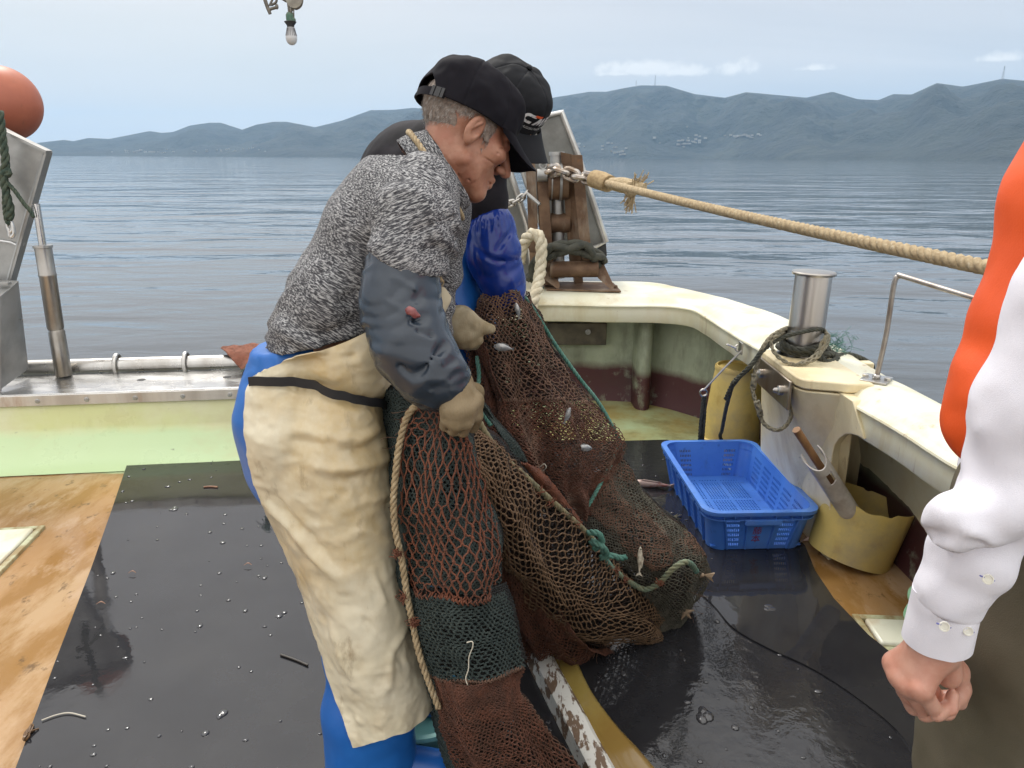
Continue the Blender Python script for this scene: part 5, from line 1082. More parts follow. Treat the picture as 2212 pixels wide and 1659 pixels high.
    def sleeve(P):
        d = chn(P, sl, sr_, .03); s = (P-sl[0].astype(np.float32))@axn
        d = d+fbm(P, 9, 3, 12).astype(np.float32)*.012
        d = d-.0045*np.sin(62*s+30*fbm(P*np.array([1, .5, 1], np.float32), 4, 2, 4)+9*(P[..., 0])).astype(np.float32)*np.clip(s/.06, 0, 1)
        for a, b, m_, wd, dp in (((985, 470, 1.36), (830, 560, 1.33), (900, 500, 1.31), .006, .008), ((980, 520, 1.36), (850, 585, 1.33), (910, 545, 1.31), .006, .007), ((870, 330, 1.42), (985, 430, 1.38), (930, 360, 1.36), .007, .005)): d = d+groove(P, at(*a), at(*b), wd, dp, at(*m_))
        hem = (P-at(872, 572, 1.34).astype(np.float32))@np.array([-.36, 0, -.93], np.float32); hem = hem+.004*np.sin(40*P[..., 0])
        return np.maximum(d, hem)
    lo, hi = bb(sl, sr_, .03); v, f = body_mesh(sleeve, lo, hi, .0048, 1); ob('sleeve', (v, f), marl, sh, smooth=180, uv=fab_coords(v, (.35, 0, -.94), (0, 1, 0)))
    # ---- pvc sleeve guard
    gp, gr = limb([(880, 548, 1.358, 68), (872, 590, 1.35, 73), (866, 660, 1.33, 80), (886, 745, 1.30, 80), (935, 806, 1.28, 64), (985, 848, 1.275, 48)])
    def guard(P):
        d = chn(P, gp, gr, .03); d = d+fbm(P, 9, 3, 21).astype(np.float32)*.010
        d = d-.0022*np.abs(np.sin(70*(P[..., 0]*.3+P[..., 2])+16*fbm(P, 6, 2, 2))).astype(np.float32)
        for a, b, m_, wd, dp in (((875, 690, 1.27), (940, 664, 1.26), (905, 692, 1.25), .007, .013), ((880, 715, 1.25), (942, 735, 1.26), (915, 718, 1.24), .005, .006), ((845, 750, 1.25), (960, 745, 1.25), (895, 810, 1.22), .007, .011), ((895, 812, 1.22), (980, 780, 1.24), (940, 800, 1.21), .006, .008), ((950, 560, 1.3), (900, 650, 1.27), None, .007, .005), ((860, 580, 1.29), (850, 690, 1.26), None, .010, .004), ((930, 840, 1.22), (1010, 800, 1.24), None, .006, .004)): d = d+groove(P, at(*a), at(*b), wd, dp, None if m_ is None else at(*m_))
        cw = np.abs(np.sin(34*(P[..., 0]*.55+P[..., 2]*.8)+9*fbm(P, 8, 2, 33))).astype(np.float32); d = d-.0042*(1-cw)**3*np.clip(fbm(P, 10, 1, 35)*6+.4, 0, 1).astype(np.float32)
        for a, b, m_ in (((800, 690, 1.28), (850, 800, 1.26), (815, 750, 1.26)), ((850, 600, 1.28), (930, 640, 1.27), None), ((835, 650, 1.26), (900, 690, 1.25), None), ((870, 780, 1.23), (930, 850, 1.22), None), ((940, 770, 1.23), (1000, 800, 1.23), (970, 800, 1.22)), ((820, 700, 1.27), (905, 760, 1.23), (850, 745, 1.24))): d = d-groove(P, at(*a), at(*b), .004, .005, None if m_ is None else at(*m_))
        e0 = (P-at(880, 552, 1.34).astype(np.float32))@np.array([.30, 0, .95], np.float32); e1 = (P-gp[-1].astype(np.float32))@np.array([.80, 0, -.60], np.float32)
        return np.maximum(np.maximum(d, e0), e1-.004)
    lo, hi = bb(gp, gr, .03); v, f = body_mesh(guard, lo, hi, .0036, 1); gd = ob('sleeve_guard', (v, f), pvcgrey, root, smooth=180)
    p = at(886, 672, 1.235); ob('fish_scrap', body_mesh(lambda P: su(ell(P, p, (.010, .004, .007)), ell(P, p+np.array([.009, 0, -.006]), (.008, .004, .006)), .004)+fbm(P, 120, 2, 1).astype(np.float32)*.004, p-.03, p+.03, .0018, 1), M('fish scrap', (.16, .03, .03), .3, c2=(.28, .10, .10), ns=60), gd, smooth=180)
    # ---- knitted glove gripping the net
    g = lambda zx, zy, Y: at(713+zx*.2645, 548.6+zy*.2645, Y)
    c = [ [(g(1175, 1200, 1.262), .016), (g(1190, 1320, 1.262), .0135), (g(1165, 1405, 1.285), .012), (g(1130, 1400, 1.31), .011)],
          [(g(1120, 1260, 1.245), .016), (g(1110, 1375, 1.243), .014), (g(1080, 1440, 1.265), .0125), (g(1050, 1410, 1.30), .011)],
          [(g(1050, 1280, 1.238), .016), (g(1035, 1390, 1.236), .014), (g(1010, 1435, 1.262), .0125), (g(985, 1400, 1.30), .011)],
          [(g(975, 1270, 1.243), .015), (g(960, 1350, 1.243), .0125), (g(945, 1400, 1.265), .0115), (g(940, 1380, 1.295), .0105)] ]
    w = g(1010, 1090, 1.27); palm = [(w, q[0][0], .030, .0165) for q in c]; th = [(w, .024), (g(1180, 1130, 1.31), .016), (g(1185, 1240, 1.33), .014), (g(1140, 1320, 1.335), .012)]
    pts = [p for q in c for p, _ in q]+[w, g(1010, 1000, 1.28)]
    def glove(P):
        d = hand_sdf(P, c, palm+[(g(990, 1000, 1.28), w, .032, .031)], th, .003)
        for i in range(3): d = d+groove(P, (c[i][0][0]+c[i+1][0][0])/2+np.array([0, -.012, .004]), (c[i][2][0]+c[i+1][2][0])/2+np.array([0, -.010, 0]), .004, .005)
        return d+fbm(P, 40, 2, 4).astype(np.float32)*.0022
    lo, hi = bb(pts, [.04], .02); v, f = body_mesh(glove, lo, hi, .0022, 1); ob('glove', (v, f), knit2, root, smooth=180)
    hf = at(935, 800, 1.68); fg = [[(hf+np.array([.02, -.03+.02*i, -.05]), .012), (hf+np.array([.045, -.03+.02*i, -.075]), .011), (hf+np.array([.03, -.03+.02*i, -.10]), .010)] for i in range(4)]
    ob('glove', body_mesh(lambda P: hand_sdf(P, fg, [(hf+np.array([0, 0, .05]), hf, .036, .034), (hf, fg[1][0][0], .032, .022)], [(hf, .02), (hf+np.array([.03, -.045, -.05]), .013)], .004), hf-.14, hf+.12, .003, 1), knit2, root, smooth=180)
    # ---- waders
    wp, wr = limb([(655, 752, 1.53, 96), (664, 800, 1.53, 110), (666, 880, 1.53, 138), (672, 980, 1.53, 130)])
    l1, r1 = limb([(675, 960, 1.47, 112), (728, 1180, 1.46, 86), (792, 1400, 1.43, 84), (800, 1530, 1.42, 96), (804, 1680, 1.42, 92)]); l2, r2 = limb([(695, 960, 1.62, 112), (755, 1180, 1.66, 84), (815, 1400, 1.66, 80), (828, 1560, 1.66, 92)])
    def trous(P):
        d = chn(P, wp, wr, .04, (1, 1.25, 1)); d = su(d, chn(P, l1, r1, .03), .02); d = su(d, chn(P, l2, r2, .03), .02); d = d+fbm(P, 6, 3, 31).astype(np.float32)*.018
        az = np.arctan2(P[..., 1]-1.52, P[..., 0]+.43); top = at(655, 735, 1.5)[2]; d = d-.003*np.sin(60*az).astype(np.float32)*np.clip((P[..., 2]-top+.09)/.05, 0, 1)
        e = (P-at(640, 735, 1.5).astype(np.float32))@np.array([-.2, 0, .98], np.float32); return np.maximum(np.maximum(d, e), -P[..., 2]+.06)
    v, f = body_mesh(trous, (-.68, 1.2, .02), (.05, 1.95, 1.08), .0085, 1); ob('waders', (v, f), wader, root, smooth=180)
    for p in (l1[-1], l2[-1]):
        sole = np.array([p[0]+.05, p[1], .05]); b_ = body_mesh(lambda P: np.maximum(su(rc(P, (p[0]-.03, p[1], .07), (p[0]+.15, p[1], .05), .058, .045), rc(P, (p[0], p[1], .3), (p[0], p[1], .07), .066, .06), .03), .016-P[..., 2]), sole-np.array([.2, .12, .06]), sole+np.array([.28, .12, .32]), .008, 1); ob('boot', b_, M('blue rubber boot', (.012, .10, .38), .35), root, smooth=180)
    # ---- apron: a sheet wrapped round the near side, gathered under the belt
    rows = [
        [(548, 812, 1.51), (600, 787, 1.43), (680, 762, 1.385), (750, 737, 1.375), (815, 706, 1.40), (840, 700, 1.48)],
        [(540, 822, 1.51), (600, 812, 1.42), (690, 800, 1.370), (765, 790, 1.365), (822, 785, 1.40), (862, 790, 1.50)],
        [(535, 832, 1.51), (600, 832, 1.415), (690, 842, 1.365), (765, 855, 1.365), (822, 868, 1.41), (850, 872, 1.52)],
        [(528, 860, 1.50), (592, 865, 1.40), (690, 880, 1.35), (770, 895, 1.35), (822, 905, 1.41), (835, 912, 1.52)],
        [(526, 930, 1.48), (590, 945, 1.37), (690, 960, 1.32), (775, 965, 1.33), (832, 965, 1.40), (850, 965, 1.52)],
        [(545, 1040, 1.46), (605, 1050, 1.35), (700, 1060, 1.31), (785, 1065, 1.33), (846, 1065, 1.41), (862, 1065, 1.53)],
        [(590, 1150, 1.44), (640, 1155, 1.34), (720, 1165, 1.31), (800, 1170, 1.33), (856, 1170, 1.41), (872, 1170, 1.53)],
        [(640, 1275, 1.42), (690, 1285, 1.33), (760, 1290, 1.31), (825, 1290, 1.33), (872, 1280, 1.40), (888, 1275, 1.53)],
        [(690, 1420, 1.38), (740, 1425, 1.31), (800, 1430, 1.30), (860, 1420, 1.33), (902, 1400, 1.40), (915, 1390, 1.52)],
        [(730, 1530, 1.35), (775, 1535, 1.30), (830, 1535, 1.29), (885, 1515, 1.33), (930, 1480, 1.40), (942, 1470, 1.50)],
        [(762, 1616, 1.32), (800, 1608, 1.29), (850, 1594, 1.29), (900, 1572, 1.33), (942, 1530, 1.40), (950, 1525, 1.50)]]
    V3 = patch([[at(*p) for p in r] for r in rows], 230, 130)
    for _ in range(14):       # lay it on the waders and shirt: ease each point towards the viewer's side until it clears them
        dd = np.minimum(trous(V3.astype(np.float32)), torso(V3.astype(np.float32))); tv = CAM-V3; tv /= np.linalg.norm(tv, axis=2, keepdims=True); V3 = V3+tv*np.clip(.012-dd, 0, .03)[..., None]*.8
    for _ in range(25): V3[0, 1:-1] = .5*V3[0, 1:-1]+.25*(V3[0, 2:]+V3[0, :-2]); V3[-1, 1:-1] = .5*V3[-1, 1:-1]+.25*(V3[-1, 2:]+V3[-1, :-2]); V3[1:-1, 0] = .5*V3[1:-1, 0]+.25*(V3[2:, 0]+V3[:-2, 0])
    for _ in range(16): V3[1:-1, 1:-1] = .5*V3[1:-1, 1:-1]+.125*(V3[:-2, 1:-1]+V3[2:, 1:-1]+V3[1:-1, :-2]+V3[1:-1, 2:])
    nrm = np.cross(np.gradient(V3, axis=0), np.gradient(V3, axis=1)); nrm /= np.linalg.norm(nrm, axis=2, keepdims=True); nrm *= np.sign(-(nrm[..., 1].mean()))
    h = fbm(V3*np.array([1, 1, .6]), 9, 4, 41)*.010+fbm(V3*np.array([1, 1, 1.6]), 26, 3, 44)*.003-np.abs(fbm(V3*np.array([1.2, 1, .8]), 11, 2, 46))*.007-np.abs(fbm(V3*np.array([.9, 1, 1.3]), 24, 2, 47))*.005
    def ridge(pts, w, a): 
        o = None; P = cat([at(*p) for p in pts], 24)
        for i in range(len(P)-1): d = rc(V3, P[i], P[i+1], 0, 0); o = d if o is None else np.minimum(o, d)
        return a*np.exp(-(o/w)**2)
    rd = lambda L: sum(ridge(*l) for l in L)
    h = h+rd([([(850, 915, 1.42), (770, 950, 1.33), (640, 930, 1.35)], .012, .010), ([(850, 935, 1.42), (780, 972, 1.33), (650, 960, 1.35)], .010, -.011), ([(856, 985, 1.42), (790, 1010, 1.33), (690, 1010, 1.32)], .012, .010), ([(858, 1010, 1.42), (800, 1035, 1.33), (715, 1035, 1.32)], .010, -.009),
        ([(560, 900, 1.45), (640, 950, 1.34), (760, 955, 1.33)], .012, -.007), ([(545, 960, 1.45), (600, 1090, 1.36), (700, 1200, 1.32), (850, 1290, 1.38)], .014, -.013), ([(560, 1000, 1.45), (630, 1150, 1.34), (730, 1240, 1.32), (860, 1330, 1.38)], .018, .012), ([(600, 880, 1.4), (560, 1000, 1.44)], .014, .006), ([(862, 1060, 1.42), (800, 1085, 1.33)], .010, .008), ([(870, 1190, 1.41), (800, 1150, 1.33), (740, 1160, 1.32)], .012, .006), ([(800, 1230, 1.33), (830, 1300, 1.33)], .008, .006),
        ([(905, 1330, 1.40), (850, 1400, 1.33), (840, 1480, 1.31)], .010, .007), ([(720, 1350, 1.33), (760, 1480, 1.30)], .014, .006), ([(790, 1340, 1.31), (870, 1430, 1.34)], .008, -.006), ([(760, 1560, 1.3), (930, 1500, 1.4)], .010, .006), ([(640, 785, 1.40), (760, 770, 1.37)], .007, -.006), ([(700, 770, 1.38), (820, 830, 1.41)], .008, .005)])
    # pulled in at the belt
    belt = [(536, 826, 1.505), (600, 822, 1.412), (690, 838, 1.362), (765, 862, 1.360), (826, 872, 1.41), (850, 876, 1.53)]
    h = h-ridge(belt, .016, .010)
    V3 = V3+nrm*h[..., None]
    for _ in range(8):
        dd = np.minimum(trous(V3.astype(np.float32)), torso(V3.astype(np.float32))); tv = CAM-V3; tv /= np.linalg.norm(tv, axis=2, keepdims=True); V3 = V3+tv*np.clip(.006-dd, 0, .03)[..., None]*.8
    ap = ob('apron', shell(V3, .0022), apronm, root, smooth=60)
    bp = cat([at(x, y, Y-.004) for x, y, Y in belt], 60)
    for _ in range(20):
        dd = np.minimum(trous(bp.astype(np.float32)), torso(bp.astype(np.float32))); tv = CAM-bp; tv /= np.linalg.norm(tv, axis=1, keepdims=True); bp = bp+tv*np.clip(.020-dd, 0, .03)[:, None]*.8
    for _ in range(6): bp[1:-1] = .5*bp[1:-1]+.25*(bp[2:]+bp[:-2])
    near = np.array([np.min(np.linalg.norm(V3.reshape(-1, 3)-q, axis=1)) for q in bp])
    for i, q in enumerate(bp):          # sit just outside the sheet
        k = np.argmin(np.linalg.norm(np.cross(V3.reshape(-1, 3)-CAM, (q-CAM)/np.linalg.norm(q-CAM)), axis=1)); pt = V3.reshape(-1, 3)[k]; tv = (CAM-q)/np.linalg.norm(CAM-q)
        dq = (pt-q)@tv+.006
        if 0 < dq < .08: bp[i] = q+tv*dq
    for _ in range(3): bp[1:-1] = .5*bp[1:-1]+.25*(bp[2:]+bp[:-2])
    bs = np.stack([bp+np.array([0, 0, z]) for z in (.009, .004, -.004, -.009)], 1)+fbm(bp, 25, 2, 1)[:, None, None]*.006
    ob('waist_strap', J(shell(bs, .002), tube([at(536, 822, 1.50), at(530, 812, 1.49), at(534, 800, 1.49), at(541, 812, 1.488)], .007, 8, n=12), tube([at(536, 824, 1.495), at(530, 845, 1.49), at(532, 862, 1.49)], .006, 6, n=8)), webbing, ap, smooth=60)
    bib = [[(815, 706, 1.40), (880, 690, 1.42), (935, 650, 1.47)], [(830, 740, 1.41), (900, 720, 1.43), (950, 690, 1.47)], [(835, 790, 1.44), (900, 800, 1.46), (960, 760, 1.5)]]
    bibr = [[(930, 655, 1.56), (955, 620, 1.55), (975, 640, 1.57)], [(925, 690, 1.56), (950, 680, 1.55), (972, 655, 1.57)], [(920, 790, 1.57), (938, 735, 1.56), (948, 700, 1.58)]]
    ob('bib', shell(patch([[at(*p) for p in r] for r in bibr], 24, 20), .002), apronm, ap, smooth=60)
    ob('neck_cord', J(rope([at(952, 608, 1.545), at(948, 600, 1.54), at(958, 570, 1.535), at(966, 535, 1.53)], .0065), tube([at(950, 610, 1.548)+.008*np.array([math.cos(a), -.1, math.sin(a)]) for a in np.linspace(0, 6.28, 14)], .0018, 6, False), rope(list(nring(-.010, .0835)), .0062)), ropetan, ap, smooth=180)
fisherman()

# ============================================================ the second fisherman, behind the net
def fisherman2():
    root = thing('person', (-.1, 2.15, 0), 'second fisherman in black shirt and lettered cap bending over the net with blue sleeve guards', 'person')
    O = at(1082, 255, 1.93); B = hframe((.58, -.46, -.67), .0)*.87; neck = at(1000, 330, 2.03)
    V, F = make_head(O, B, neck, .06, False, .0026)
    sp, sr = limb([(985, 900, 2.12, 95), (960, 640, 2.14, 95), (920, 450, 2.14, 105), (940, 370, 2.10, 80)])
    lg = [limb([(985, 900, 2.04, 70), (1000, 1120, 2.05, 55), (990, 1330, 2.06, 42)]), limb([(960, 900, 2.22, 70), (960, 1100, 2.24, 55), (950, 1300, 2.26, 42)])]
    ar = [limb([(1035, 350, 1.98, 45), (1050, 450, 1.97, 38), (1088, 640, 1.96, 24)]), limb([(850, 360, 2.2, 45), (880, 520, 2.05, 38), (965, 670, 1.85, 24)])]
    def fn(P):
        d = chn(P, sp, sr, .04, (1, 1.3, 1))
        for p, r in lg+ar: d = su(d, chn(P, p, r, .02), .03)
        return su(d, rc(P, sp[-1], neck, sr[-1]*.7, .05), .03)
    v2, f2 = body_mesh(fn, (-.52, 1.7, .0), (.2, 2.5, 1.6), .013, 2); ob('body', J((V, F), (v2, f2)), skin, root, smooth=180)
    make_hair(O, B, root, M('dark stubble', (.05, .045, .04), .8), M('dark hair', (.08, .07, .06), .6), 1500, 5)
    cp = ob('cap', ball(O+B.T@np.array([-.008, 0, .09]), (.05, .05, .03), 12, 8), black_cap, root); make_cap(O, B, cp, black_cap, 7)
    # embroidered lettering wrapped onto the front panels
    def wrap(v, f, lift=.0):
        u, w = v[:, 0], v[:, 1]; out = []
        for a, b, in zip(u, w):
            ang = a/.105; z = .050+b; d = np.array([math.cos(ang), math.sin(ang), 0]); lo_, hi_ = .05, .16
            for _ in range(26):
                m = (lo_+hi_)/2; p = np.array([[CAPC[0]+d[0]*m, d[1]*m, z]], np.float32)
                q = np.abs(p-CAPC)/CAPR; k = float(((q**2.35).sum())**(1/2.35)-1)*.095-.010*math.exp(-(((p[0, 0]-.085)/.03)**2+((p[0, 2]-.105)/.035)**2+(p[0, 1]/.05)**2))+float(fbm(p, 14, 3, 7)[0])*.011
                if k < 0: lo_ = m
                else: hi_ = m
            out.append(O+B.T@np.array([CAPC[0]+d[0]*(m+.0016+lift), d[1]*(m+.0016+lift), z]))
        return np.array(out), f
    def dense(v, f, n=2):
        import bmesh
        bm = bmesh.new(); vs = [bm.verts.new(p) for p in v]
        for q in f:
            try: bm.faces.new([vs[i] for i in q])
            except ValueError: pass
        bmesh.ops.triangulate(bm, faces=bm.faces[:]); bmesh.ops.subdivide_edges(bm, edges=[e for e in bm.edges if e.calc_length() > .006], cuts=2, use_grid_fill=True); bmesh.ops.triangulate(bm, faces=bm.faces[:]); bm.verts.index_update()
        o = np.array([q.co[:] for q in bm.verts]), [[q.index for q in p.verts] for p in bm.faces]; bm.free(); return o
    # text runs towards +y as seen from the front (his left is on the reader's right)
    wht = M('white embroidery', (.62, .62, .62), .8, bump=.4, bs=500)
    def word(poly_list, m_, lift=0): ob('lettering', J(*[wrap(*dense(np.array([(x, y, 0) for x, y in p]), [list(range(len(p)))]), lift) for p in poly_list]), m_, cp, smooth=0)
    sx = lambda pts, dx: [((x+.28*y)*.0140+dx*1.12, y*.0140+.018) for x, y in pts]
    th = [R(a) for a in np.linspace(75, 285, 14)]
    C_ = [(1.0*math.cos(a), 1.0+1.0*math.sin(a)) for a in th]; C_ = [(1.35, 2.0)]+C_+[(1.1, 0), (1.1, .55)]+[(.48*math.cos(a), 1.0+.45*math.sin(a)) for a in th[::-1]]+[(1.2, 1.45)]
    Cs = [[(1.35, 2.), (.3, 2.), (.3, 1.45), (1.2, 1.45)], [(1.1, 0), (1.1, .55), (.3, .55), (.3, 0)]]+[[(1.0*math.cos(a), 1+math.sin(a)), (1.0*math.cos(b), 1+math.sin(b)), (.46*math.cos(b), 1+.45*math.sin(b)), (.46*math.cos(a), 1+.45*math.sin(a))] for a, b in zip(np.linspace(R(70), R(290), 12)[:-1], np.linspace(R(70), R(290), 12)[1:])]
    Cs = [[(x+.0, y) for x, y in p] for p in Cs]
    Mw = [[(0, 0), (.5, 0), (.9, 1.2), (.75, 1.7), (.5, 1.7)], [(.5, 1.75), (1.0, 1.75), (1.35, .5), (1.0, 0)], [(1.0, 0), (1.35, .5), (1.95, 1.75), (1.5, 1.75)], [(1.55, 1.75), (2.05, 1.75), (2.3, 0), (1.8, 0)]]
    Pw = [[(0, 0), (.5, 0), (.7, 1.75), (.2, 1.75)], [(.6, 1.75), (1.3, 1.75), (1.5, 1.3), (.65, 1.35)], [(1.2, 1.5), (1.5, 1.3), (1.3, .75), (1.05, 1.0)], [(1.3, .75), (.55, .65), (.6, 1.0), (1.1, 1.0)]]
    word([sx(p, -.040) for p in Cs]+[sx(p, -.021) for p in Mw]+[sx(p, .012) for p in Pw], wht)
    word([sx([(0, 0), (1.2, 0), (1.35, .42), (.15, .42)], -.020-.0) and [(x, y+.024) for x, y in sx([(0, 0), (1.5, 0), (1.6, .45), (.1, .45)], -.024)]], M('orange embroidery', (.62, .09, .02), .8), .0006)
    v, f = text_mesh('CHUGOKU MARINE PAINTS', .0098, (.80, 1.)); v[:, 1] += .006; tv = wrap(v, f); ob('lettering', tv, wht, cp, smooth=0)
    # ---- black shirt
    tp, tr = limb([(965, 760, 2.14, 100), (950, 600, 2.15, 105), (915, 470, 2.15, 118), (905, 385, 2.14, 112), (960, 330, 2.08, 70)])
    def shirt(P):
        d = chn(P, tp, tr, .05, (1, 1.25, 1)); a, r = limb([(980, 340, 2.05, 62), (1030, 370, 1.97, 58), (1046, 430, 1.96, 50), (1060, 500, 1.96, 40)]); d = su(d, chn(P, a, r, .02), .03)
        a, r = limb([(890, 345, 2.2, 72), (840, 385, 2.2, 66), (812, 440, 2.18, 58), (880, 560, 2.06, 45)]); d = su(d, chn(P, a, r, .02), .04)
        d = d+fbm(P, 9, 3, 3).astype(np.float32)*.014; d = d+groove(P, at(885, 290, 2.0), at(800, 340, 2.0), .006, .005); return d
    v, f = body_mesh(shirt, (-.50, 1.80, .9), (.05, 2.5, 1.58), .0078, 1); ob('shirt', (v, f), blackcloth, root, smooth=180)
    g1, gr = limb([(1058, 478, 1.955, 40), (1060, 500, 1.955, 52), (1066, 545, 1.95, 54), (1080, 590, 1.95, 47), (1088, 625, 1.955, 44), (1090, 648, 1.96, 36)]); ax = g1[4]-g1[1]; axn = (ax/np.linalg.norm(ax)).astype(np.float32)
    def guard(P):
        d = chn(P, g1, gr, .02)+fbm(P, 12, 3, 8).astype(np.float32)*.012; s = (P-g1[0].astype(np.float32))@axn
        d = d-.0022*np.abs(np.sin(38*s+9*fbm(P, 6, 1, 5)+12*P[..., 0])).astype(np.float32)
        for a, b, m_ in (((1015, 520, 1.90), (1110, 560, 1.92), (1060, 560, 1.88)), ((1040, 600, 1.90), (1125, 575, 1.92), (1085, 600, 1.88)), ((1020, 500, 1.9), (1040, 590, 1.9), (1025, 550, 1.89)), ((1110, 490, 1.92), (1075, 540, 1.88), None)): d = d+groove(P, at(*a), at(*b), .006, .009, None if m_ is None else at(*m_))
        az = np.arctan2(P[..., 1]-g1[0][1], P[..., 0]-g1[0][0]); return d-.003*np.sin(26*az).astype(np.float32)*np.exp(-(s/.02)**2)
    lo, hi = bb(g1, gr, .02); v, f = body_mesh(guard, lo, hi, .0042, 1); ob('sleeve_guard', (v, f), pvcblue, root, smooth=180)
    # bib trousers
    wp, wr = limb([(985, 470, 2.08, 40), (978, 560, 2.05, 62), (968, 700, 2.06, 100), (972, 880, 2.10, 105)]); l1, r1 = limb([(985, 900, 2.04, 85), (1000, 1120, 2.05, 72), (990, 1340, 2.06, 60)]); l2, r2 = limb([(960, 900, 2.22, 85), (960, 1100, 2.24, 72), (950, 1310, 2.26, 60)])
    def tr_(P):
        d = chn(P, wp, wr, .04, (1, 1.2, 1)); d = su(d, chn(P, l1, r1, .03), .04); d = su(d, chn(P, l2, r2, .03), .04); return np.maximum(d+fbm(P, 7, 3, 6).astype(np.float32)*.012, .016-P[..., 2])
    v, f = body_mesh(tr_, (-.5, 1.75, .0), (.12, 2.45, 1.3), .011, 1); ob('bib_trousers', (v, f), wader, root, smooth=180)
    ob('strap', tube([at(984, 570, 1.98), at(990, 578, 1.97), at(991, 600, 1.97), at(984, 622, 1.98)], .005, 8, n=12, flat=.4), wader, root)
    # the gloved hand coming from behind the first man
    g = lambda zx, zy, Y: at(713+zx*.2645, 548.6+zy*.2645, Y)
    cf = limb([(713+880*.2645, 548.6+520*.2645, 1.86, 40), (713+925*.2645, 548.6+470*.2645, 1.84, 32), (713+945*.2645, 548.6+490*.2645, 1.83, 27)])
    v, f = body_mesh(lambda P: chn(P, cf[0], cf[1], .01)-.002*np.sin(500*P[..., 2]+300*P[..., 0]).astype(np.float32), *bb(cf[0], cf[1], .02), .003, 1); ob('sleeve_guard', (v, f), pvcblue, root, smooth=180)
    ob('wrist', tube([g(900, 500, 1.84), g(960, 510, 1.83), g(1010, 530, 1.825)], px(24, 1.83)*1.05, 16), skin, root, smooth=60)
    c = [[(g(1190, 600, 1.76), .016), (g(1200, 700, 1.765), .0135), (g(1180, 745, 1.80), .012)], [(g(1140, 660, 1.755), .016), (g(1150, 730, 1.76), .0135), (g(1130, 750, 1.80), .012)], [(g(1080, 680, 1.755), .016), (g(1090, 730, 1.76), .0135), (g(1080, 740, 1.80), .012)], [(g(1020, 670, 1.765), .015), (g(1030, 715, 1.77), .013), (g(1020, 720, 1.80), .011)]]
    w = g(1060, 560, 1.79); palm = [(w, q[0][0], .036, .018) for q in c]+[(g(985, 520, 1.815), w, .027, .034)]; th = [(g(1130, 540, 1.775), .024), (g(1220, 590, 1.765), .0155), (g(1270, 605, 1.77), .0135), (g(1315, 612, 1.775), .0115)]
    rd = w-g(960, 480, 1.82); rn = (rd/np.linalg.norm(rd)).astype(np.float32); r0 = g(960, 480, 1.82).astype(np.float32); pa, pb, _ = basis(rd, (0, 1, 0))
    def glove(P):
        d = hand_sdf(P, c, palm, th)+fbm(P, 45, 2, 9).astype(np.float32)*.002; s = (P-r0)@rn
        az = np.arctan2((P-r0)@pa.astype(np.float32), (P-r0)@pb.astype(np.float32)); return d-.0016*np.sin(46*az).astype(np.float32)*np.clip(1-(s-.035)/.02, 0, 1)
    v, f = body_mesh(glove, *bb([p for q in c for p, _ in q]+[w, g(985, 520, 1.815), th[-1][0]], [.04], .015), .0025, 1); ob('glove', (v, f), knit, root, smooth=180)
fisherman2()

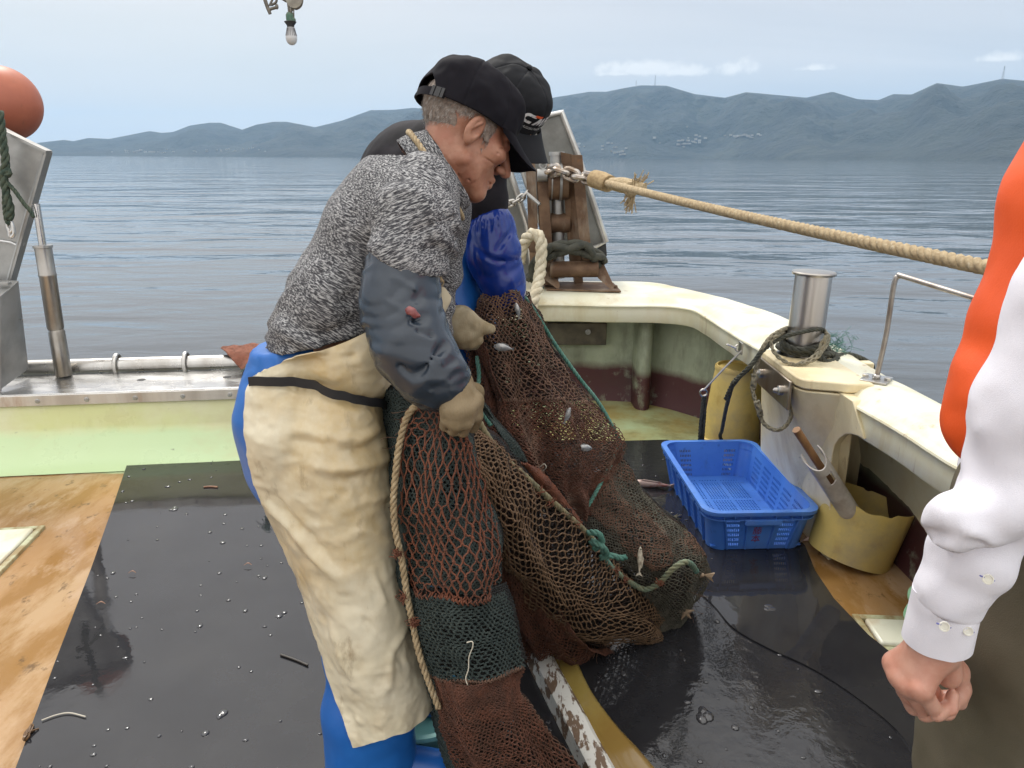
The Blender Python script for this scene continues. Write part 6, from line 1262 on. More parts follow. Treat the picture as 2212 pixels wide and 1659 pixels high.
# ============================================================ the man at the right edge
def visitor():
    root = thing('person', (.83, 1.0, 0), 'man in white shirt, orange life vest and olive trousers cut off by the right edge', 'person')
    z = lambda zx, zy, Y: at(1700.7+zx*.3716, 1042.4+zy*.3716, Y)
    Yh = .86; sk = skin_light()
    c = [[(z(625, 1050, Yh+.038), .0135), (z(690, 1215, Yh+.05), .0115), (z(800, 1265, Yh+.052), .0100), (z(850, 1200, Yh+.05), .009)],
         [(z(655, 1125, Yh+.020), .0140), (z(738, 1300, Yh+.033), .0120), (z(860, 1322, Yh+.040), .0105), (z(925, 1245, Yh+.042), .0095)],
         [(z(710, 1180, Yh+.003), .0135), (z(800, 1338, Yh+.013), .0115), (z(925, 1335, Yh+.022), .0105), (z(990, 1250, Yh+.028), .0095)],
         [(z(775, 1200, Yh-.013), .0125), (z(868, 1338, Yh-.007), .0105), (z(945, 1308, Yh+.000), .0095), (z(962, 1240, Yh+.008), .0085)]]
    w = z(855, 950, Yh+.012); el = at(2222, 985, .84); palm = [(w, q[0][0], .025, .0155) for q in c]+[(z(900, 960, Yh+.02), z(940, 1120, Yh+.018), .022, .017)]; th = [(z(900, 980, Yh+.035), .020), (z(985, 1100, Yh+.040), .0145), (z(1012, 1200, Yh+.036), .0115), (z(1000, 1280, Yh+.032), .010)]
    kn = [q[0][0] for q in c]
    def hand(P):
        d = hand_sdf(P, c, palm, th, .0045); d = su(d, rc(P, w, el, .027, .036), .02)
        for q in kn: d = su(d, rc(P, q+np.array([-.005, -.006, .004]), q+np.array([-.004, -.006, .003]), .0085, .0085), .008)
        for i in range(3):    # clefts between the fingers and tendons on the back
            a = (c[i][0][0]+c[i+1][0][0])/2; b = (c[i][1][0]+c[i+1][1][0])/2; d = d+groove(P, a+np.array([-.006, -.008, -.004]), b+np.array([-.004, -.008, -.004]), .0030, .0052)
            a2 = (c[i][2][0]+c[i+1][2][0])/2; d = d+groove(P, b, a2, .003, .003)
        for q in kn: d = d-groove(P, w+(q-w)*.3+np.array([-.012, -.016, 0]), q+np.array([-.006, -.010, 0]), .0034, .0022)
        for f in c: 
            for j in (1, 2): d = d+groove(P, f[j][0]+np.array([-.009, -.009, -.003]), f[j][0]+np.array([.0, -.011, .008]), .0018, .0022)
        return d+fbm(P, 80, 2, 5).astype(np.float32)*.0008
    v, f = body_mesh(hand, *bb([p for q in c for p, _ in q]+[w, el], [.04], .012), .0022, 1)
    O = np.array([.84, .98, 1.66]); B = hframe((-.9, .42, -.1)); neck = np.array([.86, 1.0, 1.50])
    hv, hf = make_head(O, B, neck, .056, False, .004)
    sp = [np.array(p) for p in ((.86, 1.03, .86), (.84, 1.03, 1.1), (.845, 1.02, 1.36))]
    def fn(P):
        d = chn(P, sp, [.12, .11, .12], .04, (1, 1.3, 1)); d = su(d, chn(P, [(.85, .88, 1.38), at(2380, 600, .84), el], [.06, .05, .045], .02), .03); d = su(d, chn(P, [(.85, 1.2, 1.37), (.88, 1.25, 1.1), (.84, 1.24, .82)], [.05, .042, .03], .02), .03)
        for y in (.95, 1.13): d = su(d, chn(P, [(.88, y, .84), (.89, y, .45), (.90, y, .06)], [.08, .06, .045], .02), .03)
        return su(d, rc(P, sp[-1], neck, .08, .055), .03)
    v2, f2 = body_mesh(fn, (.6, .7, .02), (1.2, 1.45, 1.56), .014, 2)
    ob('body', J((v, f), (hv, hf), (v2, f2)), sk, root, smooth=180)
    make_hair(O, B, root, M('black hair', (.03, .028, .026), .6), M('black hair strands', (.03, .028, .026), .5), 1200, 9)
    wh = M('white cotton shirt', (.78, .77, .84), .75, c2=(.74, .73, .80), ns=9, bump=.35, bs=900, spec=.25)
    sl, sr = limb([(2540, 330, .90, 165), (2335, 640, .84, 122), (2222, 890, .835, 104), (2170, 1050, .84, 90), (2085, 1200, .852, 84), (2052, 1275, .86, 72)]); ax = (sl[-1]-sl[2])/np.linalg.norm(sl[-1]-sl[2]); axn = ax.astype(np.float32)
    s2, sr2 = limb([(2165, 1110, .85, 80), (2095, 1210, .855, 78), (2054, 1275, .86, 66), (2046, 1310, .861, 57), (2042, 1335, .862, 54)]); s3, sr3 = limb([(2330, 1030, .81, 50), (2150, 1110, .81, 54), (2075, 1126, .82, 60), (2054, 1122, .83, 54)])
    def sleeve(P):
        d = chn(P, sl[:4], sr[:4], .03); s = (P-sl[4].astype(np.float32))@axn; d = su(d, chn(P, s3, sr3, .02), .024); d = su(d, chn(P, s2, sr2, .02), .004); d = d-.0025*np.sin(95*(P[..., 2]*.8+P[..., 0]*.5)+14*fbm(P, 7, 2, 19)).astype(np.float32)*np.clip((s+.25)/.2, 0, 1)*np.clip(1-(s-.02)/.05, 0, 1)
        d = d+fbm(P, 8, 3, 14).astype(np.float32)*.012+fbm(P*np.array([.4, 1, 1.2], np.float32), 22, 2, 15).astype(np.float32)*.004
        for a, b, m_, wd, dp in (((1995, 1150, .84), (2180, 1150, .82), (2070, 1178, .78), .006, .010), ((2010, 1100, .86), (2060, 1160, .79), (2020, 1150, .82), .007, .009), ((2095, 960, .82), (2060, 1150, .79), (2090, 1050, .78), .008, .007), ((2000, 1195, .86), (2060, 1215, .79), None, .006, .010), ((2212, 1040, .78), (2080, 1260, .80), (2150, 1150, .77), .004, .003), ((2130, 860, .80), (2180, 1000, .77), None, .012, .006), ((1998, 1180, .86), (2015, 1250, .82), None, .006, .006)): d = d+groove(P, at(*a), at(*b), wd, dp, None if m_ is None else at(*m_))
        e = (P-at(2040, 1265, .85).astype(np.float32))@axn; return np.maximum(d, e-.035)
    lo, hi = bb(sl, sr, .03); v, f = body_mesh(sleeve, lo, hi, .0050, 1); sh = ob('shirt_sleeve', (v, f), wh, root, smooth=180)
    # cuff: a stiff band with a rounded corner, its buttons
    c0 = z(938, 640, .858); d = z(872, 925, .866)-c0; L = np.linalg.norm(d); d /= L; e1 = CAM-c0; e1 -= d*(e1@d); e1 /= np.linalg.norm(e1); e2 = np.cross(d, e1); e2 *= np.sign(e2[0]); n = 80; V3 = np.zeros((n, 14, 3))
    for i, q in enumerate(np.linspace(R(58)-2*math.pi-.45, R(58), n)):
        for j, t in enumerate(np.linspace(0, 1, 14)):
            k = i/(n-1); rr = (.0365+.0012*t)*(1+.08*k); edge = max(0, (k-.90)/.10); tt = t*(1-.22*edge**2.5)
            V3[i, j] = c0+d*L*1.0*tt+d*.022*math.sin(q)*-1.*0+rr*(math.sin(q)*e2*1.08+math.cos(q)*e1*.95)
    V3 += (fbm(V3, 25, 2, 7)*.003)[..., None]
    ob('cuff', shell(V3, -.003), wh, sh, smooth=60)
    pearl = M('pearl button', (.62, .60, .52), .2, c2=(.75, .74, .68), ns=80); navyth = M('blue thread', (.16, .17, .42), .8)
    for zx, zy, Y, r in ((912, 835, .812, .0062), (1165, 560, .772, .006), (1050, 862, .822, .0058)):
        p = z(zx, zy, Y); ob('button', J(lathe([(.0001, .0015), (r*.75, .0015), (r*.8, .0028), (r, .0028), (r, 0)], p, (-.35, -.9, .25), 20, False)), pearl, sh, smooth=40); ob('buttonhole', beam(p+np.array([-r*1.5, .001, .0035]), p+np.array([r*1.5, .001, -.003]), .0016, .0016, (0, -1, 0)), navyth, sh, smooth=0)
    orange = M('orange life vest', (.80, .10, .012), .6, c2=(.72, .085, .010), ns=6, bump=.2, bs=300)
    vp, vr = limb([(2430, 190, 1.00, 128), (2345, 430, 1.01, 134), (2240, 700, .99, 112), (2190, 850, .975, 106), (2150, 925, .97, 92)])
    def vest(P):
        d = chn(P, vp, vr, .03, (1, 1.35, 1))+fbm(P, 8, 3, 17).astype(np.float32)*.012
        for a_, b_, m_ in (((2160, 560, .9), (2230, 620, .85), None), ((2100, 730, .92), (2150, 780, .88), None), ((2150, 480, .92), (2110, 720, .9), None), ((2050, 900, .93), (2110, 990, .9), None)): d = d+groove(P, at(*a_), at(*b_), .007, .006)
        return d
    lo, hi = bb(vp, [r*1.35 for r in vr], .02); v, f = body_mesh(vest, lo, hi, .0065, 1); ob('life_vest', (v, f), orange, root, smooth=180)
    torso = body_mesh(lambda P: su(chn(P, sp, [.135, .13, .14], .04, (1, 1.3, 1)), su(rc(P, (.85, .89, 1.385), (.85, 1.19, 1.375), .075, .075), chn(P, [(.85, 1.2, 1.37), (.88, 1.25, 1.1), (.84, 1.24, .88)], [.075, .062, .05], .02), .03), .05), (.62, .68, .72), (1.2, 1.42, 1.55), .012, 1); ob('shirt', torso, wh, root, smooth=180)
    olive = M('olive twill', (.098, .086, .058), .8, c2=(.115, .10, .07), ns=8, bump=.3, bs=500, spec=.25)
    tp, tr = limb([(2330, 1130, 1.0, 250), (2290, 1350, .99, 245), (2270, 1700, .97, 262)])
    def pants(P):
        d = chn(P, tp, tr, .05, (1, 1.0, 1)); d = su(d, chn(P, [(.86, 1.0, .75), (.88, .98, .4), (.90, .97, .03)], [.115, .10, .095], .04), .04); d = su(d, chn(P, [(.92, 1.18, .8), (.92, 1.18, .4), (.93, 1.18, .03)], [.11, .095, .09], .04), .04); d = d+fbm(P, 7, 3, 25).astype(np.float32)*.016
        for a_, b_, m_ in (((2212, 1440, .82), (2100, 1480, .86), (2160, 1440, .82)), ((2100, 1300, .9), (2212, 1330, .82), None), ((2060, 1545, .85), (2030, 1640, .84), None)): d = d+groove(P, at(*a_), at(*b_), .006, .006, None if m_ is None else at(*m_))
        return np.maximum(d, P[..., 2]-.98)
    v, f = body_mesh(pants, (.5, .7, .02), (1.25, 1.36, 1.0), .009, 1); ob('trousers', (v, f), olive, root, smooth=180)
    for y in (.97, 1.18): ob('shoe', body_mesh(lambda P: np.maximum(rc(P, (.93, y, .07), (.72, y, .05), .06, .045), .016-P[..., 2]), (.6, y-.1, .0), (1.05, y+.1, .16), .008, 1), M('dark shoe', (.03, .028, .025), .5), root, smooth=180)
visitor()
# ============================================================ the net
def samp(V3, u, v):      # bilinear sample of a patch
    n, m, _ = V3.shape; a = np.clip(u, 0, 1)*(n-1.001); b = np.clip(v, 0, 1)*(m-1.001); i = a.astype(int); j = b.astype(int); s = (a-i)[..., None]; t = (b-j)[..., None]
    return (V3[i, j]*(1-s)+V3[i+1, j]*s)*(1-t)+(V3[i, j+1]*(1-s)+V3[i+1, j+1]*s)*t
def netting(V3, nu, nv, r, knot=1.8, jit=.10, seed=0, bow=.12, drop=0.):     # diamond mesh of knotted twine over a patch: nu meshes down, nv across
    g = np.random.default_rng(seed); I, Jx = np.meshgrid(np.arange(2*nu+1), np.arange(2*nv+1), indexing='ij'); ok = (I+Jx) % 2 == 0
    U = (I+g.normal(size=I.shape)*jit)/(2*nu); W_ = (Jx+g.normal(size=I.shape)*jit)/(2*nv)
    q_ = np.stack([U*4+seed, W_*4, 0*U+seed*.7], -1); U = U+vnoise(q_, 1.)*.07*np.sin(np.pi*np.clip(U, 0, 1)); W_ = W_+vnoise(q_, 1.3, 5)*.09*np.sin(np.pi*np.clip(W_, 0, 1))
    P = samp(V3, U, W_); E = []
    for dj in (1, -1):
        i0 = np.argwhere(ok & (I < 2*nu) & (Jx+dj >= 0) & (Jx+dj <= 2*nv)); E.append(np.concatenate([i0, i0+np.array([1, dj])], 1))
    E = np.concatenate(E)
    if drop: E = E[g.random(len(E)) > drop]
    p0 = P[E[:, 0], E[:, 1]]; p1 = P[E[:, 2], E[:, 3]]; du = samp(V3, U[E[:, 0], E[:, 1]]+.01, W_[E[:, 0], E[:, 1]])-samp(V3, U[E[:, 0], E[:, 1]]-.01, W_[E[:, 0], E[:, 1]])
    d = p1-p0; L = np.linalg.norm(d, axis=1, keepdims=True)+1e-9; d = d/L; du = du/(np.linalg.norm(du, axis=1, keepdims=True)+1e-9)
    # S-shaped twine: leaves the knot along the net, not straight across
    a1 = p0+d*L*.33+(du-d*(du*d).sum(1, keepdims=True))*L*bow; a2 = p1-d*L*.33-(du-d*(du*d).sum(1, keepdims=True))*L*bow
    h = np.array([.3, -1, .2]); x = np.cross(d, h); x /= np.linalg.norm(x, axis=1, keepdims=True)+1e-9; y = np.cross(d, x)
    rr = r*g.uniform(.8, 1.2, (len(E), 1)); rings = []
    for q in (p0, a1, a2, p1): rings += [q+rr*x, q+rr*y, q-rr*x, q-rr*y]
    V = np.stack(rings, 1).reshape(-1, 3); b = (np.arange(len(E))*16)[:, None, None]
    f = np.array([[k*4+j, k*4+(j+1) % 4, (k+1)*4+(j+1) % 4, (k+1)*4+j] for k in range(3) for j in range(4)]); F = (b+f[None]).reshape(-1, 4)
    if knot:
        c = P[ok]; s = r*knot; n = len(c); o = np.array([[1, 0, 0], [0, 1, 0], [-1, 0, 0], [0, -1, 0], [0, 0, 1.3], [0, 0, -1.3]])*s; o = o[None]*g.uniform(.8, 1.3, (n, 1, 1))
        kv = (c[:, None]+o).reshape(-1, 3); kb = (np.arange(n)*6)[:, None, None]+len(V)
        kf = np.array([[0, 1, 4, 4], [1, 2, 4, 4], [2, 3, 4, 4], [3, 0, 4, 4], [1, 0, 5, 5], [2, 1, 5, 5], [3, 2, 5, 5], [0, 3, 5, 5]])
        tri = (kb+kf[None, :, :3]).reshape(-1, 3); V = np.concatenate([V, kv]); return V, F.tolist()+tri.tolist()
    return V, F
def folded(V3, amp, sc, seed, drape=0., nfold=5., ph=0.):   # wrinkles: noise plus folds running down the patch
    du = np.gradient(V3, axis=0); dv = np.gradient(V3, axis=1); n = np.cross(du, dv); n /= np.linalg.norm(n, axis=2, keepdims=True)+1e-9; n *= np.sign(-(n[..., 1]).mean())
    m = V3.shape[1]; t = np.linspace(0, 1, m)[None]; s = np.linspace(0, 1, V3.shape[0])[:, None]
    h = fbm(V3, sc, 3, seed)*amp+drape*np.sin(t*nfold*2*math.pi+ph+1.5*np.sin(s*3+ph))*(.4+.6*s)
    return V3+n*h[..., None]
def twine(name, c, c2, **k): return M(name, c, .75, c2=c2, ns=30, spec=.3, **k)
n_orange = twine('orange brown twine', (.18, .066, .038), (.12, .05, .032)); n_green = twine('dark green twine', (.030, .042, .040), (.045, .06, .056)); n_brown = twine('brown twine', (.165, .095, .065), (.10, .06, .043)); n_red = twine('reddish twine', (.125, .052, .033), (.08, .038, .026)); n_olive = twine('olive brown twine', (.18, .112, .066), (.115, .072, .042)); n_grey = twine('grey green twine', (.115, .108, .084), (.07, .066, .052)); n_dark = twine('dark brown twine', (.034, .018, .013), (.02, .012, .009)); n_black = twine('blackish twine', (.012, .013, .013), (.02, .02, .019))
def behind(V3, d, s=1.0): 
    q = V3+np.array([0, d, 0]); c = V3.mean((0, 1)); return c+(q-c)*s
def net():
    root = thing('fishing_net', (.05, 1.75, .02), 'wet brown and green trawl net hauled up in folds between the two fishermen', 'fishing net')
    W3 = lambda rows, n, m: patch([[at(*p) for p in r] for r in rows], n, m)
    def put(name, V3, nu, nv, r, mat, seed=0, **k): return ob(name, netting(V3, nu, nv, r, seed=seed, **k), mat, root, smooth=0)
    # --- roll hanging from the near glove: coarse orange meshes, then a dark green band, then fine brown
    A = [[(893, 880, 1.37), (925, 885, 1.31), (955, 892, 1.29), (985, 905, 1.31), (995, 915, 1.36)], [(876, 955, 1.38), (915, 955, 1.29), (965, 958, 1.265), (1015, 965, 1.30), (1036, 985, 1.37)], [(868, 1090, 1.38), (910, 1095, 1.28), (970, 1100, 1.25), (1030, 1100, 1.28), (1058, 1090, 1.37)], [(870, 1190, 1.38), (920, 1200, 1.27), (985, 1205, 1.24), (1045, 1200, 1.27), (1072, 1190, 1.36)], [(880, 1272, 1.38), (930, 1290, 1.26), (985, 1297, 1.23), (1050, 1292, 1.26), (1088, 1278, 1.35)]]
    A3 = folded(folded(W3(A, 80, 60), .022, 7, 1, .006, 2.), .008, 18, 14); put('orange_netting', A3, 10, 13, .00165, n_orange, 3, jit=.2, knot=2.0, bow=.10)
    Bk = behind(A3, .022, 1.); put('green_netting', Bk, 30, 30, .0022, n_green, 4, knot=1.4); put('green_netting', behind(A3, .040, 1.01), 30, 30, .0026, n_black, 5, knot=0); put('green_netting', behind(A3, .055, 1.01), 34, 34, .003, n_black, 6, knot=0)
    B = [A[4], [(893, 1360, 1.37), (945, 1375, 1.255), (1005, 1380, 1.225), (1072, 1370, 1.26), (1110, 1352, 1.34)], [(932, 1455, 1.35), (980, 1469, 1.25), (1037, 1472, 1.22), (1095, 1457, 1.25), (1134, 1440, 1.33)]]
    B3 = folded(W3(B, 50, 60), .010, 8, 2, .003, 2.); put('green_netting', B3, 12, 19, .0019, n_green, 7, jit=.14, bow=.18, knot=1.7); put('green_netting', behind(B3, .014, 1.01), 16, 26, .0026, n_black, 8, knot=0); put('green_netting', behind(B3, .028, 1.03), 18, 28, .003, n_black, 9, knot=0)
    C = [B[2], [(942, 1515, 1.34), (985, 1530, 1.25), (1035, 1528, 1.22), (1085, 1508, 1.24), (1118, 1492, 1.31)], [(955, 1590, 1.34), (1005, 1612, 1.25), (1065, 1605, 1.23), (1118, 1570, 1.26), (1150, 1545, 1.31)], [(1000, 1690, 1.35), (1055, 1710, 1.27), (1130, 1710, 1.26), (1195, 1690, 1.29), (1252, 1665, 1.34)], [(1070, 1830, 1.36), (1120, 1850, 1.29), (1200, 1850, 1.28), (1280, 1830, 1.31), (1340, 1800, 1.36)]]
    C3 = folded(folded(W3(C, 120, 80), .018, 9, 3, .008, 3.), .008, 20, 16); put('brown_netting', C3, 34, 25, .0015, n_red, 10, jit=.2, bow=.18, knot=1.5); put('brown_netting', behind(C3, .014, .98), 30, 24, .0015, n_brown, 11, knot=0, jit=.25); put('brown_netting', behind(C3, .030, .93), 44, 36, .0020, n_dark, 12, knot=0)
    # seams between the sections
    def seam(V, r, mat, w=.004, k=90, nm='seam'):
        P = cat(V, k); g = []
        rr = np.random.default_rng(5)
        for i in range(k-1):
            o = np.array([0, -.003, w*(1 if i % 2 else -1)])+rr.normal(size=3)*.001; g.append(tube([P[i]-o, P[i]+np.array([0, -.004, 0]), P[i+1]+o], r, 5))
        ob(nm, J(*g), mat, root, smooth=180)
    seam(A3[-1], .0018, n_orange, .006, 60); seam(B3[-1], .0016, n_brown, .004, 70)
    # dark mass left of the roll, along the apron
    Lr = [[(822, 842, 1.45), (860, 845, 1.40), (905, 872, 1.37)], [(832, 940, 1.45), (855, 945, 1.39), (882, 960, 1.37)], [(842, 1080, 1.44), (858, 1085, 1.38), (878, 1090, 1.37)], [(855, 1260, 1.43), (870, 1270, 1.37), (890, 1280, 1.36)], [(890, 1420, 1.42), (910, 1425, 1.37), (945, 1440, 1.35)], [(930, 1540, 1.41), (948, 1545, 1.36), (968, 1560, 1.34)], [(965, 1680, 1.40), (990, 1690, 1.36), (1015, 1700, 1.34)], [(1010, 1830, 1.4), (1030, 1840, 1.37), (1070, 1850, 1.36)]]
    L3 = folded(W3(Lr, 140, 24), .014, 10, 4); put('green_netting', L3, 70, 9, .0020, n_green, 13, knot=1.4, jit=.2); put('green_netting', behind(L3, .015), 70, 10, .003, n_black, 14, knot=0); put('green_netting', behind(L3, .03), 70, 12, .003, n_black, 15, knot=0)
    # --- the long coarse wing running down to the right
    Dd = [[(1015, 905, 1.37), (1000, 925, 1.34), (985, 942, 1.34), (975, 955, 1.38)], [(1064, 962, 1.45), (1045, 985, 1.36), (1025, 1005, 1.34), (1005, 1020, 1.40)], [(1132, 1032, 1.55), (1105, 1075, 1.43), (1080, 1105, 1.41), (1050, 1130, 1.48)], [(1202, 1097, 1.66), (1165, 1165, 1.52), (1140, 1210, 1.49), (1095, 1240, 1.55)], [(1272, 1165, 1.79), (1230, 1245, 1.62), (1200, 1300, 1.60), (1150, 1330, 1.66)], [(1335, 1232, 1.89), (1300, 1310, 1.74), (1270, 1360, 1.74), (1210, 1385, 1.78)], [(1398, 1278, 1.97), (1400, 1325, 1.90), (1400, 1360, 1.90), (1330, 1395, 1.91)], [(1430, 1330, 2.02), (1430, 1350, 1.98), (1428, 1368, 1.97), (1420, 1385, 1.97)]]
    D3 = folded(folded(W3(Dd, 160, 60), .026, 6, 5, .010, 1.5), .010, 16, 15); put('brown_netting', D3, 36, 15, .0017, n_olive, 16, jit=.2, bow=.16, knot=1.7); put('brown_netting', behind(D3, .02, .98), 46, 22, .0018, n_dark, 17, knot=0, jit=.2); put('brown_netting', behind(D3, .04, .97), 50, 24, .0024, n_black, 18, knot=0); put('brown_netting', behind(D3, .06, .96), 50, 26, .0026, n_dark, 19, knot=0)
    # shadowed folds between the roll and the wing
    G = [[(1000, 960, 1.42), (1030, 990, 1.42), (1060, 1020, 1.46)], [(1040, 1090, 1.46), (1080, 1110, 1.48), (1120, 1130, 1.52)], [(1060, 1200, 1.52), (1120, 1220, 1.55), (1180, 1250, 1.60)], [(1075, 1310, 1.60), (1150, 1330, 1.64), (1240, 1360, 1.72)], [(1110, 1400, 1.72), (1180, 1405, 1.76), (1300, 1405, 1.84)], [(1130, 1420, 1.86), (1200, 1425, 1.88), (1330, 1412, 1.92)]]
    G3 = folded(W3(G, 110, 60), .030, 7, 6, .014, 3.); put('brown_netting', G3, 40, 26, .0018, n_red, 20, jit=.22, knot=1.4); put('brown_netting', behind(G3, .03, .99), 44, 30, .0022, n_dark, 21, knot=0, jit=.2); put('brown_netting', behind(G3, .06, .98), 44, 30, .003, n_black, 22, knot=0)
    # --- the tall curtain held up by the second man
    E_ = [[(1003, 690, 1.97), (1030, 658, 1.94), (1060, 638, 1.925), (1095, 628, 1.925), (1125, 636, 1.95), (1142, 655, 2.02)], [(1012, 720, 1.92), (1040, 708, 1.88), (1080, 700, 1.85), (1120, 698, 1.86), (1155, 705, 1.92), (1180, 722, 2.03)], [(1022, 790, 1.88), (1055, 785, 1.83), (1100, 782, 1.80), (1150, 782, 1.82), (1195, 790, 1.90), (1228, 800, 2.04)], [(1030, 870, 1.83), (1070, 870, 1.78), (1130, 870, 1.76), (1190, 870, 1.80), (1245, 875, 1.90), (1290, 872, 2.05)], [(1045, 935, 1.78), (1090, 940, 1.74), (1150, 945, 1.73), (1215, 950, 1.80), (1280, 950, 1.92), (1336, 952, 2.06)], [(1085, 985, 1.72), (1125, 1005, 1.71), (1175, 1020, 1.73), (1225, 1030, 1.82), (1280, 1030, 1.92), (1322, 1005, 2.05)], [(1150, 1055, 1.73), (1180, 1075, 1.73), (1215, 1085, 1.76), (1245, 1085, 1.84), (1275, 1075, 1.92), (1295, 1055, 2.0)], [(1215, 1115, 1.78), (1230, 1125, 1.79), (1240, 1125, 1.82), (1250, 1122, 1.87), (1258, 1115, 1.91), (1265, 1105, 1.95)]]
    E3 = W3(E_, 180, 120); E3 = folded(folded(E3, .042, 5, 7, .020, 3.2, .6), .012, 14, 8, .005, 9., .2)
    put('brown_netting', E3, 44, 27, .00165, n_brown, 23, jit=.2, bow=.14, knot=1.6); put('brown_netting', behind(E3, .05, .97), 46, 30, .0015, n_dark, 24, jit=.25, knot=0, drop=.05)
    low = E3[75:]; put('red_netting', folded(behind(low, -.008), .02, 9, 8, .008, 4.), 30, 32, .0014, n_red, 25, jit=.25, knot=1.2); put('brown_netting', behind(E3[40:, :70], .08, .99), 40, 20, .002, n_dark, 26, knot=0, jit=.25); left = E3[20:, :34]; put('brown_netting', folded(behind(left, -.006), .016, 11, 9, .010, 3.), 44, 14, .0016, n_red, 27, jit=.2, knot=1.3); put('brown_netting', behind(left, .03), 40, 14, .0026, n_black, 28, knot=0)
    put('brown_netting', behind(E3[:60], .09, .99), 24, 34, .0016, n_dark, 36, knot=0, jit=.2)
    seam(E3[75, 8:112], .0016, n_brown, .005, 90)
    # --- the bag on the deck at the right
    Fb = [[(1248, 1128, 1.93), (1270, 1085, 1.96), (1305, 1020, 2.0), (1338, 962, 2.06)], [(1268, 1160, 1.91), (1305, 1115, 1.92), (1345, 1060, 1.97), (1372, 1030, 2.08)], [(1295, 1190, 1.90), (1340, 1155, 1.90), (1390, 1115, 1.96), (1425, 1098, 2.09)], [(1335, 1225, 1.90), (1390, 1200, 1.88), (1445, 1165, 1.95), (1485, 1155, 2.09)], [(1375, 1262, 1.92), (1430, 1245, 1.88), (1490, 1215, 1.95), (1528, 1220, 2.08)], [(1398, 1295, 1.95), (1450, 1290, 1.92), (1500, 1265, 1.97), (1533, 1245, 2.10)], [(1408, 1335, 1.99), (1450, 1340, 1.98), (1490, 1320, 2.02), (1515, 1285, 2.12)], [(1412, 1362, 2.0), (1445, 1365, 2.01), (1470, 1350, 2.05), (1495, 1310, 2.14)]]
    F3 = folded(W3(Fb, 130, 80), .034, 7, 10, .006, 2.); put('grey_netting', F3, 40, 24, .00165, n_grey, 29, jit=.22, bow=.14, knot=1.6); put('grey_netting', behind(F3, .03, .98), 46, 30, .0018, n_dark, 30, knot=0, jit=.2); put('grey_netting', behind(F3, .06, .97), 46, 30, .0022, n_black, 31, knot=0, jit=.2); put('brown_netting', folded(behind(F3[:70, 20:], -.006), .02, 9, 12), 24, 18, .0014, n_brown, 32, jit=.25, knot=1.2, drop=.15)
    # green piece under the near glove, seen beside the curtain
    K = [[(1020, 850, 1.50), (1045, 870, 1.48)], [(1050, 895, 1.50), (1075, 915, 1.52)], [(1085, 945, 1.52), (1115, 960, 1.55)], [(1110, 985, 1.55), (1140, 1000, 1.58)]]
    K3 = folded(W3([r if len(r) > 2 else [r[0], tuple((np.array(r[0])+np.array(r[1]))/2), r[1]] for r in K], 60, 16), .01, 12, 11); put('green_netting', K3, 28, 6, .0019, n_green, 33, knot=1.6, jit=.2); put('green_netting', behind(K3, .012), 28, 8, .0026, n_black, 34, knot=0)
    Hh = [[(1110, 985, 1.55), (1135, 1000, 1.56), (1160, 1015, 1.62)], [(1150, 1040, 1.62), (1180, 1050, 1.64), (1205, 1060, 1.68)], [(1220, 1100, 1.71), (1240, 1115, 1.74), (1255, 1130, 1.78)], [(1255, 1140, 1.78), (1272, 1155, 1.80), (1290, 1180, 1.84)]]
    put('red_netting', folded(W3(Hh, 60, 20), .014, 12, 13), 30, 9, .0018, n_orange, 35, knot=1.5, jit=.25)
    # --- ropes sewn into it
    def rp(name, pts, r, mat, **k): ob(name, rope([at(*p) for p in pts], r, **k), mat, root, smooth=180)
    rp('green_rope', [(1040, 650, 1.98), (1058, 636, 1.93), (1092, 626, 1.905), (1122, 634, 1.92), (1145, 658, 1.99), (1172, 700, 2.01), (1200, 745, 2.03), (1250, 815, 2.03), (1292, 868, 2.04), (1322, 920, 2.04), (1337, 956, 2.05), (1326, 990, 2.03), (1300, 1040, 1.97), (1275, 1085, 1.93), (1252, 1120, 1.90)], .0058, ropegreen)
    rp('green_rope', [(1030, 770, 1.83), (1035, 810, 1.80), (1032, 850, 1.77), (1040, 885, 1.74), (1060, 920, 1.72)], .0055, ropegreen)
    rp('beige_rope', [(935, 862, 1.34), (905, 872, 1.335), (880, 900, 1.335), (863, 960, 1.34), (854, 1030, 1.335), (850, 1090, 1.335), (855, 1150, 1.335), (868, 1210, 1.335), (880, 1290, 1.33), (892, 1350, 1.33), (905, 1410, 1.32), (925, 1470, 1.315), (948, 1530, 1.31)], .0072, ropetan)
    rp('head_rope', [(1030, 905, 1.40), (1060, 955, 1.43), (1095, 995, 1.48), (1130, 1026, 1.53), (1200, 1090, 1.64), (1262, 1146, 1.75), (1290, 1178, 1.79)], .0078, M('mouldy rope', (.24, .21, .12), .85, c2=(.14, .13, .08), ns=30, layers=[((.34, .07, .03), 9, .64, .70, (1, 1, 1), None, .8)]))
    rp('foot_rope', [(1280, 1165, 1.77), (1300, 1195, 1.80), (1320, 1225, 1.83), (1350, 1250, 1.86), (1378, 1268, 1.89), (1400, 1272, 1.88), (1425, 1258, 1.86), (1450, 1232, 1.84), (1475, 1215, 1.84), (1492, 1218, 1.87), (1505, 1235, 1.92)], .0085, M('teal rope', (.11, .22, .18), .8, c2=(.20, .20, .12), ns=9, layers=[((.42, .09, .04), 14, .68, .72, (1, 1, 1), None, .8)]))
    ob('rope_knot', rope([at(1270, 1150, 1.75), at(1292, 1152, 1.73), at(1300, 1172, 1.74), at(1285, 1185, 1.76), at(1278, 1170, 1.75), at(1298, 1178, 1.73), at(1310, 1195, 1.75), at(1298, 1205, 1.77), at(1320, 1200, 1.76), at(1338, 1205, 1.77), at(1352, 1204, 1.78)], .0085), ropegreen, root, smooth=180)
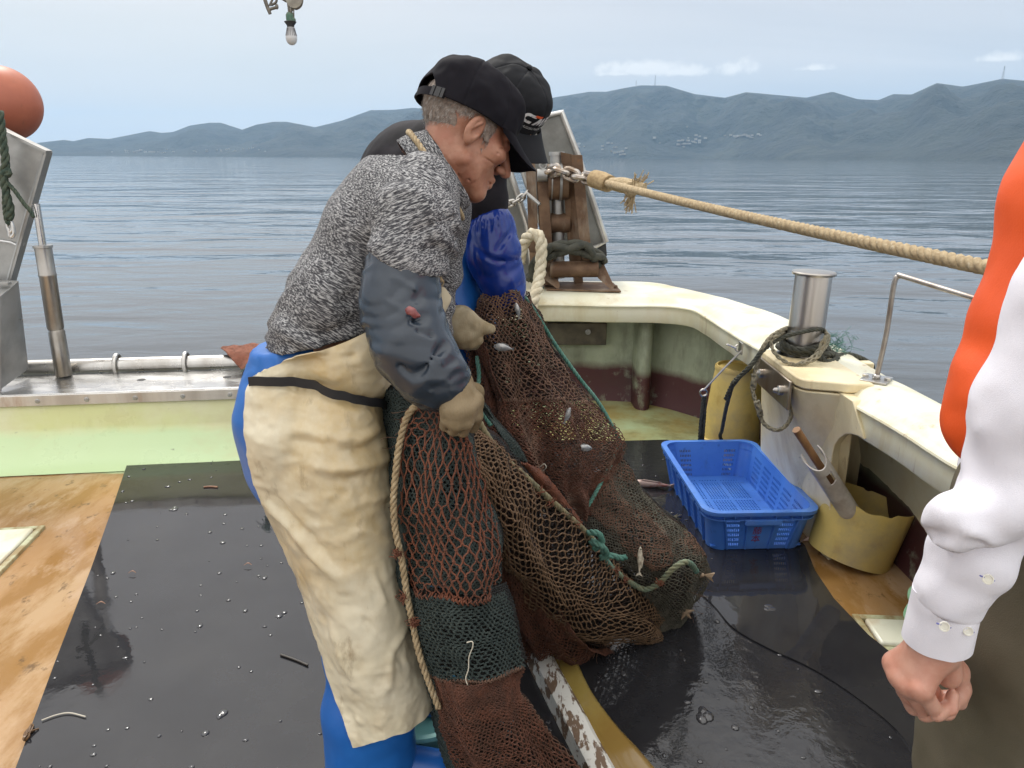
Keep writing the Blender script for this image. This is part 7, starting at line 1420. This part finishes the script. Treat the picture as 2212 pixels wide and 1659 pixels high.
    # whippings of orange twine, loose ends
    g = []; rr = np.random.default_rng(2)
    for x, y, Y in ((1352, 1252, 1.845), (1425, 1258, 1.845), (1190, 1082, 1.615), (1165, 1058, 1.58), (858, 1195, 1.32), (1245, 1128, 1.715), (1330, 1232, 1.83), (893, 1345, 1.315), (870, 1290, 1.32)):
        p = at(x, y, Y)
        for q in range(14): o = rr.normal(size=3)*.005; g.append(tube([p+o, p+o*.2+rr.normal(size=3)*.006, p+rr.normal(size=3)*.008], .0010, 4, n=6))
        ob('whipping', J(*g), n_orange, root, smooth=60); g = []
    g = []
    for q in range(160):
        k = rr.integers(0, 5)
        if k == 0: p = D3[rr.integers(100, 160), 59]; e = p+np.array([rr.normal()*.01, rr.normal()*.01, -rr.uniform(.01, .05)])
        elif k == 1: p = F3[rr.integers(60, 130), rr.integers(40, 80)]; e = p+rr.normal(size=3)*.02+np.array([.01, -.01, 0])
        elif k == 2: p = A3[rr.integers(0, 80), 0]; e = p+rr.normal(size=3)*.012+np.array([-.006, -.01, 0])
        elif k == 3: p = G3[rr.integers(80, 110), rr.integers(0, 60)]; e = p+np.array([rr.normal()*.01, rr.normal()*.01, -rr.uniform(.01, .06)])
        else: p = E3[rr.integers(0, 150), rr.integers(90, 120)]; e = p+rr.normal(size=3)*.014+np.array([.006, -.006, 0])
        g.append(tube([p, (p+e)/2+rr.normal(size=3)*.005, e], .0007, 3, n=5))
    ob('loose_twine', J(*g), n_brown, root, smooth=0, kind='stuff')
    wt = M('white thread', (.62, .58, .48), .7)
    for q in (tube([at(1008, 1388, 1.20), at(1020, 1386, 1.20), at(1021, 1398, 1.20), at(1013, 1420, 1.205), at(1012, 1445, 1.205), at(1006, 1465, 1.205), at(1010, 1480, 1.205)], .0011, 5, n=24), tube([at(1165, 1010, 1.70), at(1175, 1002, 1.69), at(1180, 1010, 1.69), at(1172, 1018, 1.70)], .001, 5, n=14)): ob('loose_thread', q, wt, root, smooth=180)
    # --- fish meshed in it
    def n_at(x, y, Y): return at(x, y, Y)
    fish('small silver fish wedged in the net just right of the white glove', n_at(1088, 751, 1.79), (-.97, 0, .15), (0, -.2, 1), .050, .42, .26, silver)
    fish('silver fish head up in the curtain of net below the blue sleeve guard', n_at(1118, 672, 1.83), (-.2, 0, .9), (1, -.3, 0), .042, .3, .24, silver)
    fish('pale fish pressed against the middle of the brown net curtain', n_at(1258, 967, 1.85), (.98, 0, -.1), (0, -.2, 1), .052, .40, .26, silver)
    fish('thin pale fish standing upright in the grey net bag', n_at(1382, 1212, 1.82), (0, .1, 1), (1, -.2, 0), .085, .16, .12, M('cream fish', (.62, .57, .46), .35, c2=(.3, .26, .2), ns=60))
    fish('small fish tucked under the fold of net above the orange roll', n_at(1225, 898, 1.745), (.3, 0, .9), (1, -.3, 0), .045, .26, .2, silver)
    st = thing('starfish', atz(1495, 1330, .05), 'pale spiky starfish caught on the corner of the grey net bag', 'starfish')
    c = at(1481, 1322, 2.0); arms = []
    for k in range(5): a = k*2*math.pi/5+.4; d = np.array([math.cos(a), -.25, math.sin(a)]); arms.append(tube([c, c+d*.012, c+d*.025], [.008, .005, .0015], 8, n=8))
    ob('arms', J(*arms), M('pale starfish', (.27, .20, .13), .7, c2=(.25, .17, .11), ns=60), st, smooth=60)
    tl = thing('fish', at(1528, 1240, 2.0), 'brown fish tail poking from the tip of the net bag', 'fish'); p = at(1520, 1242, 2.02)
    ob('tail', J(prism([p, p+np.array([.03, -.01, .012]), p+np.array([.022, -.01, -.004]), p+np.array([.030, -.01, -.020])], (0, .004, 0)), tube([p-np.array([.04, 0, 0]), p], [.014, .006], 8)), M('fish tail', (.36, .26, .17), .4), tl, smooth=30)
    # small rope end on the mat by the crate and a net heap over the roller
    rl = thing('rope_offcut', atz(1420, 1118, .015), 'frayed grey rope end lying on the mat between net bag and crate', 'rope')
    fr = [tube([atz(1440, 1112, .02), atz(1452+rr.normal()*4, 1117, .03), atz(1464+rr.normal()*3, 1117+rr.normal()*6, .02)], .0014, 4, n=6) for _ in range(22)]
    ob('strand', J(rope([atz(1376, 1082, .03), atz(1395, 1080, .04), atz(1412, 1098, .035), atz(1420, 1115, .026), atz(1440, 1112, .026)], .010), *fr), ropegrey, rl, smooth=180)
    hp = thing('net_heap', at(520, 790, 3.75), 'reddish brown netting thrown over the stern roller behind the older fisherman', 'fishing net')
    Hp = [[(478, 752, 3.95), (520, 750, 3.95), (600, 750, 3.95), (700, 750, 3.95)], [(484, 756, 3.84), (530, 756, 3.84), (600, 756, 3.84), (700, 756, 3.84)], [(500, 775, 3.78), (540, 775, 3.78), (610, 775, 3.78), (700, 775, 3.78)], [(525, 800, 3.72), (560, 800, 3.70), (620, 800, 3.70), (700, 800, 3.70)]]
    h3 = folded(patch([[at(*p) for p in r] for r in Hp], 50, 70), .03, 8, 3); ob('netting', J(netting(h3, 26, 50, .0045, seed=40, knot=0, jit=.25), netting(behind(h3, .02), 26, 50, .005, seed=41, knot=0, jit=.25)), twine('faded red twine', (.28, .11, .07), (.20, .08, .05)), hp, smooth=0)
    ob('rope_end', J(rope([at(545, 770, 3.6), at(552, 790, 3.55), at(548, 806, 3.5)], .014), *[tube([at(545+rr.normal()*5, 785+rr.normal()*8, 3.5), at(540+rr.normal()*8, 800+rr.normal()*10, 3.5)], .002, 4) for _ in range(30)]), ropegreen, hp, smooth=180)
    tb = thing('teal_basket', atz(925, 1590, 0), 'pale teal plastic basket rim behind the older fisherman on the mat', 'basket'); c = atz(905, 1590, .0)+np.array([.0, .03, 0])
    ob('basket_body', lathe([(.0001, .005), (.125, .005), (.14, .08), (.147, .08), (.147, .092), (.134, .092), (.118, .015), (.0001, .015)], c, (0, 0, 1), 44, False), M('teal plastic', (.25, .55, .50), .4, c2=(.2, .46, .42), ns=8), tb, smooth=40)
net()
# bits of weed, shell and twig washed about on the mat and deck
def debris():
    rr = np.random.default_rng(4); br = M('brown scrap', (.20, .09, .05), .5, c2=(.30, .17, .10), ns=60); gw = M('green weed', (.035, .06, .03), .6)
    def tw(lab, pts, r, m, cat_='twig', nm='twig'): tag(ob(nm, tube([atz(x, y, .018) for x, y in pts], r, 7, n=16), m, smooth=60), lab, cat_)
    tw('short brown twig on the mat edge near the stern coaming', [(440, 318*.5+893), (455, 1051), (470, 1052)], .004, br)
    tw('dark twig in the reflection left of the older fisherman', [(606, 1414), (640, 1426), (665, 1437)], .003, M('wet twig', (.03, .022, .016), .3))
    tw('thin pale weed stem curled on the mat at lower left', [(90, 1556), (120, 1545), (150, 1540), (185, 1548)], .0018, M('pale stem', (.5, .46, .38), .4))
    for lab, x, y, s in (('tiny brown shell scrap left on the middle of the mat', 535, 1221, .014), ('curled pinkish scrap on the mat by the deck boards', 217, 1305, .014), ('brown leaf scrap on the mat below the coaming', 285, 1238, .013)):
        p = atz(x, y, .022); tag(ob('scrap', tube([p+np.array([-s, 0, 0]), p+np.array([0, s*.4, .006]), p+np.array([s, s*.2, 0])], [.001, s*.22, .001], 8, n=10, flat=.4), br, smooth=60), lab, 'scrap')
    t = [tube([atz(55, 1600, .016), atz(62+rr.normal()*6, 1585+rr.normal()*8, .024), atz(70+rr.normal()*8, 1570+rr.normal()*6, .016)], .0022, 5, n=8) for _ in range(9)]
    tag(ob('weed_tuft', J(*t), M('brown weed', (.12, .06, .02), .4), smooth=60), 'tuft of brown weed where the mat meets the deck boards', 'seaweed')
debris()
